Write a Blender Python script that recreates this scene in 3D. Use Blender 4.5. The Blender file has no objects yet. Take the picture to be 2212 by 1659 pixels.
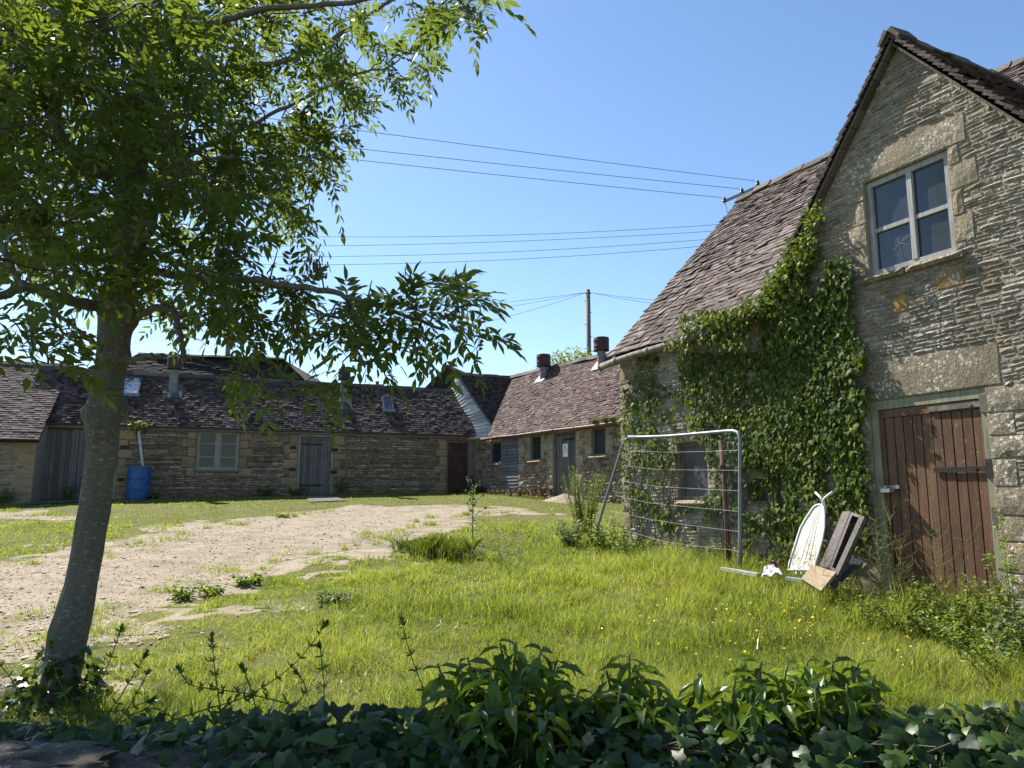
import bpy, math, random
import numpy as np
from mathutils import Vector, Matrix
random.seed(7)
rng = np.random.default_rng(11)
sc = bpy.context.scene
col = sc.collection
R = math.radians
def U(a, b): return random.uniform(a, b)

# ------------------------------------------------------------------ camera
ZC = 1.6                                  # eye height above the lane
F = 1620.0; CX, CY = 1106.0, 829.5        # focal length and centre in pixels of a 2212 x 1659 view
PITCH = math.atan(248.5 / F)
cam = bpy.data.cameras.new('camera'); camo = bpy.data.objects.new('camera', cam); col.objects.link(camo)
cam.sensor_width = 36; cam.lens = F / 2212 * 36; cam.clip_end = 4000; cam.clip_start = 0.05
camo.location = (0, 0, ZC); camo.rotation_euler = (math.pi / 2 + PITCH, 0, 0)
sc.camera = camo
EYE = np.array([0, 0, ZC])
_fw = np.array([0, math.cos(PITCH), math.sin(PITCH)]); _up = np.array([0, -math.sin(PITCH), math.cos(PITCH)]); _rt = np.array([1.0, 0, 0])
def ray(px, py): return _fw * F + _rt * (px - CX) + _up * (CY - py)
def at(px, py, Y):
    """point on the pixel's ray at distance Y along the ground axis"""
    d = ray(px, py); return EYE + d * (Y / d[1])
def proj(p):
    q = np.asarray(p) - EYE; z = q @ _fw
    return CX + F * (q @ _rt) / z, CY - F * (q @ _up) / z

# ------------------------------------------------------------------ terrain
def smooth(a, b, x):
    t = np.clip((x - a) / (b - a), 0, 1); return t * t * (3 - 2 * t)
def gz(x, y):
    x = np.asarray(x, float); y = np.asarray(y, float)
    base = 0.3 + 0.0744 * (np.minimum(y, 25.6) - 5.5)
    base = np.where(y > 25.6, 0.3 + 0.0744 * 20.1 + 0.004 * (np.minimum(y, 200) - 25.6), base)
    base = np.where(y < 2.2, 0.02, base)
    n = 0.035 * np.sin(x * 1.1 + 0.6 * y) * np.cos(y * 0.8 - 0.4 * x) + 0.02 * np.sin(2.3 * x + 1.7) * np.sin(1.9 * y)
    n = n * smooth(2.5, 5, y) * (1 - 0.8 * smooth(16, 22, y))
    mound = 0.10 * np.exp(-(((x - 4.6) / 1.6) ** 2 + ((y - 7.6) / 1.6) ** 2)) + 0.09 * np.exp(-(((x + 0.6) / 1.2) ** 2 + ((y - 13) / 1.3) ** 2))
    return base + n + mound
def gpt(px, py):
    d = ray(px, py); lo, hi = 2.3, 60.0
    f = lambda Y: (EYE + d * (Y / d[1]))[2] - float(gz(*(EYE + d * (Y / d[1]))[:2]))
    Y = lo
    while Y < hi and f(Y) > 0: Y += 0.1
    a, b = Y - 0.1, Y
    for _ in range(20):
        m = (a + b) / 2
        if f(m) > 0: a = m
        else: b = m
    return EYE + d * (b / d[1])
def inpoly(x, y, poly):
    x = np.asarray(x); y = np.asarray(y); ins = np.zeros(x.shape, bool); n = len(poly)
    for i in range(n):
        x0, y0 = poly[i][:2]; x1, y1 = poly[(i + 1) % n][:2]
        c = (y0 > y) != (y1 > y)
        with np.errstate(divide='ignore', invalid='ignore'):
            ins ^= c & (x < (x1 - x0) * (y - y0) / ((y1 - y0) if y1 != y0 else 1e-9) + x0)
    return ins
def vnoise(x, y, s, seed=0):
    """value noise, vectorised"""
    x = np.asarray(x, float) / s; y = np.asarray(y, float) / s
    xi = np.floor(x).astype(np.int64); yi = np.floor(y).astype(np.int64); fx = x - xi; fy = y - yi
    def h(a, b):
        n = (a * 374761393 + b * 668265263 + seed * 144269) & 0x7fffffff
        n = ((n ^ (n >> 13)) * 1274126177) & 0x7fffffff
        return ((n ^ (n >> 16)) & 0xffff) / 65535.0
    fx = fx * fx * (3 - 2 * fx); fy = fy * fy * (3 - 2 * fy)
    return (h(xi, yi) * (1 - fx) + h(xi + 1, yi) * fx) * (1 - fy) + (h(xi, yi + 1) * (1 - fx) + h(xi + 1, yi + 1) * fx) * fy

# ------------------------------------------------------------------ objects
LOC = {}
def tag(o, label=None, cat=None, group=None, kind=None):
    if label: o['label'] = label
    if cat: o['category'] = cat
    if group: o['group'] = group
    if kind: o['kind'] = kind
    return o
def thing(name, label, cat, loc=(0, 0, 0), group=None):
    o = bpy.data.objects.new(name, None); col.objects.link(o); o.location = loc; o.empty_display_size = 0.2
    LOC[o.name] = np.array(loc, float)
    return tag(o, label, cat, group)
def _link(name, me, mat, parent):
    if mat is not None: me.materials.append(mat)
    o = bpy.data.objects.new(name, me); col.objects.link(o)
    if parent is not None: o.parent = parent
    LOC[o.name] = LOC[parent.name].copy() if parent is not None else np.zeros(3)
    return o
def mesh_np(name, V, faces, mat, parent=None, tint=None, smooth_=False):
    """faces: list of integer arrays (each n x k); vertices in world space (moved into the parent's)"""
    V = np.asarray(V, np.float32)
    if parent is not None: V = V - LOC[parent.name].astype(np.float32)
    me = bpy.data.meshes.new(name)
    if not isinstance(faces, list): faces = [faces]
    faces = [np.asarray(f, np.int32) for f in faces if len(f)]
    me.vertices.add(len(V)); me.vertices.foreach_set('co', np.ascontiguousarray(V).ravel())
    li = np.concatenate([f.ravel() for f in faces]); ct = np.concatenate([np.full(len(f), f.shape[1], np.int32) for f in faces])
    me.loops.add(len(li)); me.loops.foreach_set('vertex_index', li)
    st = np.concatenate([[0], np.cumsum(ct)[:-1]]).astype(np.int32)
    me.polygons.add(len(ct)); me.polygons.foreach_set('loop_start', st)
    try: me.polygons.foreach_set('loop_total', ct)
    except Exception: pass
    me.polygons.foreach_set('use_smooth', np.full(len(ct), smooth_, bool))
    if tint is not None:
        a = me.attributes.new('tint', 'FLOAT', 'FACE'); a.data.foreach_set('value', np.asarray(tint, np.float32))
    me.update(calc_edges=True); me.validate(verbose=False)
    return _link(name, me, mat, parent)
class MB:
    def __init__(s): s.v = []; s.f = []; s.t = []
    def add(s, vs, fs, t=0.5):
        o = len(s.v); s.v.extend([tuple(map(float, p)) for p in vs])
        for f in fs: s.f.append(tuple(i + o for i in f)); s.t.append(t)
    def quad(s, a, b, c, d, t=0.5): s.add([a, b, c, d], [(0, 1, 2, 3)], t)
    def hexa(s, p, t=0.5):
        """8 points: bottom 0-3, top 4-7 (same order)"""
        s.add(p, [(0, 3, 2, 1), (4, 5, 6, 7), (0, 1, 5, 4), (1, 2, 6, 5), (2, 3, 7, 6), (3, 0, 4, 7)], t)
    def beam(s, a, b, w, h, side=None, t=0.5):
        """rectangular bar from a to b, width w along side, height h across"""
        a = np.asarray(a, float); b = np.asarray(b, float); d = b - a; d /= np.linalg.norm(d)
        if side is None:
            side = np.cross(d, [0, 0, 1.0])
            if np.linalg.norm(side) < 1e-4: side = np.array([1.0, 0, 0])
        side = np.asarray(side, float); side = side - d * (side @ d); side /= np.linalg.norm(side); up = np.cross(side, d)
        q = lambda c: [c - side * w / 2 - up * h / 2, c + side * w / 2 - up * h / 2, c + side * w / 2 + up * h / 2, c - side * w / 2 + up * h / 2]
        s.hexa(q(a) + q(b), t)
    def tube(s, pts, rad, n=8, t=0.5, caps=True):
        pts = [np.asarray(p, float) for p in pts]
        if not hasattr(rad, '__len__'): rad = [rad] * len(pts)
        rings = []; prev = None
        for i, p in enumerate(pts):
            d = pts[min(i + 1, len(pts) - 1)] - pts[max(i - 1, 0)]; d = d / (np.linalg.norm(d) + 1e-9)
            if prev is None:
                x = np.cross(d, [0, 0, 1.0])
                if np.linalg.norm(x) < 1e-3: x = np.cross(d, [0, 1.0, 0])
            else: x = prev - d * (prev @ d)
            x = x / (np.linalg.norm(x) + 1e-9); prev = x; y = np.cross(d, x)
            rings.append([p + rad[i] * (math.cos(2 * math.pi * k / n) * x + math.sin(2 * math.pi * k / n) * y) for k in range(n)])
        vs = [q for r in rings for q in r]; fs = []
        for i in range(len(pts) - 1):
            for k in range(n): fs.append((i * n + k, i * n + (k + 1) % n, (i + 1) * n + (k + 1) % n, (i + 1) * n + k))
        if caps: fs.append(tuple(range(n))[::-1]); fs.append(tuple((len(pts) - 1) * n + k for k in range(n)))
        s.add(vs, fs, t)
    def lathe(s, c, prof, n=20, t=0.5):
        """profile of (radius, height) turned about the vertical through c"""
        c = np.asarray(c, float); vs = []; fs = []
        for r, h in prof:
            for k in range(n): vs.append(c + [r * math.cos(2 * math.pi * k / n), r * math.sin(2 * math.pi * k / n), h])
        for i in range(len(prof) - 1):
            for k in range(n): fs.append((i * n + k, i * n + (k + 1) % n, (i + 1) * n + (k + 1) % n, (i + 1) * n + k))
        s.add(vs, fs, t)
    def build(s, name, mat, parent=None, smooth_=False):
        by = {}
        for f, t in zip(s.f, s.t): by.setdefault(len(f), ([], []))[0].append(f); by[len(f)][1].append(t)
        F_ = [np.array(v[0]) for v in by.values()]; T = np.concatenate([np.array(v[1]) for v in by.values()])
        return mesh_np(name, np.array(s.v), F_, mat, parent, T, smooth_)
def lerp(a, b, t): return np.asarray(a) + (np.asarray(b) - np.asarray(a)) * t
def norm(v): v = np.asarray(v, float); return v / (np.linalg.norm(v, axis=-1, keepdims=True) + 1e-12)
def scatter(tv, tf, pos, X, Y, Z, sc_, tint):
    """copies of a small template: tv (k,3), tf list of face arrays; frames X,Y,Z (n,3); returns V, faces, tint"""
    n = len(pos); k = len(tv); sc_ = np.asarray(sc_).reshape(n, 1, 1) if np.ndim(sc_) < 2 else np.asarray(sc_).reshape(n, 1, -1)
    t = tv[None] * sc_
    V = pos[:, None] + t[..., 0:1] * X[:, None] + t[..., 1:2] * Y[:, None] + t[..., 2:3] * Z[:, None]
    off = (np.arange(n) * k)[:, None, None]
    Fs = [(f[None] + off).reshape(-1, f.shape[1]) for f in tf]
    T = np.concatenate([np.repeat(tint, len(f)) for f in tf])
    return V.reshape(-1, 3), Fs, T
def merge(parts):
    Vs, by, o = [], {}, 0
    for V, Fs, T in parts:
        i = 0
        for f in Fs:
            d = by.setdefault(f.shape[1], ([], [])); d[0].append(f + o); d[1].append(T[i:i + len(f)]); i += len(f)
        Vs.append(V); o += len(V)
    return np.concatenate(Vs), [np.concatenate(d[0]) for d in by.values()], np.concatenate([np.concatenate(d[1]) for d in by.values()])

# ------------------------------------------------------------------ materials
class NT:
    def __init__(s, name):
        s.m = bpy.data.materials.new(name); s.m.use_nodes = True; s.t = s.m.node_tree; s.n = s.t.nodes; s.n.clear()
        s.out = s.n.new('ShaderNodeOutputMaterial')
    def node(s, ty, **k):
        o = s.n.new('ShaderNode' + ty)
        for a, b in k.items():
            if a in o.inputs: s.set(o.inputs[a], b)
            else: setattr(o, a, b)
        return o
    def set(s, sock, v):
        if hasattr(v, 'is_linked') or hasattr(v, 'links'): s.t.links.new(v, sock)
        else: sock.default_value = v
    def coord(s, scale=(1, 1, 1), kind='Object', rot=(0, 0, 0)):
        tc = s.node('TexCoord'); mp = s.node('Mapping'); s.t.links.new(tc.outputs[kind], mp.inputs[0])
        mp.inputs['Scale'].default_value = scale; mp.inputs['Rotation'].default_value = rot; return mp.outputs[0]
    def noise(s, vec, scale, detail=4, rough=0.55, dist=0.0):
        o = s.node('TexNoise'); s.t.links.new(vec, o.inputs['Vector']); o.inputs['Scale'].default_value = scale
        o.inputs['Detail'].default_value = detail; o.inputs['Roughness'].default_value = rough; o.inputs['Distortion'].default_value = dist
        return o.outputs[0]
    def voro(s, vec, scale, feature='F1', out=0, rnd=1.0):
        o = s.node('TexVoronoi'); o.feature = feature; s.t.links.new(vec, o.inputs['Vector']); o.inputs['Scale'].default_value = scale
        o.inputs['Randomness'].default_value = rnd; return o.outputs[out]
    def ramp(s, fac, stops, interp='LINEAR'):
        o = s.node('ValToRGB'); s.set(o.inputs[0], fac); r = o.color_ramp; r.interpolation = interp
        while len(r.elements) < len(stops): r.elements.new(0.5)
        for e, (p, c) in zip(r.elements, stops): e.position = p; e.color = (c[0], c[1], c[2], 1) if hasattr(c, '__len__') else (c, c, c, 1)
        return o.outputs[0]
    def mix(s, fac, a, b, blend='MIX'):
        o = s.node('MixRGB'); o.blend_type = blend
        for i, v in zip(range(3), (fac, a, b)):
            if not (hasattr(v, 'links')) and hasattr(v, '__len__') and len(v) == 3: v = (*v, 1)
            s.set(o.inputs[i], v)
        return o.outputs[0]
    def math(s, op, a, b=0.5, clamp=False):
        o = s.node('Math'); o.operation = op; o.use_clamp = clamp; s.set(o.inputs[0], a); s.set(o.inputs[1], b); return o.outputs[0]
    def attr(s, name='tint'):
        o = s.node('Attribute'); o.attribute_name = name; return o.outputs['Fac']
    def bump(s, h, strength=0.5, dist=0.02):
        o = s.node('Bump'); s.t.links.new(h, o.inputs['Height']); o.inputs['Strength'].default_value = strength; o.inputs['Distance'].default_value = dist
        return o.outputs[0]
    def pbsdf(s, color, rough=0.8, normal=None, metal=0.0, spec=0.3, **k):
        o = s.node('BsdfPrincipled')
        if not hasattr(color, 'links') and len(color) == 3: color = (*color, 1)
        s.set(o.inputs['Base Color'], color); s.set(o.inputs['Roughness'], rough); s.set(o.inputs['Metallic'], metal)
        s.set(o.inputs['Specular IOR Level'], spec)
        if normal is not None: s.t.links.new(normal, o.inputs['Normal'])
        for a, b in k.items(): s.set(o.inputs[a], b)
        return o.outputs[0]
    def done(s, surf): s.t.links.new(surf, s.out.inputs['Surface']); return s.m

def m_stone(name, stops, lichen=0.5, dark=0.35, scale=1.0, blk=0.5, white=(.66, .645, .59)):
    n = NT(name); v = n.coord()
    c = n.ramp(n.math('ADD', n.attr(), n.math('MULTIPLY', n.math('SUBTRACT', n.noise(v, 9 * scale, 5), 0.5), 0.7)), stops)
    g = n.noise(v, 55 * scale, 6, 0.7)
    c = n.mix(1.0, c, n.ramp(g, [(.25, 0.45), (.5, 0.95), (.75, 1.25)]), 'MULTIPLY')
    # large weathering stains
    c = n.mix(n.ramp(n.noise(v, 1.3 * scale, 5, 0.6), [(.45, 0), (.75, dark)]), c, (.055, .05, .042))
    c = n.mix(n.ramp(n.noise(v, 120 * scale, 3, 0.7), [(.60, 0), (.72, blk)]), c, (.05, .045, .04))
    # crustose lichen: discs and rings, gated into colonies
    gate = n.ramp(n.noise(v, 2.4 * scale, 3), [(.40, 0), (.58, 1)])
    d1 = n.voro(v, 26 * scale); ring = n.ramp(d1, [(0, 0.35), (.20, .15), (.27, 1), (.36, 1), (.42, 0)])
    d2 = n.voro(v, 62 * scale); disc = n.ramp(d2, [(.22, 1), (.32, 0)])
    lf = n.math('MULTIPLY', n.math('MULTIPLY', n.math('MAXIMUM', ring, n.math('MULTIPLY', disc, 0.7)), gate), lichen)
    sel = n.ramp(n.voro(v, 26 * scale, out=1), [(.45, 0), (.5, 1)])
    lf = n.math('MULTIPLY', lf, n.math('ADD', n.math('MULTIPLY', sel, 0.8), 0.2))
    c = n.mix(lf, c, white)
    h = n.math('ADD', n.noise(v, 38 * scale, 8, 0.7), n.math('MULTIPLY', n.noise(v, 11 * scale, 3), 0.8))
    return n.done(n.pbsdf(c, 0.92, n.bump(h, 0.9, 0.022), spec=0.15))
def m_tile(name, stops, lich=0.35, moss=0.3, lc=(.42, .40, .36)):
    n = NT(name); v = n.coord()
    c = n.ramp(n.math('ADD', n.attr(), n.math('MULTIPLY', n.math('SUBTRACT', n.noise(v, 14, 4), 0.5), 0.5)), stops)
    c = n.mix(1.0, c, n.ramp(n.noise(v, 70, 5, 0.7), [(.3, 0.55), (.5, 1.0), (.72, 1.3)]), 'MULTIPLY')
    c = n.mix(n.ramp(n.noise(v, 45, 3, 0.6), [(.60, 0), (.70, lich)]), c, lc)
    c = n.mix(n.math('MULTIPLY', n.ramp(n.noise(v, 22, 4, 0.7), [(.55, 0), (.66, 1)]), n.ramp(n.noise(v, 0.9, 3), [(.42, 0), (.62, moss)])), c, (.035, .04, .012))
    h = n.noise(v, 60, 6, 0.7)
    return n.done(n.pbsdf(c, 0.9, n.bump(h, 0.6, 0.012), spec=0.2))
def m_wood(name, stops, grain=(60, 60, 2.5), rough=0.8, flake=None, bump=0.5):
    """grain runs along object z unless told otherwise"""
    n = NT(name); v = n.coord(grain); v1 = n.coord()
    g = n.noise(v, 1.0, 6, 0.65, 0.4)
    c = n.ramp(n.math('ADD', n.math('MULTIPLY', n.attr(), 0.5), n.math('MULTIPLY', g, 0.55)), stops)
    c = n.mix(1.0, c, n.ramp(n.noise(n.coord((grain[0] * 3, grain[1] * 3, grain[2])), 1.0, 4, 0.7), [(.32, .45), (.55, 1.05), (.8, 1.2)]), 'MULTIPLY')
    c = n.mix(n.ramp(n.noise(v1, 3.0, 4), [(.5, 0), (.8, .45)]), c, (.03, .026, .022))
    if flake is not None: c = n.mix(n.ramp(n.noise(v1, flake[1], 5, 0.65), [(flake[2], 0), (flake[2] + .06, 1)]), c, flake[0])
    return n.done(n.pbsdf(c, rough, n.bump(g, bump, 0.006), spec=0.25))
def m_leaf(name, stops, trans=0.4, rough=0.35, spec=0.4, tcol=(.33, .45, .02), noise=6):
    n = NT(name); v = n.coord()
    c = n.ramp(n.math('ADD', n.attr(), n.math('MULTIPLY', n.math('SUBTRACT', n.noise(v, noise, 3), 0.5), 0.5)), stops)
    p = n.pbsdf(c, rough, None, spec=spec)
    tr = n.node('BsdfTranslucent'); n.set(tr.inputs[0], n.mix(0.55, c, (*tcol, 1)))
    mx = n.node('MixShader'); mx.inputs[0].default_value = trans; n.t.links.new(p, mx.inputs[1]); n.t.links.new(tr.outputs[0], mx.inputs[2])
    return n.done(mx.outputs[0])
def m_plain(name, c, rough=0.6, metal=0.0, var=0.25, scale=8, spec=0.4, stain=None, bump=0.0):
    n = NT(name); v = n.coord()
    cc = n.mix(1.0, (*c, 1), n.ramp(n.noise(v, scale, 5, 0.6), [(.3, 1 - var), (.7, 1 + var)]), 'MULTIPLY')
    if stain is not None: cc = n.mix(n.ramp(n.noise(v, stain[1], 5, 0.65), [(stain[2], 0), (stain[2] + .1, stain[3])]), cc, stain[0])
    nm = n.bump(n.noise(v, scale * 6, 5), bump, 0.01) if bump else None
    return n.done(n.pbsdf(cc, rough, nm, metal=metal, spec=spec))
def m_glass(name, c=(.03, .036, .042), rough=0.08, dust=0.25, dc=(.10, .105, .11)):
    n = NT(name); v = n.coord()
    cc = n.mix(n.ramp(n.noise(v, 3, 5, 0.6), [(.3, 0), (.75, dust)]), (*c, 1), dc)
    return n.done(n.pbsdf(cc, n.ramp(n.noise(v, 9, 4), [(.4, rough), (.7, rough + .12)]), None, spec=0.7))

M = {}
M['gable'] = m_stone('gable_stone', [(0, (.16, .128, .095)), (.35, (.27, .228, .175)), (.6, (.37, .322, .255)), (.88, (.48, .435, .365)), (1, (.40, .27, .12))], lichen=0.9, dark=0.5, blk=.7)
M['dress'] = m_stone('dressed_stone', [(0, (.18, .145, .10)), (.5, (.29, .238, .165)), (.85, (.35, .275, .17)), (1, (.42, .26, .08))], lichen=1.0, dark=0.4, blk=0.35)
M['range'] = m_stone('range_stone', [(0, (.17, .13, .085)), (.4, (.28, .22, .145)), (.7, (.37, .295, .20)), (1, (.45, .37, .27))], lichen=0.18, dark=0.45, blk=0.4)
M['rangedress'] = m_stone('range_dressed_stone', [(0, (.20, .155, .095)), (.5, (.31, .235, .14)), (1, (.38, .25, .11))], lichen=0.25, dark=0.45)
M['wing'] = m_stone('wing_stone', [(0, (.10, .08, .06)), (.4, (.21, .165, .115)), (.7, (.31, .25, .18)), (1, (.40, .33, .23))], lichen=0.4, dark=0.7)
M['mortar'] = m_stone('lime_mortar', [(0, (.22, .185, .135)), (.5, (.31, .265, .20)), (1, (.36, .31, .24))], lichen=0.3, dark=0.35)
M['darkmortar'] = m_stone('dark_joint', [(0, (.05, .042, .03)), (.5, (.11, .088, .062)), (1, (.16, .13, .095))], lichen=0.0, dark=0.4)
M['rubble'] = m_stone('wall_top_stone', [(0, (.09, .078, .06)), (.5, (.16, .14, .11)), (1, (.26, .23, .18))], lichen=0.45, dark=0.75, scale=2.2)
M['tile'] = m_tile('stone_tile', [(0, (.04, .029, .026)), (.35, (.085, .063, .055)), (.7, (.145, .112, .098)), (1, (.24, .195, .17))], moss=0.5)
M['tileblack'] = m_tile('old_dark_tile', [(0, (.014, .012, .011)), (.5, (.032, .027, .025)), (1, (.06, .052, .048))], lich=.12, moss=.5)
M['tilered'] = m_tile('clay_tile', [(0, (.030, .019, .017)), (.35, (.065, .040, .036)), (.7, (.11, .070, .060)), (1, (.19, .14, .12))], moss=0.3, lich=.3)
M['tiledark'] = m_tile('grey_tile', [(0, (.026, .018, .015)), (.35, (.060, .042, .036)), (.7, (.105, .075, .064)), (1, (.17, .13, .112))], moss=0.6, lich=.22)
M['ridge'] = m_tile('ridge_stone', [(0, (.05, .040, .032)), (.5, (.10, .084, .068)), (1, (.20, .175, .145))], lich=0.4, moss=0.8)
M['underlay'] = m_plain('roof_underlay', (.03, .026, .022), 0.95)
M['browndoor'] = m_wood('brown_stained_wood', [(.1, (.04, .020, .011)), (.45, (.14, .070, .038)), (.7, (.22, .118, .066)), (.95, (.34, .215, .14))], flake=((.26, .19, .14), 26, .62), rough=0.6)
M['greywood'] = m_wood('weathered_grey_wood', [(.1, (.05, .045, .042)), (.45, (.125, .115, .108)), (.75, (.20, .185, .175)), (1, (.27, .25, .235))])
M['silverwood'] = m_wood('bare_silver_wood', [(.1, (.17, .168, .165)), (.45, (.36, .352, .34)), (.75, (.50, .49, .475)), (1, (.60, .59, .57))], rough=0.75)
M['whiteboard'] = m_wood('flaking_white_board', [(.1, (.16, .15, .14)), (.45, (.42, .41, .38)), (.75, (.62, .60, .56)), (1, (.72, .70, .66))], grain=(4, 4, 70))
M['greyboard'] = m_wood('grey_overlap_board', [(.1, (.06, .055, .055)), (.45, (.16, .15, .15)), (.75, (.25, .24, .24)), (1, (.34, .32, .32))], grain=(4, 4, 70))
M['olive'] = m_wood('olive_painted_wood', [(.1, (.15, .145, .095)), (.45, (.26, .255, .17)), (.75, (.34, .33, .23)), (1, (.38, .37, .28))], flake=((.22, .20, .17), 22, .60))
M['paleframe'] = m_wood('pale_painted_wood', [(.1, (.17, .172, .135)), (.45, (.27, .272, .215)), (.75, (.35, .35, .285)), (1, (.42, .41, .34))], flake=((.16, .14, .12), 14, .62))
M['palletwood'] = m_wood('pallet_wood', [(.1, (.08, .045, .03)), (.45, (.17, .10, .065)), (.75, (.25, .165, .11)), (1, (.33, .24, .17))], grain=(6, 6, 40))
M['polewood'] = m_wood('creosoted_pole_wood', [(.1, (.07, .055, .042)), (.45, (.15, .12, .09)), (.75, (.21, .17, .13)), (1, (.27, .23, .18))])
M['rusty'] = m_plain('rusty_iron', (.10, .035, .022), 0.85, 0.1, 0.45, 25, stain=((.025, .018, .015), 12, .5, .8), bump=0.4)
M['iron'] = m_plain('black_iron', (.022, .02, .019), 0.6, 0.3, 0.4, 25, stain=((.09, .04, .02), 14, .58, .6), bump=0.3)
M['worniron'] = m_plain('worn_painted_iron', (.13, .105, .09), 0.6, 0.3, 0.3, 30, stain=((.20, .19, .17), 10, .48, .9), bump=0.3)
M['galv'] = m_plain('galvanised_steel', (.20, .225, .245), 0.5, 0.3, 0.15, 20)
M['galvbright'] = m_plain('galvanised_wire', (.24, .245, .24), 0.6, 0.2, 0.1, 20)
M['vent'] = m_plain('vent_cap_red_oxide', (.05, .018, .016), 0.65, 0.0, 0.4, 9, stain=((.025, .014, .013), 5, .48, .85))
M['ventpipe'] = m_plain('vent_pipe_cement', (.17, .175, .18), 0.8, 0.0, 0.3, 8, stain=((.10, .10, .10), 6, .55, .7))
M['lead'] = m_plain('lead_flashing', (.085, .09, .10), 0.6, 0.2, 0.25, 9)
M['gutter'] = m_plain('weathered_gutter', (.18, .16, .13), 0.85, 0.0, 0.3, 10, stain=((.09, .06, .035), 7, .5, .85), bump=0.3)
M['gutterred'] = m_plain('brown_painted_gutter', (.11, .06, .045), 0.6, 0.0, 0.3, 10)
M['glass'] = m_glass('dusty_glass')
M['darkglass'] = m_glass('dark_glass', (.012, .014, .015), dust=0.15, dc=(.05, .055, .055))
M['greenglass'] = m_glass('green_shuttered_glass', (.010, .028, .022), dust=0.3, dc=(.03, .05, .04))
M['netglass'] = m_glass('glass_over_pale_blind', (.028, .025, .021), 0.3, 0.7, (.075, .066, .055))
M['skyglass'] = m_glass('skylight_glass', (.05, .06, .07), 0.03, 0.25)
M['frost'] = m_plain('frosted_skylight', (.42, .47, .52), 0.35, 0, 0.35, 14, stain=((.10, .11, .12), 16, .56, .8), spec=0.6)
M['board'] = m_plain('dark_boarding', (.07, .06, .065), 0.6, 0, 0.5, 5)
M['rustdoor'] = m_plain('rust_brown_sheet', (.050, .020, .012), 0.7, 0.0, 0.5, 4, stain=((.025, .012, .01), 3, .5, .7))
M['blue'] = m_plain('blue_plastic', (.02, .10, .30), 0.55, 0, 0.3, 6, stain=((.03, .055, .09), 5, .5, .7))
M['white'] = m_plain('white_plastic', (.42, .435, .45), 0.55, 0, 0.25, 9)
M['whitemetal'] = m_plain('white_enamel', (.74, .74, .72), 0.45, 0, 0.08, 12)
M['boardmesh'] = m_plain('cream_enamel', (.60, .585, .52), 0.5, 0, 0.2, 7, stain=((.42, .33, .15), 9, .6, .4))
nm = NT('perforated_cream_enamel'); v = nm.coord(); hol = nm.ramp(nm.voro(v, 95), [(.28, .35), (.42, 1)]); c = nm.mix(nm.ramp(nm.noise(v, 6, 4), [(.5, 0), (.7, .5)]), (.60, .575, .49), (.50, .42, .24))
M['boardmesh'] = nm.done(nm.pbsdf(nm.mix(1.0, c, hol, 'MULTIPLY'), .5, spec=.3))
M['chip'] = m_plain('chipboard', (.36, .27, .17), 0.9, 0, 0.3, 90, bump=0.3, stain=((.18, .12, .07), 4, .55, .5))
M['brownlam'] = m_wood('brown_laminate', [(.1, (.030, .018, .016)), (.45, (.055, .034, .030)), (.75, (.085, .058, .052)), (1, (.16, .13, .12))], grain=(8, 8, 12), rough=0.5, flake=((.22, .20, .19), 16, .70))
M['panelgrey'] = m_plain('dark_grey_steel', (.075, .08, .09), 0.45, 0.3, 0.15, 6)
M['signwhite'] = m_plain('sign_white', (.78, .80, .80), 0.5, 0, 0.03, 4)
M['ink'] = m_plain('sign_ink', (.03, .035, .05), 0.6, 0, 0.05, 4)
M['ceramic'] = m_plain('brown_insulator', (.055, .03, .022), 0.3, 0, 0.2, 10, spec=0.6)
M['wire'] = m_plain('weathered_wire', (.06, .075, .10), 0.6, 0.2, 0.1, 4)
M['black'] = m_plain('dark_interior', (.012, .011, .010), 0.95, 0, 0.2, 4)
M['moss'] = m_leaf('moss_tuft', [(0, (.03, .035, .008)), (.5, (.075, .085, .015)), (1, (.13, .14, .03))], 0.15, 0.9, 0.05)
# ================================================================== walls and roofs
class Wall:
    """vertical wall plane: u runs to the right as seen from the yard, n points into the yard"""
    def __init__(s, p, d):
        s.p = np.array([p[0], p[1], 0.0]); s.d = norm(np.array([d[0], d[1], 0.0])); s.n = np.array([s.d[1], -s.d[0], 0.0])
    def pt(s, u, z, o=0.0): return s.p + s.d * u + s.n * o + np.array([0, 0, z])
    def uz(s, px, py, o=0.0):
        r = ray(px, py); k = ((s.p + s.n * o - EYE) @ s.n) / (r @ s.n); q = EYE + r * k
        return float((q - s.p) @ s.d), float(q[2])
    def rect(s, x0, y0, x1, y1, o=0.0):
        a = s.uz(x0, y0, o); b = s.uz(x1, y1, o); return (a[0], b[0], b[1], a[1])      # u0,u1,z0,z1
    def off(s, o): w = Wall(s.p[:2] + s.n[:2] * o, s.d[:2]); return w
    def box(s, mb, u0, u1, z0, z1, o0, o1, t=0.5):
        P = s.pt
        mb.hexa([P(u0, z0, o0), P(u1, z0, o0), P(u1, z0, o1), P(u0, z0, o1), P(u0, z1, o0), P(u1, z1, o0), P(u1, z1, o1), P(u0, z1, o1)], t)
def sub_holes(a, b, z, holes, pad=0.0):
    seg = [(a, b)]
    for h in holes:
        if not (h[2] - pad < z < h[3] + pad): continue
        out = []
        for x, y in seg:
            if h[1] <= x or h[0] >= y: out.append((x, y)); continue
            if h[0] > x: out.append((x, h[0]))
            if h[1] < y: out.append((h[1], y))
        seg = out
    return seg
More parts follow.
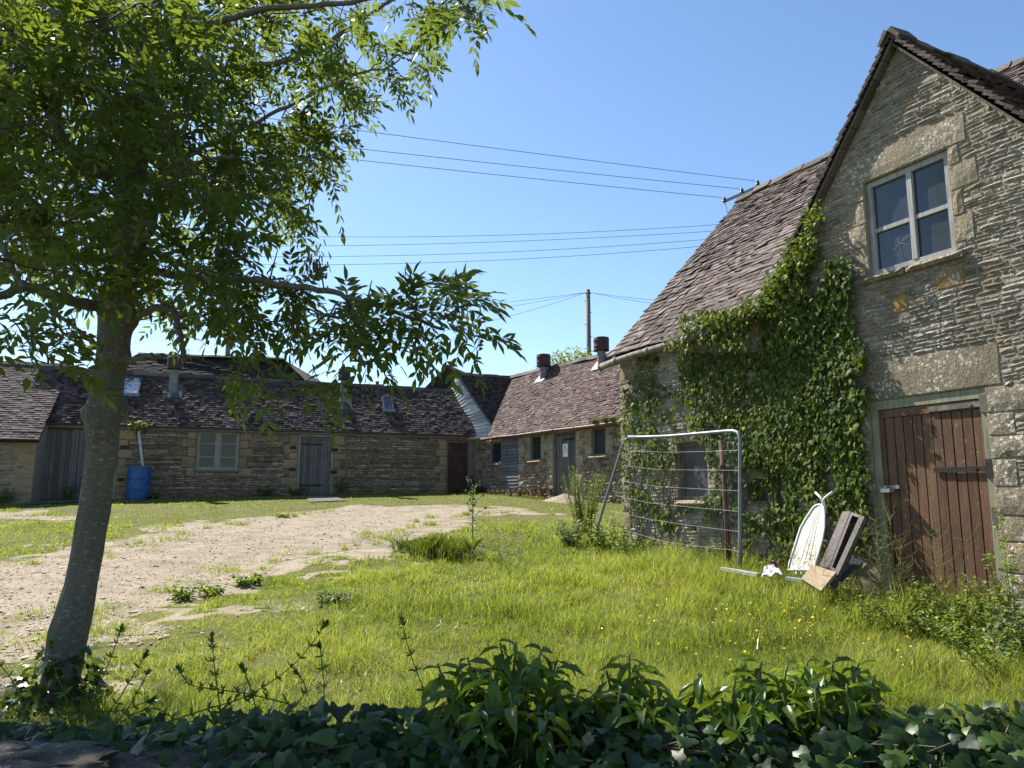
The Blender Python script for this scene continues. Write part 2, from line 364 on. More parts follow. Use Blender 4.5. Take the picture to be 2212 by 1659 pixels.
def backing(W, mb, zs, lim, holes, o=0.0, t=0.5):
    """flat wall face with openings left out; lim(z) -> (uL, uR)"""
    Z = sorted(set([round(z, 4) for z in zs] + [round(v, 4) for h in holes for v in (h[2], h[3])])); Z = [z for z in Z if zs[0] - 1e-3 <= z <= zs[-1] + 1e-3]
    for a, b in zip(Z[:-1], Z[1:]):
        if b - a < 1e-3: continue
        la, ra = lim(a + 1e-5); lb, rb = lim(b - 1e-5); cuts = [(la, ra)]
        segs = sub_holes(-1e3, 1e3, (a + b) / 2, holes)
        for x, y in segs:
            u0a, u1a = max(x, la), min(y, ra); u0b, u1b = max(x, lb), min(y, rb)
            if u1a - u0a < 1e-3 and u1b - u0b < 1e-3: continue
            mb.quad(W.pt(u0a, a, o), W.pt(max(u1a, u0a), a, o), W.pt(max(u1b, u0b), b, o), W.pt(min(u0b, max(u1b, u0b)), b, o), t)
def stone(W, mb, u0, u1, z0, z1, dep, t, rough=0.4, rnd=0.012, warp=None, base=-0.01):
    nx = int(min(7, max(2, round((u1 - u0) / 0.075)))); nz = 2 if z1 - z0 < 0.13 else 3
    g = []; w = min(rnd, (u1 - u0) * .25, (z1 - z0) * .3)
    sk = U(-.3, .3) * min(.016, z1 - z0)
    for j in range(nz + 3):
        row = []
        for i in range(nx + 3):
            e = (i in (0, nx + 2)) or (j in (0, nz + 2)); e1 = (i in (1, nx + 1)) or (j in (1, nz + 1))
            fu = 0 if i == 0 else 1 if i == nx + 2 else (i - 1) / nx
            fz = 0 if j == 0 else 1 if j == nz + 2 else (j - 1) / nz
            if i in (1, nx + 1) or i in (0, nx + 2): fu_ = fu
            u = u0 + (u1 - u0) * fu; z = z0 + (z1 - z0) * fz + sk * (fu - .5)
            if e: d = base
            elif e1:
                d = dep * U(.35, .75)
                u += w * (1 if i == 1 else -1 if i == nx + 1 else 0) + U(-.3, .3) * w; z += w * (1 if j == 1 else -1 if j == nz + 1 else 0) + U(-.3, .3) * w
            else: d = dep * U(1 - rough, 1 + rough); u += U(-.2, .2) * w
            if warp: z += warp(u, z)
            row.append(W.pt(u, z, d))
        g.append(row)
    n = nx + 3; vs = [p for r in g for p in r]; fs = [(j * n + i, j * n + i + 1, (j + 1) * n + i + 1, (j + 1) * n + i) for j in range(nz + 2) for i in range(n - 1)]
    mb.add(vs, fs, t)
def courses(W, mb, z0, z1, lim, holes, ch, ln, gap=0.010, dep=(.012, .035), rough=.35, tr=(.1, .85), warp=None, skip=None, odd=0.02):
    z = z0
    while z < z1 - 0.02:
        h = U(*ch); zb = min(z + h, z1); zm = (z + zb) / 2; a, b = lim(zm)
        u = a - U(0, ln[0])
        while u < b:
            l = U(*ln) * (0.6 + 0.8 * (h - ch[0]) / (ch[1] - ch[0] + 1e-6)); ua, ub = max(u, a), min(u + l, b)
            for x, y in sub_holes(ua + gap / 2, ub - gap / 2, zm, holes, 0.3 * h):
                if y - x < 0.035: continue
                if skip and skip((x + y) / 2, zm): continue
                t = U(*tr)
                if random.random() < odd: t = U(.95, 1.05)
                stone(W, mb, x, y, z + gap / 2, zb - gap / 2, U(*dep), t, rough, U(.006, .014), warp)
            u += l
        z = zb
def reveal(W, mb, h, dep, sill=True, t=0.5):
    u0, u1, z0, z1 = h; P = W.pt
    mb.quad(P(u0, z0, 0), P(u0, z1, 0), P(u0, z1, -dep), P(u0, z0, -dep), t); mb.quad(P(u1, z0, -dep), P(u1, z1, -dep), P(u1, z1, 0), P(u1, z0, 0), t)
    mb.quad(P(u0, z1, 0), P(u1, z1, 0), P(u1, z1, -dep), P(u0, z1, -dep), t)
    if sill: mb.quad(P(u0, z0, -dep), P(u1, z0, -dep), P(u1, z0, 0), P(u0, z0, 0), t)
class Roof:
    def __init__(s, p, eu, ev):
        s.p = np.asarray(p, float); s.eu = norm(eu); ev = np.asarray(ev, float); s.ev = norm(ev - s.eu * (ev @ s.eu)); s.n = np.cross(s.eu, s.ev)
        if s.n[2] < 0: s.n = -s.n
    def pt(s, u, v, o=0.0): return s.p + s.eu * u + s.ev * v + s.n * o
    def uv(s, px, py, o=0.0):
        r = ray(px, py); k = ((s.p + s.n * o - EYE) @ s.n) / (r @ s.n); q = EYE + r * k - s.p; return float(q @ s.eu), float(q @ s.ev)
    def of(s, q): q = np.asarray(q) - s.p; return float(q @ s.eu), float(q @ s.ev)
def span(poly, v):
    xs = []
    for i in range(len(poly)):
        (u0, v0), (u1, v1) = poly[i], poly[(i + 1) % len(poly)]
        if (v0 > v) != (v1 > v): xs.append(u0 + (u1 - u0) * (v - v0) / (v1 - v0))
    return (min(xs), max(xs)) if len(xs) >= 2 else None
def tiles(Rf, mb, poly, expo, tw, th=0.018, jit=1.0, tr=(.1, .8), sag=None, holes=()):
    v0 = min(p[1] for p in poly); v1 = max(p[1] for p in poly); v = v0; k = 0
    while v < v1 - 0.03:
        f = (v - v0) / (v1 - v0); e = expo[0] + (expo[1] - expo[0]) * f; e *= U(.93, 1.07); sp = span(poly, min(v + e * .5, v1 - 1e-3))
        if sp is None: v += e; continue
        u = sp[0] - U(0, tw[1])
        while u < sp[1]:
            w = U(*tw); a, b = max(u, sp[0]), min(u + w, sp[1]); u += w
            if b - a < .03: continue
            if any(h[0] < (a + b) / 2 < h[1] and h[2] < v + e / 2 < h[3] for h in holes): continue
            t = min(1, max(0, U(*tr) + random.gauss(0, .08))); g = .004
            l = th * U(1.2, 1.9) * (1 + .5 * jit * max(0, random.gauss(0, .6))); dv = random.gauss(0, .007) * jit; sk = random.gauss(0, .006) * jit; tt = min(v + e * 1.8, v1 + .02)
            tl = random.gauss(0, .004) * jit; thk = th * U(.8, 1.3); s_ = sag(a, v) if sag else 0
            P = lambda uu, vv, oo: Rf.pt(uu, vv, oo + s_)
            bl = [P(a + g, v + dv - sk, l - tl), P(b - g, v + dv + sk, l + tl)]; bm = [P(a + g, v + dv - sk, l - tl - thk), P(b - g, v + dv + sk, l + tl - thk)]
            tp = [P(b - g, tt, .006), P(a + g, tt, .006)]; md = [P((a + b) / 2 + U(-.3, .3) * w * .5, v + dv + U(-.006, .008) * jit, l + .002)]
            bot = [P(b - g, tt, -.02), P(a + g, tt, -.02)]
            mb.add([bl[0], md[0], bl[1], tp[0], tp[1], bm[0], bm[1], bot[0], bot[1]], [(0, 1, 2, 3, 4), (5, 6, 2, 1, 0), (5, 0, 4, 8), (2, 6, 7, 3)], t)
        v += e; k += 1
def poly_sheet(Rf, mb, poly, o=-0.01, t=0.0):
    mb.add([Rf.pt(u, v, o) for u, v in poly], [tuple(range(len(poly)))], t)
def ridge_stones(mb, a, b, eback, efront, seg=(.3, .5), w=.17, th=.05, lift=.03, tr=(.2, .8)):
    a = np.asarray(a); b = np.asarray(b); L = np.linalg.norm(b - a); d = (b - a) / L; s = 0
    while s < L:
        l = min(U(*seg), L - s + .05); z = lift + random.gauss(0, .012); t = U(*tr)
        A = a + d * s + np.array([0, 0, z]); B = a + d * (s + l - .012) + np.array([0, 0, z + random.gauss(0, .012)])
        for e in (efront, eback):
            e = norm(e); nn = np.cross(d, e); nn = nn if nn[2] > 0 else -nn
            mb.hexa([A, B, B - e * w, A - e * w, A + nn * th, B + nn * th, B - e * w + nn * th * .7, A - e * w + nn * th * .7], t)
        s += l
def planks(W, mb, u0, u1, z0, z1, o, w, th=.02, gap=.004, tr=(.2, .8), arris=0.004, jit=.003):
    u = u0
    while u < u1 - .01:
        ww = w * U(.92, 1.08); b = min(u + ww, u1)
        if u1 - b < .03: b = u1
        W.box(mb, u + gap / 2, b - gap / 2, z0 + U(0, jit), z1 - U(0, jit), o, o + th + U(-1, 1) * arris, U(*tr)); u = b
def frame(W, mb, u0, u1, z0, z1, o0, o1, w, bottom=True, t=.5):
    W.box(mb, u0, u0 + w, z0, z1, o0, o1, t); W.box(mb, u1 - w, u1, z0, z1, o0, o1, t * .9 + .05)
    W.box(mb, u0 + w, u1 - w, z1 - w, z1, o0, o1 - .002, t)
    if bottom: W.box(mb, u0 + w, u1 - w, z0, z0 + w, o0, o1 - .002, t)
def vent_on(parent, foot, capc, rad_pipe, rad_cap, hcap, hpipe_up):
    """roof ventilator: flue rising from the roof at foot, drum cap above"""
    q = MB(); q.lathe(foot - [0, 0, .25], [(rad_pipe, 0), (rad_pipe, .25 + hpipe_up), (rad_pipe * .98, .3 + hpipe_up)], 18)
    p = q.build('ventilator', M['ventpipe'], parent, True)
    q = MB(); zc = hpipe_up; rc = rad_cap
    q.lathe(foot + [0, 0, zc - .02], [(rc * .55, 0), (rc, .015), (rc * 1.03, .03), (rc, .05), (rc, .14), (rc * 1.03, .155), (rc, .17), (rc, hcap - .10), (rc * 1.03, hcap - .085), (rc, hcap - .07), (rc, hcap), (rc * .97, hcap + .02), (0.01, hcap + .035)], 24)
    q.build('vent_cap', M['vent'], p, True)
    return p

# ================================================================== the long barn with the cross gable (right)
dR = norm(ray(270, 1078) * [1, 1, 0]); p0 = EYE + norm(ray(2000, 1078) * [1, 1, 0]) * 1.0
_r = ray(2000, 1078); P0 = EYE + _r * (7.5 / _r[1])
WR = Wall(P0[:2], -dR[:2])
uC, _ = WR.uz(1345, 1078); uF, zF = WR.uz(1645, 668, .08); uA, zA = WR.uz(1925, 78, .08)
gs = (zA - zF) / (uA - uF)                                    # slope of the gable verge
uG = uA + (uA - uF)                                           # foot of the gable's right verge
uEnd = uG + 3.5; zE0 = WR.uz(1360, 765, .12)[1]; zE = (zE0 + zF) / 2
zBase = float(gz(*WR.pt(0, 0)[:2])) - .5
barn = thing('stone_barn', 'tall stone barn with cross gable, brown plank door and ivy climbing its front', 'barn', WR.pt(uC, float(gz(*WR.pt(uC, 0)[:2]))))
vp = Wall(WR.pt(uC - .12, 0)[:2], WR.n[:2])                   # plane of the barn's end, to find the ridge
_ov, zRg = vp.uz(1597, 432); _of = -_ov if _ov > 0 else _ov
runR = abs(float((vp.pt(_ov, 0) - WR.p) @ WR.n)); tanR = (zRg - zE) / (runR + .12)
def limR(z):
    if z <= zE: return (uC, uEnd)
    k = (zA - .12 - z) / gs; return (uA - max(k, .002), uA + max(k, .002))
# openings
hDoor = WR.rect(1890, 868, 2126, 1330); hDoor = (WR.uz(1893, 1080)[0], WR.uz(2150, 1080)[0], zBase, WR.uz(2003, 851)[1])
hWin = WR.rect(1868, 392, 2058, 560); _a = WR.uz(1866, 396); _b = WR.uz(2046, 320); _c = WR.uz(1880, 602); _d = WR.uz(2064, 540)
hWin = ((_a[0] + _c[0]) / 2, (_b[0] + _d[0]) / 2, (_c[1] + _d[1]) / 2, (_a[1] + _b[1]) / 2)
_a = WR.uz(1462, 958); _b = WR.uz(1529, 952); _c = WR.uz(1466, 1082); _d = WR.uz(1527, 1078)
hSide = ((_a[0] + _c[0]) / 2, (_b[0] + _d[0]) / 2, (_c[1] + _d[1]) / 2, (_a[1] + _b[1]) / 2)
_a = WR.uz(1615, 1035); _b = WR.uz(1660, 1088); hSlot = (_a[0], _b[0], _b[1], _a[1])
holesR = [hDoor, hWin, hSide, hSlot]
# dressed stones: lintels, jambs, quoins   (u0,u1,z0,z1,tint)
blocks = []
dw = hDoor; blocks.append((dw[0] - .10, dw[1] + .16, dw[3] + .005, dw[3] + .40, .35))
_zj = dw[3] - .01; _i = 0
while _zj > zBase + .3:
    h_ = U(.20, .33); l_ = (.42 if _i % 2 == 0 else .24) * U(.9, 1.1); blocks.append((dw[1] + .004, dw[1] + l_, _zj - h_, _zj - .006, U(.35, .85))); _zj -= h_; _i += 1
    if _i == 1: blocks[-1] = (dw[1] + .004, dw[1] + .46, blocks[-1][2], blocks[-1][3], .35)
_zj = dw[3] - .01
while _zj > zBase + .3:
    h_ = U(.25, .4); blocks.append((dw[0] - U(.16, .3), dw[0] - .004, _zj - h_, _zj - .006, U(.3, .6))); _zj -= h_ + U(0, .3)
ww = hWin; blocks.append((ww[0] - .18, ww[1] + .20, ww[3] + .004, ww[3] + .30, .5))
_zj = ww[3]; _i = 0
while _zj > ww[2] + .05:
    h_ = min(U(.18, .32), _zj - ww[2]); blocks.append((ww[1] + .004, ww[1] + (.24 if _i % 2 else .12) * U(.8, 1.2), _zj - h_ + .006, _zj, U(.35, .85)))
    blocks.append((ww[0] - (.20 if _i % 2 == 0 else .12) * U(.8, 1.2), ww[0] - .004, _zj - h_ + .006, _zj, U(.3, .8))); _zj -= h_; _i += 1
blocks.append((hSide[0] - .12, hSide[1] + .14, hSide[3] + .004, hSide[3] + .17, .6))
for (x0, y0, x1, y1, t_) in ((1928, 640, 1962, 670, 1.35), (2020, 590, 2085, 612, 1.25)):
    r_ = WR.rect(x0, y0, x1, y1); blocks.append((min(r_[0], r_[1]), max(r_[0], r_[1]), min(r_[2], r_[3]), max(r_[2], r_[3]), t_))
_z = zBase; _i = 0
while _z < zE - .3:
    h_ = U(.2, .36); blocks.append((uC + .001, uC + (.40 if _i % 2 else .22), _z, _z + h_ - .008, U(.45, .8))); _z += h_; _i += 1
b_ = MB(); zs = [zBase, zE, zA - .12]; backing(WR, b_, zs, limR, holesR, 0.0, .5)
for h, dp in ((hDoor, .14), (hWin, .12), (hSide, .14), (hSlot, .10)): reveal(WR, b_, h, dp)
b_.quad(WR.pt(uC, zBase), WR.pt(uC, zE), WR.pt(uC, zE, -2 * runR), WR.pt(uC, zBase, -2 * runR)); b_.add([WR.pt(uC, zE), WR.pt(uC, zRg - .1, -runR), WR.pt(uC, zE, -2 * runR)], [(0, 1, 2)])
b_.quad(WR.pt(uC, zBase, -2 * runR), WR.pt(uC, zE, -2 * runR), WR.pt(uEnd, zE, -2 * runR), WR.pt(uEnd, zBase, -2 * runR)); b_.quad(WR.pt(uEnd, zBase), WR.pt(uEnd, zE), WR.pt(uEnd, zE, -2 * runR), WR.pt(uEnd, zBase, -2 * runR))
wallR = b_.build('wall', M['mortar'], barn)
def wp(u, z): return .014 * math.sin(u * 2.1 + z * 1.3) + .008 * math.sin(u * 5.3 - z * 2)
s_ = MB(); skipz = [b[:4] for b in blocks]
courses(WR, s_, zBase + .25, zE, lambda z: (uC, uEnd - 2), holesR + skipz, (.026, .068), (.06, .26), .009, (.004, .017), .5, (.05, .95), wp, odd=.004)
courses(WR, s_, zE, zA - .2, limR, holesR + skipz, (.022, .058), (.06, .24), .008, (.004, .017), .5, (.05, .95), wp, odd=.004)
s_.build('rubble_facing', M['gable'], wallR, False)
s_ = MB()
for b in blocks: stone(WR, s_, b[0], b[1], b[2], b[3], U(.010, .020), b[4], .12, .009)
s_.build('dressed_stones', M['dress'], wallR)
# main roof
eB = -WR.n; evR = norm(eB + np.array([0, 0, tanR])); RR = Roof(WR.pt(uC - .12, zE - .02, .14), WR.d, evR); vTop = (runR + .14) / math.sqrt(1 / (1 + tanR ** 2)); vTop = (runR + .14) * math.sqrt(1 + tanR ** 2)
uFa = uF - uC + .12; _sb = (zA - zE) / tanR                    # where the cross gable's ridge dies into the roof
vA = min(vTop, math.hypot(_sb + .14, zA - zE)); uAa = uA - uC + .12; uGa = uG - uC + .12
sagR = lambda u, v: -.05 * math.sin(math.pi * min(1, max(0, u / uFa if uFa else 0))) * math.sin(math.pi * min(1, v / vTop)) + .012 * math.sin(3 * u + v)
m = MB(); pl = [(0, 0), (uFa, 0), (uAa, vA), (uAa + .01, vTop), (0, vTop)]
tiles(RR, m, pl, (.13, .07), (.11, .24), .017, 1.1, (.1, .85), sagR)
pr = [(uGa, 0), (uEnd - uC + .3, 0), (uEnd - uC + .3, vTop), (uAa, vTop), (uAa, vA)]
tiles(RR, m, pr, (.13, .07), (.11, .24), .016, .85, (.1, .85))
roofR = m.build('roof', M['tile'], barn)
m = MB(); poly_sheet(RR, m, pl, -.05); poly_sheet(RR, m, pr, -.05)
a = RR.pt(0, vTop); b = RR.pt(uEnd - uC + .3, vTop); dn = norm(-WR.n - np.array([0, 0, tanR])); m.quad(a, b, b + dn * (vTop), a + dn * (vTop))
m.build('underlay', M['underlay'], roofR)
m = MB(); ridge_stones(m, RR.pt(0, vTop, 0), RR.pt(uEnd - uC + .3, vTop, 0), -dn, evR, (.28, .45), .15, .045, .03); m.build('ridge', M['ridge'], roofR)
# cross gable roof (both slopes) and its verge
ov = .12; m = MB(); m2 = MB(); Lg = math.hypot(uA - uF, zA - zF)
for sgn, uf in ((1, uF), (-1, uG)):
    ev = norm(WR.d * sgn * (uA - uF) + np.array([0, 0, zA - zF])); Rg = Roof(WR.pt(uf, zF, ov), eB, ev)
    tri = [(0, -.05), (ov + .02, -.05), (ov + _sb + .1, Lg), (0, Lg)]
    tiles(Rg, m, tri, (.12, .07), (.12, .26), .026, 1.1, (.05, .55)); poly_sheet(Rg, m2, [(.01, 0), (ov + .02, 0), (ov + _sb + .1, Lg), (.01, Lg)], -.03)
    # undercloak: slabs bedded on the wall under the verge
    v = 0
    while v < Lg:
        l = U(.18, .34); A = Rg.pt(.02, v, -.065); B = Rg.pt(.02, min(v + l, Lg), -.065); wd = ov + .05; t0 = .022
        m2.hexa([A, B, B + eB * wd, A + eB * wd, A + Rg.n * t0, B + Rg.n * t0, B + eB * wd + Rg.n * t0, A + eB * wd + Rg.n * t0], U(.2, .8)); v += l + .006
gr = m.build('gable_roof', M['tile'], barn); m2.build('undercloak', M['ridge'], gr)
m = MB(); eL = norm(WR.d * (uA - uF) + np.array([0, 0, zA - zF])); eRt = norm(-WR.d * (uA - uF) + np.array([0, 0, zA - zF]))
ridge_stones(m, WR.pt(uA, zA, ov + .02), WR.pt(uA, zA, -_sb), eL, eRt, (.3, .42), .17, .05, .03); m.build('ridge', M['ridge'], gr)
# gutter under the eave, left of the gable
m = MB(); pts = [WR.pt(uC - .22 + (uF - uC + .15) * k / 8, zE - .10 + (zF - zE0) * (k / 8 - .5) + .012 * math.sin(k), .20) for k in range(9)]; m.tube(pts, .055, 10)
for k in (1, 3, 5, 7): m.tube([pts[k] - WR.d * .03, pts[k] + WR.d * .03], .063, 10)
m.tube([pts[0], pts[0] + np.array([0, 0, -.02]) - WR.d * .05], .06, 10); m.build('gutter', M['gutter'], barn, True)
# upper window: bare wooden frame, four panes
u0, u1, z0, z1 = hWin; m = MB(); frame(WR, m, u0 + .006, u1 - .006, z0 + .006, z1 - .006, -.10, -.035, .058); um = u0 + (u1 - u0) * .53; zm = z0 + (z1 - z0) * .47
WR.box(m, um - .028, um + .028, z0 + .064, z1 - .064, -.095, -.03); WR.box(m, u0 + .064, um - .028, zm - .022, zm + .022, -.09, -.042); WR.box(m, um + .028, u1 - .064, zm - .022, zm + .022, -.09, -.042)
win = m.build('window', M['silverwood'], barn)
m = MB()
for a, b in ((u0 + .05, um), (um, u1 - .05)):
    for c, d in ((z0 + .05, zm), (zm, z1 - .05)): m.quad(WR.pt(a, c, -.07), WR.pt(b, c, -.07), WR.pt(b, d, -.072), WR.pt(a, d, -.072))
m.build('pane', M['glass'], win)
m = MB(); cc = WR.uz(1942, 525, -.066); cr = [(WR.pt(cc[0], cc[1], -.066), WR.pt(cc[0] + a, cc[1] + b, -.066)) for a, b in ((.03, .20), (.12, .05), (.10, -.05), (.03, -.16), (-.05, -.05), (-.02, .06), (.06, -.02))]
cr += [(WR.pt(cc[0] - .05, cc[1] - .05, -.066), WR.pt(cc[0] - .12, cc[1] - .08, -.066)), (WR.pt(cc[0] - .12, cc[1] - .08, -.066), WR.pt(cc[0] - .20, cc[1] - .04, -.066)), (WR.pt(cc[0] - .20, cc[1] - .04, -.066), WR.pt(cc[0] - .20, cc[1] + .10, -.066))]
for a, b in cr: m.tube([a, b], .0016, 4)
m.build('glass_crack', M['galvbright'], win)
m = MB(); um2 = u0 + (u1 - u0) * .45
stone(WR, m, u0 - .10, um2 - .003, z0 - .085, z0 - .002, .075, .3, .03, .008); stone(WR, m, um2 + .003, u1 + .09, z0 - .085, z0 - .002, .075, .35, .03, .008); m.build('window_sill', M['dress'], win)
# brown door in its olive frame
u0, u1, z0, z1 = hDoor; m = MB(); fw_ = .085; WR.box(m, u0 + .004, u0 + fw_, z0, z1 - .004, -.11, -.012, .5); WR.box(m, u1 - fw_ * .7, u1 - .004, z0, z1 - .004, -.11, -.012, .45); WR.box(m, u0 + fw_, u1 - fw_ * .7, z1 - .10, z1 - .004, -.11, -.014, .6)
dfr = m.build('door_frame', M['olive'], barn)
a, b, zt = u0 + fw_ + .006, u1 - fw_ * .7 - .006, z1 - .108; m = MB(); pw = (b - a - .05) / 9.5
WR.box(m, a, a + .045, z0, zt, -.075, -.028, .35); planks(WR, m, a + .05, b, z0, zt - .085, -.07, pw, .032, .012, (.2, .8), .003); WR.box(m, a + .05, b, z0, zt - .09, -.074, -.062, .0); WR.box(m, a + .048, b, zt - .082, zt, -.072, -.026, .6)
door = m.build('door', M['browndoor'], barn)
for (x0, y0, x1, y1, hh) in ((2000, 872, 2122, 872, .05), (2014, 1013, 2133, 1013, .045)):
    m = MB(); ua = WR.uz(x0, y0)[0]; zc = WR.uz(x1 - 40, y1)[1] if hh == .045 else zt - .045; WR.box(m, ua, u1 - .02, zc - hh / 2, zc + hh / 2, -.024, -.014, .5); WR.box(m, u1 - .06, u1 + .005, zc - .085, zc + .085, -.012, .002, .5)
    m.tube([WR.pt(u1 - .16, zc, -.020), WR.pt(u1 - .16, zc, -.002)], .018, 10); m.build('hinge', M['worniron'] if hh == .05 else M['iron'], door)
m = MB(); zc = WR.uz(2133, 1100)[1]; WR.box(m, u1 - .045, u1 + .004, zc - .15, zc + .02, -.011, .001, .5)
m.build('keep', M['worniron'], door)
m = MB(); c = WR.uz(1925, 1052, 0); WR.box(m, c[0] - .10, c[0] + .08, c[1] - .018, c[1] + .018, -.03, -.012, .5); WR.box(m, c[0] - .13, c[0] - .04, c[1] - .008, c[1] + .008, -.012, .02); m.tube([WR.pt(c[0] - .03, c[1], -.01), WR.pt(c[0] - .03, c[1], .055)], .008, 6)
WR.box(m, c[0] - .07, c[0] + .035, c[1] - .055, c[1] - .016, -.005, .075); m.build('padlock', M['galvbright'], door)
m = MB(); c = WR.uz(1930, 1103); m.tube([WR.pt(c[0], c[1] + .02, -.03), WR.pt(c[0], c[1] + .02, .02)], .012, 8); m.tube([WR.pt(c[0] + .035 * math.sin(t), c[1] - .018 + .035 * math.cos(t), .014) for t in np.linspace(0, 2 * math.pi, 17)], .006, 6, caps=False); m.build('ring_handle', M['rusty'], door)
# boarded window in the ivy wall
u0, u1, z0, z1 = hSide; m = MB(); frame(WR, m, u0 + .004, u1 - .004, z0 + .004, z1 - .004, -.12, -.05, .05); w2 = m.build('window', M['greywood'], barn)
m = MB(); m.quad(WR.pt(u0 + .04, z0 + .04, -.08), WR.pt(u1 - .04, z0 + .04, -.08), WR.pt(u1 - .04, z1 - .04, -.08), WR.pt(u0 + .04, z1 - .04, -.08)); m.build('pane', M['board'], w2)
m = MB(); stone(WR, m, u0 - .05, u1 + .08, z0 - .09, z0 - .002, .08, .75, .03, .008); m.build('window_sill', M['dress'], w2)
u0, u1, z0, z1 = hSlot; m = MB(); WR.box(m, u0, u1, z0, z0 + .03, -.1, .03); m.quad(WR.pt(u0, z0, -.09), WR.pt(u1, z0, -.09), WR.pt(u1, z1, -.09), WR.pt(u0, z1, -.09)); m.build('window', M['greywood'], barn)

# ================================================================== the low range across the yard (left)
th = R(70); dL = np.array([math.sin(th), math.cos(th)]); _r = ray(680, 1078); P1 = EYE + _r * (25.0 / _r[1]); WL = Wall(P1[:2], dL)
uL0 = WL.uz(60, 1000)[0]; uL1 = WL.uz(1046, 1000)[0] + .3
zEL = WL.uz(400, 921, .1)[1]; gL = float(gz(*WL.pt(0, 0)[:2])); zb = gL - .3
yard = thing('stone_range', 'long low stone range with dark tiled roof across the yard behind the gravel', 'farm building', WL.pt((uL0 + uL1) / 2, gL))
def q1(x, y): return ((x / 2.592) / 1.736, (1300 + y / 2.592) / 1.736)
hG = (WL.uz(76, 1000)[0], WL.uz(253, 1000)[0], zb, WL.uz(130, 914)[1])
def hole(W, xl, yt, xr, yb, zlow=None):
    a = W.uz(xl, (yt + yb) / 2)[0]; b = W.uz(xr, (yt + yb) / 2)[0]; t = W.uz((xl + xr) / 2, yt)[1]; c = W.uz((xl + xr) / 2, yb)[1]; return (a, b, c if zlow is None else zlow, t)
hW = hole(WL, 424, 930, 517, 1016); hD = hole(WL, 643, 939, 719, 1068, zb); hX = hole(WL, 965, 953, 1026, 1071, zb); holesL = [hG, hW, hD, hX]
blk = []
for h, s2 in ((hD, (1, 1)), (hW, (1, 1)), (hG, (0, 1)), (hX, (1, 0))):
    z = min(h[3] + .02, zEL - .14); i = 0
    while z > max(h[2], gL - .1):
        k = U(.22, .36)
        if s2[0]: blk.append((h[0] - (.46 if i % 2 else .28) * U(.85, 1.1), h[0] - .004, max(z - k, zb) + .006, z, U(.15, .75)))
        if s2[1]: blk.append((h[1] + .004, h[1] + (.28 if i % 2 else .44) * U(.85, 1.1), max(z - k, zb) + .006, z, U(.15, .75)))
        z -= k; i += 1
b_ = MB(); limL = lambda z: (uL0 - .5, uL1); backing(WL, b_, [zb, zEL], limL, holesL)
for h in holesL: reveal(WL, b_, h, .16)
b_.quad(WL.pt(uL0 - 8, zb, -4.2), WL.pt(uL0 - 8, zEL, -4.2), WL.pt(uL1, zEL, -4.2), WL.pt(uL1, zb, -4.2)); wallL = b_.build('wall', M['darkmortar'], yard)
s_ = MB(); wl = lambda u, z: .012 * math.sin(u * 1.7 + z) + .008 * math.sin(u * 4.1 + 2 * z)
courses(WL, s_, zb + .1, zEL - .08, limL, holesL + [b[:4] for b in blk], (.034, .085), (.09, .32), .009, (.014, .036), .4, (.05, .95), wl, odd=.01)
s_.build('rubble_facing', M['range'], wallL)
s_ = MB()
for b in blk: stone(WL, s_, b[0], b[1], b[2], b[3], U(.03, .04), b[4], .1, .01)
s_.build('dressed_stones', M['rangedress'], wallL)
runL = 1.62; zRL = WL.uz(535, 818, -runL)[1]; zRl = WL.uz(100, 787, -runL)[1]; zRr = WL.uz(975, 850, -runL)[1]; zRL = (zRl + zRr) / 2
RL = Roof(WL.pt(uL0 - .3, zEL - .03, .16), WL.d, -WL.n * (runL + .16) + np.array([0, 0, zRL - zEL + .03])); vL = math.hypot(runL + .16, zRL - zEL + .03)
uTop = RL.uv(984, 845)[0]; uBot = RL.uv(1028, 941)[0]; Lw = uBot
polyL = [(0, 0), (uBot, 0), (uBot, vL), (0, vL)]
sagL = lambda u, v: .035 * (zRl - zRr > 0) * (1 - 2 * u / Lw) * (v / vL) * 1.6 + .018 * math.sin(u * 1.1) * (v / vL) + .01 * math.sin(2.7 * u + 2 * v)
def roof_hole(Rf, quad):
    q = [Rf.uv(*p) for p in quad]; return (min(p[0] for p in q), max(p[0] for p in q), min(p[1] for p in q), max(p[1] for p in q))
sk1 = roof_hole(RL, ((268, 817), (298, 818), (299, 853), (268, 852))); sk2 = roof_hole(RL, ((824, 858), (840, 859), (851, 886), (836, 887)))
m = MB(); tiles(RL, m, polyL, (.115, .085), (.10, .17), .017, .5, (.0, .85), sagL); roofL = m.build('roof', M['tiledark'], yard)
m = MB(); poly_sheet(RL, m, polyL, -.06); a, b = RL.pt(0, vL), RL.pt(uBot, vL); dn = norm(-WL.n * runL - np.array([0, 0, zRL - zEL])); m.quad(a, b, b + dn * vL, a + dn * vL); m.build('underlay', M['underlay'], roofL)
m = MB(); ridge_stones(m, RL.pt(0, vL, sagL(0, vL)), RL.pt(uBot * .5, vL, sagL(uBot * .5, vL)), -dn, RL.ev, (.3, .5), .16, .05, .02); ridge_stones(m, RL.pt(uBot * .5, vL, sagL(uBot * .5, vL)), RL.pt(uBot, vL, sagL(uBot, vL)), -dn, RL.ev, (.3, .5), .16, .05, .02, (.1, .6)); m.build('ridge', M['ridge'], roofL)
m = MB(); W2 = WL; m.beam(WL.pt(uL0 - .2, zEL - .075, .05), WL.pt(uL1 - .25, zEL - .075, .05), .09, .13); m.build('eaves_beam', M['greywood'], yard)
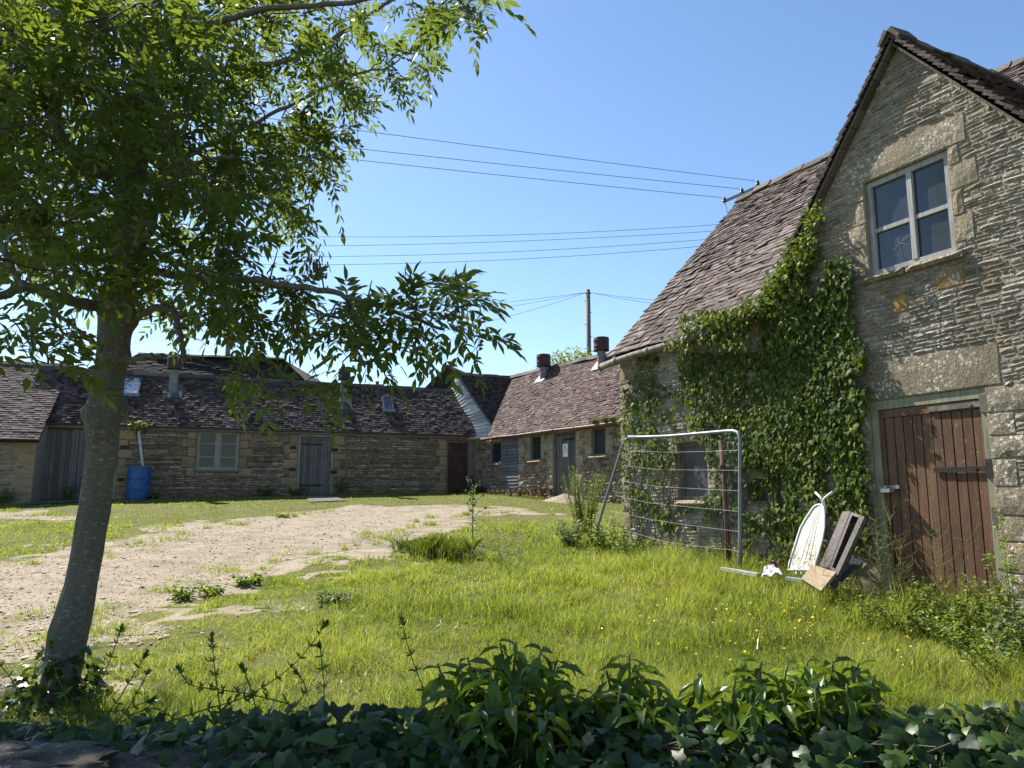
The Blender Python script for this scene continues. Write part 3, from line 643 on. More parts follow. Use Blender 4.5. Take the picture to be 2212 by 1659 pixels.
for sk, mat, kerb in ((sk1, 'frost', .05), (sk2, 'skyglass', .06)):
    m = MB(); a, b, c, d = sk; P = RL.pt; fw2 = .045; o = .07
    for (x0, x1, y0, y1) in ((a, a + fw2, c, d), (b - fw2, b, c, d), (a + fw2, b - fw2, d - fw2, d)): m.hexa([P(x0, y0, -.02), P(x1, y0, -.02), P(x1, y1, -.02), P(x0, y1, -.02), P(x0, y0, o), P(x1, y0, o), P(x1, y1, o), P(x0, y1, o)])
    s = m.build('skylight', M['lead'], yard)
    m = MB(); m.quad(P(a + fw2, c, o - .02), P(b - fw2, c, o - .02), P(b - fw2, d - fw2, o - .02), P(a + fw2, d - fw2, o - .02)); m.build('pane', M[mat], s)
    m = MB(); m.hexa([P(a - .04, c - .10, .02), P(b + .04, c - .10, .02), P(b + .04, c + .01, .03), P(a - .04, c + .01, .03), P(a - .04, c - .10, .05), P(b + .04, c - .10, .05), P(b + .04, c + .01, .075), P(a - .04, c + .01, .075)]); m.build('lead_apron', M['galv'], s)
for fx, fy, cy, rp, rc in ((374, 846, 786, .13, .24), (742, 872, 810, .12, .21)):
    f = RL.uv(fx, fy); foot = RL.pt(*f); q = at(fx, cy, foot[1])
    vt = vent_on(yard, foot, None, rp, rc, .40, float(q[2] - foot[2]) - .18)
    m = MB(); m.quad(RL.pt(f[0] - .28, f[1] - .35, .04), RL.pt(f[0] + .28, f[1] - .35, .04), RL.pt(f[0] + .28, f[1] + .35, .045), RL.pt(f[0] - .28, f[1] + .35, .045)); m.build('lead_flashing', M['lead'], vt)
# slipped strip of felt below the first flue
# doors and window of the range
def plank_door(parent, W, h, fmat, dmat, fw, pw, o=-.10, hinges=(), name='door', leafs=1, sidegap=0):
    u0, u1, z0, z1 = h; m = MB(); W.box(m, u0 + .003, u0 + fw, z0, z1 - .003, o - .03, o + .07, .5); W.box(m, u1 - fw, u1 - .003, z0, z1 - .003, o - .03, o + .07, .5); W.box(m, u0 + fw, u1 - fw, z1 - fw, z1 - .003, o - .03, o + .068, .6)
    m.build(name + '_frame', M[fmat], parent); a, b = u0 + fw + .008, u1 - fw - .008; zt = z1 - fw - .012
    for k in range(leafs):
        x0 = a + (b - a) * k / leafs; x1 = a + (b - a) * (k + 1) / leafs - (.012 if k < leafs - 1 else 0); m = MB(); planks(W, m, x0, x1, z0, zt - .10, o, pw, .03, .009, (.15, .85), .005); W.box(m, x0, x1, zt - .095, zt, o, o + .032, .4); d = m.build(name, M[dmat], parent)
        for zf, ln, lefty in hinges:
            m = MB(); zc = gL + (zt - gL) * zf; ua = x0 - .03 if lefty else x1 - (x1 - x0) * ln; ub = x0 + (x1 - x0) * ln if lefty else x1 + .03
            W.box(m, ua, ub, zc - .03, zc + .03, o + .034, o + .052); m.build('hinge', M['iron'], d)
    return d
plank_door(yard, WL, hG, 'paleframe', 'greywood', .07, .13, -.09, (), 'garage_door', 2)
dd = plank_door(yard, WL, hD, 'paleframe', 'greywood', .065, .11, -.08, ((.87, .72, True), (.16, .72, True)))
m = MB(); c = WL.uz(714, 1000); WL.box(m, c[0] - .05, c[0], c[1] - .06, c[1] + .03, -.05, -.03); m.build('latch', M['iron'], dd)
u0, u1, z0, z1 = hX; m = MB(); frame(WL, m, u0 + .003, u1 - .003, z0, z1 - .003, -.14, -.02, .05, False); WL.box(m, u1 - .26, u1 - .05, z0, z1 - .06, -.12, -.05); m.build('door_frame', M['greywood'], yard)
m = MB(); W3 = WL; W3.box(m, u0 + .06, u1 - .27, z0, z1 - .06, -.11, -.085); dd = m.build('door', M['rustdoor'], yard); m = MB(); W3.box(m, u0 + .06, u1 - .27, z1 - .20, z1 - .16, -.084, -.072); m.build('rail', M['rustdoor'], dd); m = MB(); W3.box(m, u1 - .34, u1 - .31, (z0 + z1) / 2, (z0 + z1) / 2 + .12, -.084, -.06); m.build('latch', M['iron'], dd)
u0, u1, z0, z1 = hW; m = MB(); frame(WL, m, u0 + .004, u1 - .004, z0 + .004, z1 - .004, -.13, -.045, .05); um = (u0 + u1) / 2; WL.box(m, um - .045, um + .045, z0 + .054, z1 - .054, -.128, -.048)
for a, b in ((u0 + .054, um - .045), (um + .045, u1 - .054)):
    frame(WL, m, a + .002, b - .002, z0 + .056, z1 - .056, -.12, -.065, .05)
    for k in (1, 2): zc = z0 + (z1 - z0) * k / 3; WL.box(m, a + .05, b - .05, zc - .016, zc + .016, -.115, -.075)
win = m.build('window', M['paleframe'], yard); m = MB()
for a, b in ((u0 + .06, um - .05), (um + .05, u1 - .06)): m.quad(WL.pt(a, z0 + .06, -.095), WL.pt(b, z0 + .06, -.095), WL.pt(b, z1 - .06, -.095), WL.pt(a, z1 - .06, -.095))
m.build('pane', M['netglass'], win); m = MB(); WL.box(m, u0 - .06, u1 + .06, z0 - .05, z0 - .002, -.1, .05); m.build('window_sill', M['greywood'], win)
for x, y in ((633, 967), (723, 972), (632, 1014), (721, 1020), (268, 966), (262, 1036)):
    c = WL.uz(x, y); m = MB(); WL.box(m, c[0] - .10, c[0] + .10, c[1] - .055, c[1] + .055, .0, .046); WL.box(m, c[0] - .05, c[0] + .05, c[1] - .02, c[1] + .02, .046, .06); m.build('pintle_block', M['iron'], yard)

# ------------------------------------------------------------------ projecting outbuilding at the far left
WO = WL.off(1.1); uO1 = WO.uz(74, 1010)[0]; uO0 = uO1 - 6; zEO = WO.uz(40, 948, .1)[1]; gO = float(gz(*WO.pt(uO1, 0)[:2])); zbo = gO - .4
out = thing('stone_outbuilding', 'stone outbuilding end with steep tiled roof left of the grey garage doors', 'outbuilding', WO.pt(uO1 - 1, gO))
b_ = MB(); backing(WO, b_, [zbo, zEO], lambda z: (uO0, uO1), []); b_.quad(WO.pt(uO1, zbo), WO.pt(uO1, zEO), WO.pt(uO1, zEO, -1.1), WO.pt(uO1, zbo, -1.1)); b_.add([WO.pt(uO1, zEO), WO.pt(uO1, zRl, -3.15), WO.pt(uO1, zEO, -3.15)], [(0, 1, 2)])
b_.quad(WO.pt(uO0, zbo, -5), WO.pt(uO0, zEO, -5), WO.pt(uO1, zEO, -5), WO.pt(uO1, zbo, -5)); wo = b_.build('wall', M['mortar'], out)
s_ = MB(); bo = []; z = zbo; i = 0
while z < zEO - .1: k = U(.16, .3); bo.append((uO1 - (.42 if i % 2 else .26), uO1, z, min(z + k, zEO) - .008, U(.2, .9))); z += k; i += 1
courses(WO, s_, zbo + .1, zEO - .02, lambda z: (uO0 + 3, uO1 - .001), [b[:4] for b in bo], (.05, .12), (.14, .42), .02, (.015, .035), .4, (.1, .9), wl); s_.build('rubble_facing', M['range'], wo)
s_ = MB()
for b in bo: stone(WO, s_, b[0], b[1], b[2], b[3], .03, b[4], .1, .01)
s_.build('dressed_stones', M['rangedress'], wo)
RO = Roof(WO.pt(uO0, zEO - .02, .15), WO.d, -WO.n * 3.3 + np.array([0, 0, zRl + .06 - zEO])); vO = math.hypot(3.3, zRl + .06 - zEO); po = [(0, 0), (uO1 - uO0 + .08, 0), (uO1 - uO0 + .08, vO), (0, vO)]
m = MB(); tiles(RO, m, [(2.5, 0), po[1], po[2], (2.5, vO)], (.12, .10), (.14, .22), .018, .4, (.3, 1.0)); ro = m.build('roof', M['tiledark'], out); m = MB(); poly_sheet(RO, m, po, -.05); dn = norm(-WO.n * 2 - np.array([0, 0, 2])); m.quad(RO.pt(0, vO), RO.pt(po[1][0], vO), RO.pt(po[1][0], vO) + dn * 3, RO.pt(0, vO) + dn * 3); m.build('underlay', M['underlay'], ro)
m = MB(); ridge_stones(m, RO.pt(2, vO), RO.pt(po[1][0], vO), -dn, RO.ev, (.3, .5), .16, .05, .02); m.build('ridge', M['ridge'], ro)
m = MB(); m.tube([WO.pt(uO0, zEO - .05, .20), WO.pt(uO1 + .1, zEO - .05, .20)], .05, 8); m.build('gutter', M['iron'], out, True)

# ================================================================== the right wing of the yard with two roof ventilators
dW = norm(ray(0, 1078) * [1, 1, 0]); cLW = WL.pt(WL.uz(1040, 1078)[0], 0); WW = Wall(cLW[:2], -dW[:2])
def qw(x, y): return ((1750 + x / 2.37) / 1.736, (1200 + y / 2.37) / 1.736)
gW = float(gz(*WW.pt(3, 0)[:2])); zbw = gW - .4; zEW = (WW.uz(*qw(300, 1042), .1)[1] + WW.uz(*qw(1300, 905), .1)[1]) / 2 + .04; uW1 = 11.0
wing = thing('stone_wing', 'stone yard wing with reddish tiled roof and two drum ventilators', 'farm building', WW.pt(4, gW))
def hw(x0, y0, x1, y1, zl=None): a = qw(x0, y0); b = qw(x1, y1); return hole(WW, a[0], a[1], b[0], b[1], zl)
h1 = hw(212, 1085, 306, 1275); hb = hw(308, 1052, 462, 1560, zbw); h2 = hw(566, 1025, 662, 1248); h3 = hw(772, 995, 974, 1575, zbw); h4 = hw(1112, 952, 1236, 1205)
h1 = (h1[0], hb[0] - .002, h1[2], h1[3]); holesW = [h1, hb, h2, h3, h4]; blw = []
for h in (hb, h3):
    z = h[3]; i = 0
    while z > gW - .1:
        k = U(.2, .34); blw.append((h[1] + .004, h[1] + (.34 if i % 2 else .2), z - k + .006, z, U(.3, .9)))
        if h is h3: blw.append((h[0] - (.34 if i % 2 else .22), h[0] - .004, z - k + .006, z, U(.3, .9)))
        z -= k; i += 1
for h in (h2, h4):
    z = h[3]; i = 0
    while z > h[2] + .05:
        k = min(U(.2, .3), z - h[2])
        blw.append((h[1] + .004, h[1] + (.3 if i % 2 else .18), z - k + .006, z, U(.3, .8))); blw.append((h[0] - (.18 if i % 2 else .3), h[0] - .004, z - k + .006, z, U(.3, .8))); z -= k; i += 1
blw = [b for b in blw if not any(b[1] > h[0] + .01 and b[0] < h[1] - .01 and b[3] > h[2] and b[2] < h[3] for h in holesW)]
for h in (h1, h2, h3, h4, hb):
    if h[3] + .05 < zEW: blw.append((h[0] - .08, h[1] + .08, h[3] + .004, min(zEW - .02, h[3] + .16), U(.5, .7)))
b_ = MB(); backing(WW, b_, [zbw, zEW], lambda z: (0, uW1), holesW)
for h in holesW: reveal(WW, b_, h, .15)
b_.quad(WW.pt(-2, zbw, -4.3), WW.pt(-2, zEW, -4.3), WW.pt(uW1, zEW, -4.3), WW.pt(uW1, zbw, -4.3)); b_.quad(WW.pt(uW1, zbw, 0), WW.pt(uW1, zEW, 0), WW.pt(uW1, zEW, -4.3), WW.pt(uW1, zbw, -4.3)); ww_ = b_.build('wall', M['mortar'], wing)
s_ = MB(); courses(WW, s_, zbw + .1, zEW - .02, lambda z: (0.05, 8.5), holesW + [b[:4] for b in blw], (.05, .12), (.08, .26), .014, (.02, .05), .5, (.05, .95), wl); s_.build('rubble_facing', M['wing'], ww_)
s_ = MB()
for b in blw: stone(WW, s_, b[0], b[1], b[2], b[3], .04, b[4], .08, .01)
s_.build('dressed_stones', M['dress'], ww_)
runW = 2.1; zRW = (WW.uz(1150, 806, -runW)[1] + WW.uz(*qw(1330, 270), -runW)[1]) / 2
RW = Roof(WW.pt(-.1, zEW - .02, .16), WW.d, -WW.n * (runW + .16) + np.array([0, 0, zRW - zEW + .02])); vW = math.hypot(runW + .16, zRW - zEW + .02)
vb = RW.uv(1062, 945); vt_ = RW.uv(1106, 816); pW = [(vb[0] - .3, 0), (uW1, 0), (uW1, vW), (vt_[0], vW)]
sagW = lambda u, v: .02 * math.sin(1.3 * u) * v / vW + .01 * math.sin(3 * u + 2 * v)
m = MB(); tiles(RW, m, [pW[0], (9.2, 0), (9.2, vW), pW[3]], (.105, .095), (.13, .19), .015, 1.1, (.15, .9), sagW); rw = m.build('roof', M['tilered'], wing)
dn = norm(-WW.n * runW - np.array([0, 0, zRW - zEW])); m = MB(); poly_sheet(RW, m, pW, -.05); m.quad(RW.pt(pW[3][0], vW), RW.pt(uW1, vW), RW.pt(uW1, vW) + dn * vW, RW.pt(pW[3][0] - 2, vW) + dn * vW); m.build('underlay', M['underlay'], rw)
m = MB(); ridge_stones(m, RW.pt(pW[3][0] - .1, vW), RW.pt(uW1, vW), -dn, RW.ev, (.32, .5), .17, .05, .03); m.build('ridge', M['ridge'], rw)
m = MB(); pts = [WW.pt(.25 + k * 1.05, zEW - .07 + .01 * math.sin(2 * k), .17) for k in range(9)]; m.tube(pts, .05, 8)
for p in pts[1:]: m.tube([p - WW.d * .04, p + WW.d * .04], .057, 8)
m.build('gutter', M['gutterred'], wing, True)
for (fx, fy), cy, rp in ((qw(684, 510), qw(0, 415)[1], .145), (qw(1200, 395), qw(0, 275)[1], .14)):
    f = RW.uv(fx, fy); foot = RW.pt(*f); q = at(fx, cy, foot[1]); vt = vent_on(wing, foot, None, rp, .255, .44, float(q[2] - foot[2]))
    m = MB(); m.quad(RW.pt(f[0] - .3, f[1] - .28, .05), RW.pt(f[0] + .22, f[1] - .28, .05), RW.pt(f[0] + .22, f[1] + .4, .05), RW.pt(f[0] - .3, f[1] + .4, .05)); m.build('lead_flashing', M['lead'], vt)
for h, gl in ((h1, 'greenglass'), (h2, 'greenglass'), (h4, 'glass')):
    u0, u1, z0, z1 = h; m = MB(); frame(WW, m, u0 + .004, u1 - .004, z0 + .004, z1 - .004, -.12, -.03, .055); w = m.build('window', M['greywood'], wing)
    m = MB(); m.quad(WW.pt(u0 + .05, z0 + .05, -.08), WW.pt(u1 - .05, z0 + .05, -.08), WW.pt(u1 - .05, z1 - .05, -.08), WW.pt(u0 + .05, z1 - .05, -.08)); m.build('pane', M[gl], w)
    m = MB(); stone(WW, m, u0 - (.12 if h is not h1 else .08), u1 + (.12 if h is not h1 else -.01), z0 - .085, z0 - .003, .13, .7, .04, .012); m.build('window_sill', M['dress'], w)
u0, u1, z0, z1 = hb; m = MB(); z = gW + .05; n_ = 17; st = (z1 - z) / n_
for k in range(n_):
    zz = z + st * k; o = .03; m.hexa([WW.pt(u0 + U(0, .02), zz, -.02), WW.pt(u1 - U(0, .02), zz + U(-.01, .01), -.02), WW.pt(u1 - .01, zz, o + U(0, .01)), WW.pt(u0 + .01, zz, o + U(0, .01)), WW.pt(u0 + .005, zz + st * 1.05, -.022), WW.pt(u1 - .005, zz + st * 1.05, -.022), WW.pt(u1 - .01, zz + st * 1.05, 0), WW.pt(u0 + .01, zz + st * 1.05, 0)], U(.15, .9))
m.build('boarded_doorway', M['greyboard'], wing)
u0, u1, z0, z1 = h3; m = MB(); W_ = WW; W_.box(m, u0 + .003, u0 + .10, z0, z1 - .003, -.12, -.02, .3); W_.box(m, u1 - .05, u1 - .003, z0, z1 - .003, -.12, -.02, .3); W_.box(m, u0 + .1, u1 - .05, z1 - .07, z1 - .003, -.12, -.022, .3); m.build('door_frame', M['greywood'], wing)
m = MB(); planks(WW, m, u0 + .11, u1 - .06, z0, z1 - .08, -.08, .085, .03, .014, (.2, .95), .008, .03); wd = m.build('door', M['greywood'], wing); m = MB(); WW.box(m, u1 - .6, u1 - .02, z1 - .26, z1 - .20, -.04, -.026); m.build('hinge', M['iron'], wd)
m = MB(); a = WW.uz(*qw(848, 1102)); b = WW.uz(*qw(892, 1214)); WW.box(m, a[0], b[0], b[1], a[1], -.034, -.028)
sg_u, sg_z, sg_w, sg_h = (a[0] + b[0]) / 2, (a[1] + b[1]) / 2, b[0] - a[0], a[1] - b[1]
sign = thing('warning_sign', 'white CCTV warning sign fixed to the grey plank door', 'sign', WW.pt(sg_u, b[1], -.03)); m.build('sign_plate', M['signwhite'], sign)
def words(txt, size, u, z, o, name):
    cu = bpy.data.curves.new('lettering', 'FONT'); cu.body = txt; cu.size = size; cu.align_x = 'CENTER'; cu.extrude = .0008; to = bpy.data.objects.new('tmp', cu); col.objects.link(to); bpy.context.view_layer.update()
    me = bpy.data.meshes.new_from_object(to.evaluated_get(bpy.context.evaluated_depsgraph_get())); bpy.data.objects.remove(to)
    V = np.array([v.co[:] for v in me.vertices]); W_ = np.array([WW.pt(u + v[0], z + v[1], o + v[2]) for v in V]) - LOC[sign.name]; me.vertices.foreach_set('co', W_.astype(np.float32).ravel()); me.update()
    _link(name, me, M['ink'], sign)
words('CCTV', sg_w * .36, sg_u, sg_z - sg_h * .12, -.027, 'lettering'); words('24 hour', sg_w * .2, sg_u + sg_w * .08, sg_z + sg_h * .10, -.027, 'lettering'); words('in operation', sg_w * .165, sg_u, sg_z - sg_h * .24, -.027, 'lettering')
m = MB(); m.hexa([WW.pt(sg_u + a_, sg_z + b_2, o_) for o_ in (-.028, -.026) for a_, b_2 in ((-sg_w * .22, sg_h * .22), (-sg_w * .13, sg_h * .18), (sg_w * .14, sg_h * .38), (sg_w * .03, sg_h * .43))]); WW.box(m, sg_u + sg_w * .08, sg_u + sg_w * .12, sg_z + sg_h * .19, sg_z + sg_h * .30, -.028, -.026); WW.box(m, sg_u + sg_w * .08, sg_u + sg_w * .28, sg_z + sg_h * .19, sg_z + sg_h * .21, -.028, -.0255); m.build('camera_symbol', M['ink'], sign)

# ------------------------------------------------------------------ taller bay in the corner, boarded where it stands above the low roof
fo = .42; runC = 1.7; ra = WL.uz(985, 805, -runC); rb = WL.uz(1104, 816, -runC); ea = WL.uz(1036, 946, fo); zRC = (ra[1] + rb[1]) / 2; zEC = ea[1]
bay = thing('corner_bay', 'taller tiled corner bay with a strip of white weatherboards, between range and wing', 'farm building', WL.pt(ea[0], gL))
RC = Roof(WL.pt(ra[0], zEC, fo), WL.d, -WL.n * (runC + fo) + np.array([0, 0, zRC - zEC])); vC = math.hypot(runC + fo, zRC - zEC)
e0 = ea[0] - ra[0]; tp = rb[0] - ra[0]; eb = RC.uv(1064, 944)[0]
pc = [(e0 + .36, .02), (e0 + .45, .02), (tp + .3, vC), (0, vC)]
pc = [(RC.uv(1082, 944)[0], 0), (RC.uv(1086, 944)[0], 0), (tp + .25, vC), (0.02, vC)]
m = MB(); tiles(RC, m, pc, (.11, .095), (.12, .18), .015, .9, (.0, .5)); rc = m.build('roof', M['tiledark'], bay); m = MB(); poly_sheet(RC, m, pc, -.05); dn = norm(-WL.n * (runC + fo) - np.array([0, 0, zRC - zEC])); m.quad(RC.pt(0, vC), RC.pt(tp + 3, vC), RC.pt(tp + 3, vC) + dn * vC, RC.pt(0, vC) + dn * vC); m.build('underlay', M['underlay'], rc)
m = MB(); ridge_stones(m, RC.pt(-.05, vC), RC.pt(tp + .2, vC), -dn, RC.ev, (.3, .5), .14, .04, .02); m.build('ridge', M['ridge'], rc)
# weatherboards: from the low roof's surface up to the bay's verge
m = MB(); A0 = RC.pt(pc[0][0], 0, -.03); A1 = RC.pt(pc[3][0], vC, -.03); B0 = WL.pt(WL.uz(1010, 946, .2)[0], zEC - .02, .2); B1 = WL.pt(WL.uz(979, 826, -runC + .1)[0], 0, -runC + .1); B1[2] = WL.uz(979, 842, -runC + .1)[1]
B0 = np.array(at(1012, 948, A0[1] - .1)); B1 = np.array(at(975, 840, A1[1] - .02)); nb = 19
nf = np.cross(A1 - A0, B0 - A0); nf = norm(nf); nf = nf if nf @ (EYE - A0) > 0 else -nf
for k in range(nb):
    f0, f1 = k / nb, (k + 1.12) / nb; a0, a1 = lerp(A0, A1, f0), lerp(A0, A1, min(f1, 1)); b0, b1 = lerp(B0, B1, f0), lerp(B0, B1, min(f1, 1)); j = U(-.01, .01)
    m.hexa([b0 - nf * .02, a0 - nf * .02, a0 + nf * (.045 + j), b0 + nf * (.045 - j), b1 - nf * .022, a1 - nf * .022, a1 + nf * .008, b1 + nf * .008], U(.1, 1))
m.build('weatherboards', M['whiteboard'], bay)
m = MB(); a = RC.pt(pc[0][0] - .02, -.05, .0); b = RC.pt(pc[3][0] - .02, vC, .0); m.beam(a, b, .03, .09, side=WL.d); m.build('bargeboard', M['greywood'], bay)
# stone wall under the bay between the brown door and the wing
m = MB(); s_ = MB(); u0 = hX[1] + .01; u1 = WL.uz(1046, 1000)[0] + .02; 
backing(WL.off(.03), m, [zb, zEC - .02], lambda z: (u0, u1), []); wb = m.build('wall', M['mortar'], bay)
courses(WL.off(.035), s_, zb + .1, zEC - .05, lambda z: (u0 + .01, u1 - .01), [], (.06, .14), (.15, .35), .012, (.015, .03), .3, (.05, .7), wl); s_.build('rubble_facing', M['wing'], wb)

# ================================================================== roofs behind
m = MB(); Y = 44.0
hall = thing('hipped_barn', 'dark hipped barn roof rising behind the low range, under the branches', 'barn', (at(560, 820, Y)[0], Y, float(gz(0, Y))))
a = at(668, 833, Y); b = at(610, 775, Y + 1.1); c = at(300, 764, Y - .5 + 1.1); d = at(200, 815, Y - 1.5); g0 = float(gz(0, Y)) - .2
a2 = at(668, 833, Y + .0); bk = lambda p: p + np.array([1.2, 5.5, 0])
e_u = norm(a - d); RH = Roof(d, e_u, (c - d) - e_u * ((c - d) @ e_u)); pd = [RH.of(d), RH.of(a), RH.of(b), RH.of(c)]
tiles(RH, m, pd, (.14, .11), (.2, .34), .02, 1.0, (.0, .5)); rh = m.build('roof', M['tileblack'], hall)
m = MB(); poly_sheet(RH, m, pd, -.04); m.quad(a, bk(a), b + [0, .2, 0], b); m.quad(d, c, c + [0, .2, 0], bk(d)); m.quad(b, bk(a), bk(d), c); m.build('underlay', M['underlay'], rh)
m = MB(); ridge_stones(m, c, b, norm([.3, -3, -2]) * -1, RH.ev, (.4, .6), .2, .05, .03); ridge_stones(m, b, a + .0, norm(np.array([-.5, -2.0, 1.])), norm(np.array([-.8, .4, .8])), (.3, .45), .14, .04, .02); m.build('ridge', M['tileblack'], rh)
m = MB(); lo = lambda p: np.array([p[0], p[1], g0]); m.quad(lo(d), lo(a), a - [0, 0, .05], d - [0, 0, .05]); m.quad(lo(a), lo(bk(a)), bk(a) - [0, 0, .05], a - [0, 0, .05]); m.build('wall', M['range'], hall)
Y = 40.0; far = thing('slate_gable_house', 'dark slated gable peeping over the low roof beside the corner bay', 'house', (at(960, 850, Y)[0], Y, float(gz(0, Y))))
ap = at(967, 793, Y); l = at(905, 856, Y); r = at(1010, 838, Y); g0 = float(gz(0, Y)) - .2; bkv = np.array([2.5, 8.0, 0]); m = MB()
WG = Wall(l[:2], (r - l)[:2]); uu = float((r - l)[:2] @ WG.d[:2]); ua = float((ap - l)[:2] @ WG.d[:2])
RGf = Roof(WG.pt(-.2, l[2] - 1.2, .02), WG.d, np.array([0, 0, 1.0]) - WG.n * .02); hh = ap[2] - l[2]; sl = hh / ua; slr = (ap[2] - r[2]) / (uu - ua)
pg = [(-1.2 / sl + .2, 0), (uu + .2 + (r[2] - l[2] + 1.2) / slr, 0), (ua + .2, hh + 1.2)]; tiles(RGf, m, pg, (.13, .13), (.2, .3), .018, .8, (0, .6)); m.build('slate_hanging', M['tileblack'], far)
m = MB(); q0, q1, q2 = [RGf.pt(*p) for p in pg]
for p_ in (q0, q1): m.hexa([p_ - WG.n * -.1, q2 + WG.n * .1, q2 + bkv, p_ + bkv, p_ + WG.n * .1 + [0, 0, .12], q2 + WG.n * .1 + [0, 0, .14], q2 + bkv + [0, 0, .14], p_ + bkv + [0, 0, .12]], .3)
m.build('roof', M['tiledark'], far); m = MB(); m.quad([q0[0], q0[1], g0], [q1[0], q1[1], g0], q1, q0); m.build('wall', M['range'], far)
Y = 60.0; ch = thing('chimney', 'square stone chimney stack just showing above the low ridge', 'chimney', at(815, 860, Y)); c = at(815, 852, Y); t = at(815, 832, Y); w = .42
m = MB(); m.hexa([c + [sx * w, sy * w, -3.2] for sx, sy in ((-1, -1), (1, -1), (1, 1), (-1, 1))] + [t + [sx * w, sy * w, -.25] for sx, sy in ((-1, -1), (1, -1), (1, 1), (-1, 1))]); m.hexa([t + [sx * w * 1.25, sy * w * 1.25, -.25] for sx, sy in ((-1, -1), (1, -1), (1, 1), (-1, 1))] + [t + [sx * w * 1.25, sy * w * 1.25, 0] for sx, sy in ((-1, -1), (1, -1), (1, 1), (-1, 1))]); m.build('stack', M['wing'], ch)
m = MB(); m.lathe(t, [(.14, -.02), (.14, .22), (.17, .24), (.17, .3)], 10); m.build('chimney_pot', M['tilered'], ch)
# ================================================================== ground, track, lawn
px_track = [(-420, 1232), (0, 1214), (150, 1204), (225, 1178), (300, 1136), (450, 1122), (600, 1115), (700, 1103), (790, 1091), (1000, 1093), (1130, 1101), (1235, 1106), (1150, 1115), (1010, 1114), (930, 1132), (860, 1172), (750, 1192), (640, 1216), (560, 1246), (480, 1268), (400, 1290), (350, 1322), (330, 1368), (240, 1400), (180, 1428), (-420, 1470)]
px_strip = [(-420, 1110), (60, 1104), (200, 1106), (270, 1112), (180, 1118), (-420, 1122)]
px_patch = [(370, 1345), (470, 1318), (600, 1312), (680, 1325), (560, 1350), (430, 1362)]
G1 = [gpt(*p)[:2] for p in px_track]; G2 = [gpt(*p)[:2] for p in px_strip]; G3 = [gpt(*p)[:2] for p in px_patch]
def gravel(x, y):
    """True where the track is bare gravel"""
    jx = (vnoise(x, y, .9, 1) - .5) * 1.3 + (vnoise(x, y, .28, 2) - .5) * .9; jy = (vnoise(x, y, 1.1, 3) - .5) * 1.6 + (vnoise(x, y, .3, 4) - .5) * 1.3 + (vnoise(x, y, .12, 8) - .5) * .5
    X, Y = x + jx, y + jy; g = inpoly(X, Y, G1) | inpoly(X, Y, G2) | (inpoly(X, Y, G3) & (vnoise(x, y, .35, 9) > .35))
    return g
def worn_out(x, y):
    """True where the sward beside the track has worn through"""
    gf2 = np.mean([gravel(x + r_ * math.cos(a_), y + r_ * math.sin(a_) * 1.2) for r_ in (.8, 1.5, 2.2) for a_ in (.5, 1.3, 2.0, 3.0, 4.0, 5.0)], axis=0); worn = vnoise(x, y, .7, 36) * .65 + vnoise(x, y, .22, 37) * .45
    return worn < 1.15 * gf2 ** .75 * (x < 1.5) * (y < 17)
def axis(lo, hi, step, far):
    a = np.arange(lo, hi + 1e-6, step); o = [hi]; s = step
    while o[-1] < far: s *= 1.35; o.append(o[-1] + s)
    q = [lo]; s = step
    while q[-1] > -far: s *= 1.35; q.append(q[-1] - s)
    return np.concatenate([np.array(q[1:][::-1]), a, np.array(o[1:])])
xs = axis(-18, 10, .14, 1500); ys = axis(2, 27, .11, 1500); ys = ys[ys > -60]
Xg, Yg = np.meshgrid(xs, ys); Zg = gz(Xg, Yg); V = np.stack([Xg, Yg, Zg], -1).reshape(-1, 3); nx_ = len(xs); ny_ = len(ys)
ii = (np.arange(ny_ - 1)[:, None] * nx_ + np.arange(nx_ - 1)[None]); quads = np.stack([ii, ii + 1, ii + 1 + nx_, ii + nx_], -1).reshape(-1, 4)
def ground_mat(name, gravelly):
    n = NT(name); v = n.coord()
    peb = n.voro(v, 75, out=1); pd = n.voro(v, 75); big = n.voro(v, 9, out=1)
    gc = n.mix(n.noise(v, .8, 5), (.41, .33, .245), (.32, .255, .185)); gc = n.mix(.55, gc, n.ramp(peb, [(0, (.25, .19, .13)), (.5, (.40, .325, .24)), (1, (.60, .525, .42))])); gc = n.mix(1.0, gc, n.ramp(pd, [(.25, 1.06), (.6, .68)]), 'MULTIPLY')
    gc = n.mix(n.ramp(n.noise(v, 2.6, 6, .65), [(.46, 0), (.62, .75)]), gc, (.19, .165, .105))
    so = n.mix(n.noise(v, 6, 6, .65), (.085, .075, .028), (.12, .135, .03)); so = n.mix(n.ramp(n.noise(v, 1.5, 4), [(.55, 0), (.75, .6)]), so, (.20, .165, .09))
    edge = n.ramp(n.math('ADD', n.attr('gravel'), n.math('MULTIPLY', n.math('SUBTRACT', n.noise(v, 7, 5, .7), .5), .9)), [(.4, 0), (.6, 1)])
    c = n.mix(edge, so, gc)
    h = n.math('ADD', n.math('MULTIPLY', pd, -1.0), n.math('MULTIPLY', n.noise(v, 60, 5), .6))
    return n.done(n.pbsdf(c, .95, n.bump(h, .7, .012), spec=.1))
def gattr(o, P):
    g = np.zeros(len(P)); far = np.zeros(len(P))
    for dx in (-.12, 0, .12):
        for dy in (-.15, 0, .15): g += gravel(P[:, 0] + dx, P[:, 1] + dy); far += gravel(P[:, 0] + dx * 6, P[:, 1] + dy * 8)
    g = np.maximum(g, 8.0 * worn_out(P[:, 0], P[:, 1]))
    a = o.data.attributes.new('gravel', 'FLOAT', 'POINT'); a.data.foreach_set('value', (g / 9).astype(np.float32))
M['ground'] = ground_mat('meadow_soil', False); M['track'] = ground_mat('gravel', True)
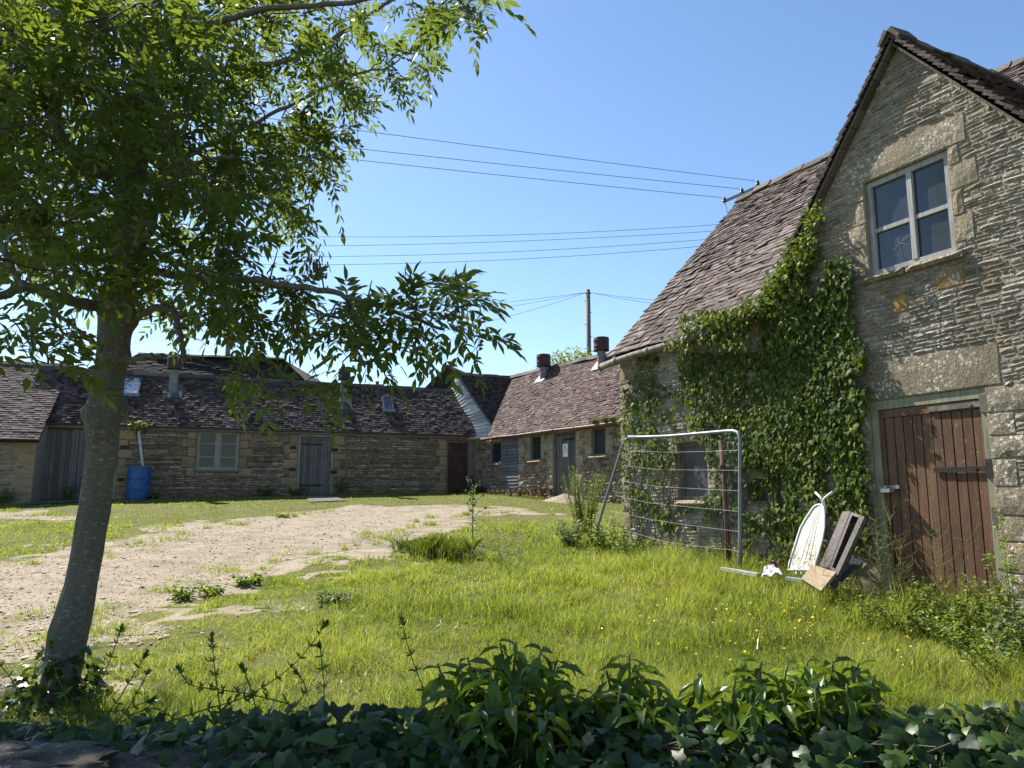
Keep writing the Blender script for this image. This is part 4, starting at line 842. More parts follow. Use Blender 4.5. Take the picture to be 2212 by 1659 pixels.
g = mesh_np('ground', V, quads, M['ground'], None, None, True); tag(g, kind='structure'); gattr(g, V)
cx, cy = Xg[:-1, :-1] + .07, Yg[:-1, :-1] + .055; inn = ((cx > -17.9) & (cx < 9.9) & (cy > 2.1) & (cy < 26.9)).ravel(); gm = np.zeros(inn.shape, bool); gm[inn] = gravel(cx.ravel()[inn], cy.ravel()[inn])
qs = quads[gm]; us, inv = np.unique(qs, return_inverse=True); TV = V[us] + np.array([0, 0, .004])
tk = mesh_np('gravel_track', TV, inv.reshape(-1, 4), M['track'], None, None, True); tag(tk, kind='structure'); gattr(tk, TV)
def pebble_template(k):
    a = np.array([[1, 0, 0], [-1, 0, 0], [0, 1, 0], [0, -1, 0], [0, 0, .7], [0, 0, -.5]], float) * (1 + .35 * (np.random.default_rng(k).random((6, 1)) - .5))
    return a, [np.array([[0, 2, 4], [2, 1, 4], [1, 3, 4], [3, 0, 4], [2, 0, 5], [1, 2, 5], [3, 1, 5], [0, 3, 5]])]
def rframes(n, flat=1.0):
    a = rng.random(n) * 2 * np.pi; X = np.stack([np.cos(a), np.sin(a), rng.normal(0, .15 * flat, n)], -1); X = norm(X); Z = norm(np.stack([rng.normal(0, .2 * flat, n), rng.normal(0, .2 * flat, n), np.ones(n)], -1)); Y = norm(np.cross(Z, X)); Z = np.cross(X, Y); return X, Y, Z
n = 60000; y = 5 + 17 * rng.random(n) ** 1.6; x = (rng.random(n) * 2 - 1) * (.72 * y + 1); k = gravel(x, y) & (x < 3); x, y = x[k], y[k]; n = len(x); pos = np.stack([x, y, gz(x, y) + .014], -1); X, Y, Z = rframes(n)
s = np.exp(rng.normal(math.log(.0085), .5, n)).clip(.004, .035); t = pebble_template(1); S = np.stack([s * rng.uniform(.8, 1.5, n), s, s * rng.uniform(.4, .8, n)], -1)
V_, F_, T_ = scatter(t[0], t[1], pos, X, Y, Z, S, rng.random(n))
nm = NT('pebbles'); vv = nm.coord(); M['pebble'] = nm.done(nm.pbsdf(nm.mix(.4, nm.ramp(nm.attr(), [(0, (.20, .16, .12)), (.5, (.42, .345, .25)), (1, (.68, .61, .50))]), nm.ramp(nm.noise(vv, 40, 3), [(.3, (.25, .2, .15)), (.7, (.55, .47, .37))])), .9, spec=.15))
p = mesh_np('loose_gravel', V_, F_, M['pebble'], None, T_); tag(p, kind='stuff')

# ------------------------------------------------------------------ grass
blade = np.array([[-.5, 0, 0], [.5, 0, 0], [-.36, .16, .52], [.36, .16, .52], [0, .55, .95]], float); bf = [np.array([[0, 1, 3, 2]]), np.array([[2, 3, 4]])]
def clear_of_walls(x, y):
    q = np.stack([x, y], -1); k = np.ones(len(x), bool)
    for W_, a, b, dd in ((WR, uC - .02, 99, .03), (WL, -99, 99, .05), (WW, -1, 99, .05)):
        u = (q - W_.p[:2]) @ W_.d[:2]; o = (q - W_.p[:2]) @ W_.n[:2]; k &= ~((u > a) & (u < b) & (o < dd))
    u = (q - WO.p[:2]) @ WO.d[:2]; o = (q - WO.p[:2]) @ WO.n[:2]; k &= ~((u < uO1 + .03) & (o < .04))
    return k
def grass_len(x, y):
    L = .062 + .045 * smooth(-3.5, .5, x) * (1 - smooth(10, 15, y)) + .045 * smooth(.8, 3, x) * (1 - smooth(11, 14, y))
    L = L * (1 - .45 * smooth(14, 19, y)); near = 1 - smooth(5.0, 6.3, y); L = L + .045 * near
    d = (np.stack([x, y], -1) - WR.p[:2]) @ WR.n[:2]; L = L + .10 * np.exp(-(d / .7) ** 2) * (y < 13)
    return L * (.25 + 1.4 * vnoise(x, y, .6, 21)) * (.45 + 1.1 * vnoise(x, y, .16, 22))
M['grass'] = m_leaf('grass_blades', [(0, (.036, .066, .014)), (.35, (.115, .160, .026)), (.65, (.225, .252, .042)), (.85, (.34, .325, .075)), (1, (.52, .46, .25))], .48, .6, .14, (.46, .56, .04), noise=1.2)
def grass(N, y0, y1, pw, wid, lenmul=1.0, tuftonly=False):
    y = y0 + (y1 - y0) * rng.random(N) ** pw; x = (rng.random(N) * 2 - 1) * (.70 * y + 1.2); k = (x > -16) & (x < 9.5); x, y = x[k], y[k]
    g_ = gravel(x, y); thin = vnoise(x, y, .8, 31) * .7 + vnoise(x, y, .25, 32) * .5
    bare = np.minimum.reduce([~gravel(x + a, y + b) for a, b in ((.3, .3), (-.3, .3), (.3, -.3), (-.3, -.3), (0, .6), (0, -.6))]).astype(float)  # 1 = well inside the grass
    gf = np.mean([gravel(x + r_ * math.cos(a_), y + r_ * math.sin(a_)) for r_ in (.25, .55, .9) for a_ in (0, 1.05, 2.1, 3.14, 4.2, 5.24)], axis=0)
    keep = ~g_ & ~worn_out(x, y) & (rng.random(len(x)) < 1.15 * (1 - gf) ** 1.1) & clear_of_walls(x, y) & ((thin > .18) | (bare > .5)) & ((rng.random(len(x)) < .8) | (bare > .5)); keep |= g_ & (rng.random(len(x)) < .55 * (1 - gf) ** 2 * (vnoise(x, y, .25, 35) > .5)); keep |= g_ & (vnoise(x, y, .3, 33) > .72) & (rng.random(len(x)) < .16 + .25 * smooth(.55, .8, vnoise(x, y, 1.6, 34)))
    x, y = x[keep], y[keep]; bare = bare[keep]; n = len(x); L = grass_len(x, y) * rng.uniform(.45, 1.35, n) * lenmul * (.5 + .5 * bare); a = rng.random(n) * 2 * np.pi; lean = np.abs(rng.normal(0, .75, n)) + .1
    X = np.stack([np.cos(a), np.sin(a), np.zeros(n)], -1); D = np.stack([-np.sin(a), np.cos(a), np.zeros(n)], -1); Zv = norm(np.stack([rng.normal(0, .28, n), rng.normal(0, .28, n), np.ones(n)], -1))
    S = np.stack([wid * np.maximum(y, 4) / 6 * rng.uniform(.6, 1.4, n), L * lean * 1.7, L], -1); pos = np.stack([x, y, gz(x, y) - .005], -1)
    pt = (vnoise(x, y, 1.5, 41) - .5) * 1.0 + .47 + (vnoise(x, y, .45, 42) - .5) * .55; straw = smooth(.62, .80, vnoise(x, y, .9, 44)); t = np.clip(pt + .6 * (vnoise(x, y, .13, 43) - .5) + rng.normal(0, .22, n) - .02, 0, .84); t = np.where(rng.random(n) < .05 + .10 * (bare < .5) + .22 * straw, rng.uniform(.85, 1, n), t)
    return scatter(blade, bf, pos, X, D, Zv, S, t)
def verge(n):
    u = rng.uniform(-3.9, -.55, n); o = rng.uniform(.10, 1.2, n) ** .9; q = WR.p[:2] + np.outer(u, WR.d[:2]) + np.outer(o, WR.n[:2]); x, y = q[:, 0], q[:, 1]; L = rng.uniform(.10, .34, n) * (.5 + vnoise(x, y, .3, 81)); a = rng.random(n) * 6.28
    X = np.stack([np.cos(a), np.sin(a), 0 * a], -1); D = np.stack([-np.sin(a), np.cos(a), 0 * a], -1); Zv = norm(np.stack([rng.normal(0, .25, n), rng.normal(0, .25, n), np.ones(n)], -1)); t = np.where(rng.random(n) < .30, rng.uniform(.85, 1, n), rng.uniform(.05, .8, n))
    return scatter(blade, bf, np.stack([x, y, gz(x, y) - .01], -1), X, D, Zv, np.stack([rng.uniform(.004, .008, n), L * rng.uniform(.2, 1.4, n), L], -1), t)
def tufts(k):
    u = rng.integers(0, 4000, k); cy = 5.2 + 14 * rng.random(4000) ** 1.4; cx = (rng.random(4000) * 2 - 1) * (.7 * cy + .5); g_ = gravel(cx, cy); near = np.mean([gravel(cx + a, cy + b) for a in (-1.1, 0, 1.1) for b in (-1.4, 0, 1.4)], axis=0); ok = np.where(g_ & (near < .8) & (cx < 1.5))[0]
    ok = ok[:130]; n = len(ok) * 55; i = np.repeat(ok, 55); sp = np.repeat(rng.uniform(.04, .16, len(ok)), 55); x = cx[i] + rng.normal(0, 1, n) * sp; y = cy[i] + rng.normal(0, 1, n) * sp; L = np.repeat(rng.uniform(.04, .12, len(ok)), 55) * rng.uniform(.5, 1.3, n); a = rng.random(n) * 6.28
    return scatter(blade, bf, np.stack([x, y, gz(x, y)], -1), np.stack([np.cos(a), np.sin(a), 0 * a], -1), np.stack([-np.sin(a), np.cos(a), 0 * a], -1), norm(np.stack([rng.normal(0, .35, n), rng.normal(0, .35, n), np.ones(n)], -1)), np.stack([.0045 * np.maximum(y, 5) / 6, L * rng.uniform(.3, 1.4, n), L], -1), rng.uniform(.1, .75, n))
parts = [tufts(1), verge(9000), grass(230000, 4.2, 10, 1.0, .0044), grass(110000, 9, 16, 1.0, .0050), grass(80000, 15, 26, 1.0, .0050)]
# seed stalks standing above the sward
n = 1500; y = 4.8 + 7 * rng.random(n); x = -2 + 6.5 * rng.random(n) ; k = ~gravel(x, y) & clear_of_walls(x, y); x, y = x[k], y[k]; n = len(x); a = rng.random(n) * 6.28
parts.append(scatter(blade, bf, np.stack([x, y, gz(x, y)], -1), np.stack([np.cos(a), np.sin(a), 0 * a], -1), np.stack([-np.sin(a), np.cos(a), 0 * a], -1), norm(np.stack([rng.normal(0, .1, n), rng.normal(0, .1, n), np.ones(n)], -1)), np.stack([np.full(n, .0028), rng.uniform(.05, .2, n), rng.uniform(.22, .48, n)], -1), rng.choice([.1, .3, .9], n)))
V_, F_, T_ = merge(parts); gr_ = mesh_np('grass', V_, F_, M['grass'], None, T_); tag(gr_, 'tall sunlit meadow grass between the gravel track and the ivy wall', 'grass', kind='stuff')
# broad-leaved ground plants among the grass (clover, dock, dandelion): flat rosettes
leaf4 = np.array([[0, 0, 0], [-.22, .45, .10], [0, 1, .02], [.22, .45, .10], [0, .5, .03]], float); lf4 = [np.array([[0, 4, 1], [1, 4, 2], [2, 4, 3], [3, 4, 0]])]
n = 9000; y = 4.6 + 12 * rng.random(n) ** 1.3; x = (rng.random(n) * 2 - 1) * (.7 * y + 1); k = ~gravel(x, y) & clear_of_walls(x, y) & (vnoise(x, y, .6, 51) > .52) & (x < 9); x, y = x[k], y[k]; n = len(x); a = rng.random(n) * 6.28; up = rng.uniform(.1, .9, n)
Yd = norm(np.stack([np.cos(a), np.sin(a), up], -1)); Xd = np.stack([-np.sin(a), np.cos(a), 0 * a], -1); Zd = np.cross(Xd, Yd); V_, F_, T_ = scatter(leaf4, lf4, np.stack([x, y, gz(x, y) + rng.uniform(.01, .12, n)], -1), Xd, Yd, Zd, rng.uniform(.03, .075, n), rng.uniform(.1, .75, n))
M['herb'] = m_leaf('herb_leaves', [(0, (.04, .07, .015)), (.5, (.085, .135, .022)), (1, (.17, .20, .035))], .35, .5, .3)
hb_ = mesh_np('meadow_herbs', V_, F_, M['herb'], None, T_); tag(hb_, 'low broad-leaved herbs mixed through the meadow grass', 'herbs', kind='stuff')
# brick paving before the garage doors, slab before the plank door
def paving(name, quad, mat, lift):
    ps = [gpt(*p) for p in quad]; m = MB(); N = 8
    for i in range(N):
        for j in range(N):
            c = [lerp(lerp(ps[0], ps[1], a), lerp(ps[3], ps[2], a), b) for a, b in ((i / N, j / N), ((i + 1) / N, j / N), ((i + 1) / N, (j + 1) / N), (i / N, (j + 1) / N))]
            m.add([[p[0], p[1], float(gz(p[0], p[1])) + lift] for p in c], [(0, 1, 2, 3)], U(.2, .8))
    return tag(m.build(name, mat), kind='structure')
nm = NT('worn_brick_paving'); v = nm.coord((1, 1, 1), rot=(0, 0, R(20))); br = nm.node('TexBrick'); nm.t.links.new(v, br.inputs['Vector']); br.inputs['Scale'].default_value = 4; br.inputs['Color1'].default_value = (.12, .085, .07, 1); br.inputs['Color2'].default_value = (.19, .15, .125, 1); br.inputs['Mortar'].default_value = (.05, .055, .03, 1); br.inputs['Mortar Size'].default_value = .03
M['paving'] = nm.done(nm.pbsdf(nm.mix(nm.ramp(nm.noise(v, 3, 5), [(.45, 0), (.7, .7)]), br.outputs[0], (.07, .07, .04)), .9))
paving('brick_paving', ((88, 1068), (178, 1067), (168, 1086), (48, 1093)), M['paving'], .035); paving('stone_doorstep', ((662, 1074), (722, 1074), (750, 1083), (668, 1086)), M['rubble'], .03)
# ================================================================== loose things
def solid(mb, pts, n, th, t=.5):
    """polygon plate of real thickness: pts in order, thickness back along n"""
    pts = [np.asarray(p, float) for p in pts]; k = len(pts); n = norm(n) * th
    mb.add(pts + [p - n for p in pts], [tuple(range(k)), tuple(range(2 * k - 1, k - 1, -1))] + [(i, k + i, k + (i + 1) % k, (i + 1) % k) for i in range(k)], t)
def facing(a, b, c):
    n = norm(np.cross(np.asarray(b) - a, np.asarray(c) - a)); return n if n @ (EYE - a) > 0 else -n
def ground(p): return np.array([p[0], p[1], float(gz(p[0], p[1]))])
# ---- barrel and down pipe
c = WL.pt(WL.uz(298, 1062, .42)[0], 0, .42); c[2] = float(gz(*c[:2])) - .02; s = (46 / 1640) * c[1] / 2; hB = float(at(298, 1008, c[1])[2] - c[2])
bar = thing('plastic_barrel', 'blue plastic barrel catching the white downpipe against the stone range', 'barrel', c); m = MB(); m.lathe(c, [(s * .9, 0), (s * .95, .03), (s, .12), (s * .99, hB * .3), (s * 1.02, hB * .33), (s * 1.02, hB * .36), (s * .99, hB * .39), (s * .99, hB * .62), (s * 1.02, hB * .65), (s * 1.02, hB * .68), (s, hB * .71), (s * .97, hB * .95), (s * .99, hB * .97), (s * .99, hB), (s * .93, hB), (s * .92, hB - .15)], 28); m.build('drum', M['blue'], bar, True)
m = MB(); m.lathe(c + [0, 0, hB - .15], [(s * .92, 0), (.01, 0)], 28); m.build('water', M['darkglass'], bar)
t = WL.pt(WL.uz(300, 935, .12)[0], WL.uz(300, 935, .12)[1], .12); b = c + np.array([.10, 0, hB - .05]); m = MB(); m.tube([t + [0, 0, .06], t, lerp(t, b, .5), b], [.05, .042, .042, .042], 10); dp = m.build('downpipe', M['white'], None, True); tag(dp, 'white plastic downpipe slanting from the eaves into the blue barrel', 'pipe')
# ---- pallet
pa = thing('wooden_pallet', 'weathered wooden pallet lying against the boarded doorway', 'pallet', ground(WW.pt(WW.uz(*qw(510, 1590))[0], 0, .5)))
u0 = WW.uz(*qw(318, 1580), .3)[0]; u1 = WW.uz(*qw(712, 1580), .3)[0]; z = float(LOC[pa.name][2]) + .0; Wp = WW
for o in (.10, .45, .80):
    m = MB(); Wp.box(m, u0, u1, z + .10, z + .16, o, o + .05, U(.2, .8)); m.build('bearer', M['palletwood'], pa)
    for k in range(3): m = MB(); uu = lerp(u0, u1 - .12, k / 2); Wp.box(m, uu, uu + .12, z - .02, z + .098, o - .01, o + .07, U(.2, .8)); m.build('block', M['palletwood'], pa)
nb = 9
for k in range(nb): m = MB(); uu = lerp(u0, u1 - .10, k / (nb - 1)); Wp.box(m, uu, uu + .10, z + .162, z + .185, .06, .90, U(.3, 1)); m.build('deck_board', M['palletwood'], pa)
# ---- heap of gravel by the plank door
q = gpt(*qw(885, 1600)); c = WW.pt(WW.uz(*qw(890, 1590), .5)[0], 0, .55); m = MB(); nn = 26; vs = []; fs = []
for i in range(nn + 1):
    for j in range(nn + 1):
        a, b = i / nn * 2 - 1, j / nn * 2 - 1; p = c + WW.d * a * .8 + WW.n * b * .6; r = math.hypot(a, b); h = max(0, 1 - r) ** .8 * .20 * (.8 + .5 * float(vnoise(p[0], p[1], .3, 3))) + U(0, .02); vs.append([p[0], p[1], float(gz(p[0], p[1])) + h - .03])
fs = [(i * (nn + 1) + j, i * (nn + 1) + j + 1, (i + 1) * (nn + 1) + j + 1, (i + 1) * (nn + 1) + j) for i in range(nn) for j in range(nn)]; m.add(vs, fs); hp = m.build('gravel_heap', M['track'], None, True); tag(hp, 'small heap of pale gravel at the foot of the grey plank door', 'gravel heap')
a = hp.data.attributes.new('gravel', 'FLOAT', 'POINT'); a.data.foreach_set('value', np.ones(len(hp.data.vertices), np.float32))
# ---- sticks leaning by the brown doorway
for (x0, y0, x1, y1, r_, lb) in ((1000, 1082, 1019, 1040, .028, 'pale wooden pole propped slantwise beside the rust-brown doorway'), (1021, 1078, 1020, 1030, .022, 'dark iron tool standing upright beside the rust-brown doorway')):
    Wt = WL.off(.35); b = Wt.pt(Wt.uz(x0, y0)[0], 0); b = ground(b); t = WL.pt(WL.uz(x1, y1, .08)[0], WL.uz(x1, y1, .08)[1], .09); m = MB(); m.tube([b, lerp(b, t, .5), t], [r_, r_ * .9, r_ * .8], 7)
    if r_ < .025: m.tube([t - WL.d * .07, t + WL.d * .07 + np.array([0, 0, .03])], .018, 6); m.tube([t + [0, 0, -.1], t + WL.d * .16 + np.array([0, 0, -.28])], [.02, .01], 6)
    o = m.build('leaning_pole' if r_ > .025 else 'iron_tool', M['greywood'] if r_ > .025 else M['iron']); tag(o, lb, 'pole' if r_ > .025 else 'tool')
# ---- wire fence panel
def q5(x, y): return ((2200 + x / 2.37) / 1.736, (1500 + y / 2.37) / 1.736)
def dep(x): # distance of the leaning panel along its length (x in the enlarged view)
    return float(np.interp(x, [90, 350, 860, 1365], [11.9, 11.35, 10.1, 9.1]))
F3 = lambda x, y, dy=0: at(*q5(x, y), dep(x) - dy)
fe = thing('wire_fence', 'bent wire mesh fence panel on grey tube leaning before the ivy', 'fence panel', ground(F3(1365, 1500)))
m = MB(); br_ = F3(1366, 1585); pts = [F3(*p) for p in ((372, 328), (470, 330), (570, 328), (720, 322), (860, 311), (1080, 292), (1240, 278), (1300, 276), (1335, 284), (1356, 305), (1363, 345), (1364, 600), (1364, 900), (1365, 1250))] + [br_]; m.tube(pts, .0225, 10); m.tube([F3(372, 328), F3(330, 380), F3(310, 440), F3(240, 660), F3(165, 900), F3(92, 1150), F3(78, 1200)], .0225, 10); m.build('tube_frame', M['galv'], fe, True)
Hw = [((355, 453), (740, 465), (1050, 457), (1362, 445)), ((285, 577), (640, 620), (1000, 622), (1362, 625)), ((262, 712), (640, 770), (1000, 790), (1362, 808)), ((205, 838), (560, 915), (950, 955), (1362, 992)), ((165, 972), (550, 1060), (950, 1118), (1364, 1172)), ((120, 1100), (700, 1260), (1060, 1310), (1364, 1340))]
for w_ in Hw:
    m = MB(); t = np.linspace(0, 1, 13); pp = []
    for k in t:
        i = min(2, int(k * 3)); f = k * 3 - i; P_ = [np.array(p, float) for p in w_]; p = P_[i] + (P_[i + 1] - P_[i]) * f; pp.append(F3(*p))
    m.tube(pp, .0016, 5); m.build('horizontal_wire', M['galvbright'], fe)
m = MB()
for k in range(64):
    f = (k + .5) / 64; xt = 372 + (1362 - 372) * f; yt = float(np.interp(xt, [372, 570, 860, 1300, 1362], [330, 330, 311, 278, 300])); xb = 92 + (1364 - 92) * f; yb = float(np.interp(xb, [92, 700, 1364], [1130, 1262, 1345])); pp = []
    for g_ in np.linspace(0, 1, 7): x = lerp(xt, xb, g_); y = lerp(yt, yb, g_); pp.append(F3(x + 6 * math.sin(g_ * 3 + k), y))
    m.tube(pp, .0010, 4)
m.build('wire_mesh', M['galv'], fe)
m = MB(); f0 = ground(br_) ; m.hexa([f0 + [a, b, c] for c in (-.03, .10) for a, b in ((-.22, -.09), (.14, -.09), (.14, .09), (-.22, .09))]); ft = m.build('rubber_block', M['iron']); tag(ft, 'black rubber fence foot under the upright of the wire panel', 'block')
# ---- rusty post
p0_ = at(*q5(1192, 360), 9.75); p1_ = ground(at(*q5(1268, 1430), 9.35)) - [0, 0, .1]; m = MB(); m.tube([p0_, lerp(p0_, p1_, .5) + [.01, 0, 0], p1_], [.03, .034, .036], 10); o = m.build('iron_post', M['rusty'], None, True); tag(o, 'rusty brown iron post standing between wire fence and ivy', 'post')
# ---- ironing board
def q6(x, y): return ((2700 + x / 2.765) / 1.736, (1700 + y / 2.765) / 1.736)
def onw(x, y, o):
    u_, z_ = WR.uz(*q6(x, y), o); return WR.pt(u_, z_, o)
def bd(x, y): return onw(x, y, float(np.interp(y, [400, 530, 1300], [.24, .26, .60])))
ib = thing('ironing_board', 'old white mesh ironing board stood upside down on the ivy wall', 'ironing board', ground(bd(850, 1250)))
ol = [(1005, 535), (975, 552), (945, 590), (930, 615), (880, 690), (835, 772), (800, 880), (750, 1040), (720, 1140), (706, 1205), (972, 1215), (988, 1150), (1030, 1010), (1060, 900), (1083, 770), (1084, 640), (1078, 575), (1062, 545), (1040, 532)]
P_ = [bd(*p) for p in ol]; n_ = facing(P_[3], P_[8], P_[13]); m = MB(); m.tube(P_ + [P_[0]], .011, 6, caps=False); m.build('rim', M['whitemetal'], ib, True)
# perforated deck: a lattice of thin bars
m = MB(); c0 = np.mean(P_, 0); ux = norm(P_[13] - P_[6] - n_ * ((P_[13] - P_[6]) @ n_)); uy = np.cross(n_, ux); L2 = [((p - c0) @ ux, (p - c0) @ uy) for p in P_]
L2a = np.array(L2); lo = L2a.min(0); hi = L2a.max(0); st = .0105
solid(m, [p - n_ * .003 for p in P_], n_, .004)
for f in (.3, .5, .7):
    a = bd(*lerp((1000, 545), (1055, 545), f)); b = bd(*lerp((700, 1250), (970, 1250), f)); m.beam(a - n_ * .004, b - n_ * .004, .016, .006, side=ux)
m.build('perforated_deck', M['boardmesh'], ib)
for pl in (((990, 405), (1045, 460), (1058, 480), (1050, 530), (1035, 700)), ((1165, 400), (1085, 462), (1072, 485), (1068, 530), (1060, 700))):
    m = MB(); m.tube([bd(*p) - n_ * (.0 if i < 3 else .03) for i, p in enumerate(pl)], .0125, 8); m.build('leg', M['whitemetal'], ib, True)
m = MB(); a = bd(830, 800) - n_ * .05; b = bd(1075, 895) - n_ * .05; m.tube([a, b], .013, 8); m.build('crossbar', M['whitemetal'], ib, True)
# ---- brown laminated boards
def d8(x, y): return onw(x, y, float(np.interp(y, [600, 1300], [.27, .62])))
m = MB(); A = [d8(*p) for p in ((1272, 602), (1352, 600), (1128, 1188), (1030, 1170))]; n_ = facing(*A[:3]); solid(m, A, n_, .022); o = m.build('brown_board', M['brownlam']); tag(o, 'narrow brown laminate board leaning beside the ironing board', 'board')
tr = thing('shelf_unit', 'open backed brown drawer shell with pale edges leaning on the ivy', 'shelf', d8(1180, 1240)); B = [d8(*p) for p in ((1358, 608), (1498, 655), (1222, 1262), (1130, 1196))]; n_ = facing(*B[:3]); m = MB(); solid(m, [p - n_ * .05 for p in B], n_, .012); m.build('back_panel', M['brownlam'], tr)
for i, w_ in ((1, .06), (3, .03), (0, .03), (2, .035)):
    a, b = B[i], B[(i + 1) % 4]; inn_ = np.mean(B, 0); s_ = norm((inn_ - (a + b) / 2) - norm(b - a) * ((inn_ - (a + b) / 2) @ norm(b - a))); a2, b2 = (a, b) if i in (1, 3) else (a + norm(b - a) * .062 * (i == 2) + norm(b - a) * .032 * (i == 0), b - norm(b - a) * .062 * (i == 0) - norm(b - a) * .032 * (i == 2))
    m = MB(); solid(m, [a2, b2, b2 + s_ * w_, a2 + s_ * w_], n_, .048); m.build('side', M['greywood'] if i == 1 else M['brownlam'], tr)
# ---- grey louvred steel panel
pn = thing('steel_panel', 'dark grey louvred steel panel propped behind the chipboard', 'panel', ground(d8(1200, 1400))); C_ = [onw(*p, d) for p, d in (((1325, 1055), .32), ((1492, 1115), .26), ((1180, 1410), .62), ((1120, 1340), .64))]; n_ = facing(*C_[:3]); m = MB(); solid(m, C_, n_, .012); m.build('sheet', M['panelgrey'], pn)
m = MB(); e1 = norm(C_[2] - C_[1]); e2 = norm(C_[0] - C_[1])
for k in range(9):
    b = C_[1] + e1 * (.10 + .028 * k) + e2 * (.05); a = b + e2 * .10; solid(m, [b + n_ * .002, a + n_ * .002, a + e1 * .012 + n_ * .010, b + e1 * .012 + n_ * .010], n_, .003)
m.build('louvres', M['whitemetal'], pn)
# ---- chipboard square
D_ = [onw(*p, d) for p, d in (((955, 1150), .62), ((1203, 1232), .62), ((1045, 1425), .86), ((840, 1300), .84))]; n_ = facing(*D_[:3]); m = MB(); solid(m, D_, n_, .038); o = m.build('chipboard_square', M['chip']); tag(o, 'thick square of pale chipboard tilted at the ironing board foot', 'chipboard')
# ---- white crumpled sheet, plank, rusty scrap
m = MB(); nn = 9; vs = []; a, b, c_, d_ = [at(*q6(*p), 8.25) for p in ((430, 1275), (650, 1240), (640, 1172), (540, 1190))]; b = a + (b - a)
for i in range(nn + 1):
    for j in range(nn + 1): p = lerp(lerp(a, b, i / nn), lerp(d_, c_, i / nn), j / nn); p = p + np.array([0, .25 * j / nn, 0]) + [0, 0, .02 * math.sin(i * 1.3) * math.cos(j * .9)]; vs.append(p)
fs = [(i * (nn + 1) + j, i * (nn + 1) + j + 1, (i + 1) * (nn + 1) + j + 1, (i + 1) * (nn + 1) + j) for i in range(nn) for j in range(nn)]; vs2 = [np.array(p) - [0, 0, .012] for p in vs]; k = len(vs); m.add(vs + vs2, fs + [tuple(i + k for i in f[::-1]) for f in fs]); o = m.build('plastic_sheet', M['white'], None, True); tag(o, 'crumpled white plastic sheet in the grass left of the ironing board', 'plastic sheet')
m = MB(); a, b = at(*q6(15, 1195), 9.05), at(*q6(400, 1262), 8.45); m.beam(a, b, .07, .035); o = m.build('timber_plank', M['silverwood']); tag(o, 'pale timber batten in the grass by the fence upright', 'plank')
m = MB(); m.beam(at(*q6(690, 1295), 7.95), at(*q6(860, 1320), 7.8), .03, .03); o = m.build('white_batten', M['white']); tag(o, 'short white batten in the grass below the ironing board', 'batten')
m = MB()
for a, b in (((480, 1190), (560, 1110)), ((500, 1120), (640, 1160)), ((560, 1190), (620, 1100)), ((540, 1150), (600, 1185))): m.beam(at(*q6(*a), 8.6), at(*q6(*b), 8.7), .03, .012)
o = m.build('scrap_iron', M['rusty']); tag(o, 'rusty flat iron bars lying at the foot of the ivy', 'scrap metal')
# ---- poles and wires
def pole(x, yt, Y, r_, label, yb=None, name='utility_pole'):
    t = at(x, yt, Y); b = np.array([t[0], t[1], float(gz(t[0], t[1])) - .3]); th_ = thing(name, label, 'utility pole', b); m = MB(); m.tube([b, lerp(b, t, .5), t], [r_ * 1.25, r_ * 1.1, r_], 12); m.build('pole', M['polewood'], th_, True); return th_, t
pA, tA = pole(1270, 626, 45, .135, 'bare wooden telegraph pole behind the wing with step irons and wires')
m = MB()
for k in range(5): z = tA[2] - .7 - k * .75; s_ = 1 if k % 2 else -1; m.tube([tA * [1, 1, 0] + [0, 0, z], tA * [1, 1, 0] + [s_ * .24, -.02, z]], .018, 6)
m.build('step_irons', M['iron'], pA); m = MB(); m.tube([tA + [-.2, -.12, -.25], tA + [.2, -.12, -.25]], .03, 6); m.build('bracket', M['iron'], pA)
pB, tB = pole(497, 672, 47, .15, 'wooden pole glimpsed through the ash leaves above the low range')
Yc = 24.0; cl, cr_ = at(1563, 436, Yc), at(1640, 402, Yc); pC_, tC = pole(1601, 421, Yc + .1, .11, 'power pole with crossarm and brown insulators behind the barn roof'); m = MB(); m.beam(cl, cr_, .07, .09); arm = m.build('crossarm', M['galv'], pC_); ins = []
for x, y in ((1565, 432), (1603, 413), (1637, 396)):
    p = at(x, y + 4, Yc); m = MB(); m.tube([p - [0, 0, .08], p + [0, 0, .03]], .012, 6); m.lathe(p, [(.02, -.02), (.07, 0), (.075, .04), (.04, .05), (.06, .07), (.065, .10), (.035, .11), (.045, .13), (.035, .17), (.005, .18)], 12); m.build('insulator', M['ceramic'], pC_, True); ins.append(p + [0, 0, .14])
def wire(a, b, sag, r_=.010):
    a = np.asarray(a); b = np.asarray(b); pts = [lerp(a, b, k / 16) - np.array([0, 0, 4 * sag * (k / 16) * (1 - k / 16)]) for k in range(17)]; m = MB(); m.tube(pts, r_, 5); o = m.build('overhead_wire', M['wire'], None, True); return o
for p, (x, y), lb in zip(ins, ((725, 333), (740, 310), (780, 275)), ('lowest of the three power wires rising left from the insulators', 'middle one of the three power wires rising left from the insulators', 'highest of the three power wires rising left from the insulators')):
    q = at(x, y, 22.0); e = p + (q - p) * 2.6; tag(wire(p, e, -.0 + .12, .009), lb, 'wire', 'power wires from the crossarm')
    tag(wire(p, p + np.array([1.2, 3.0, -.55]), .02, .009), 'short wire running on behind the barn roof from the crossarm', 'wire', 'wires leaving the crossarm backwards')
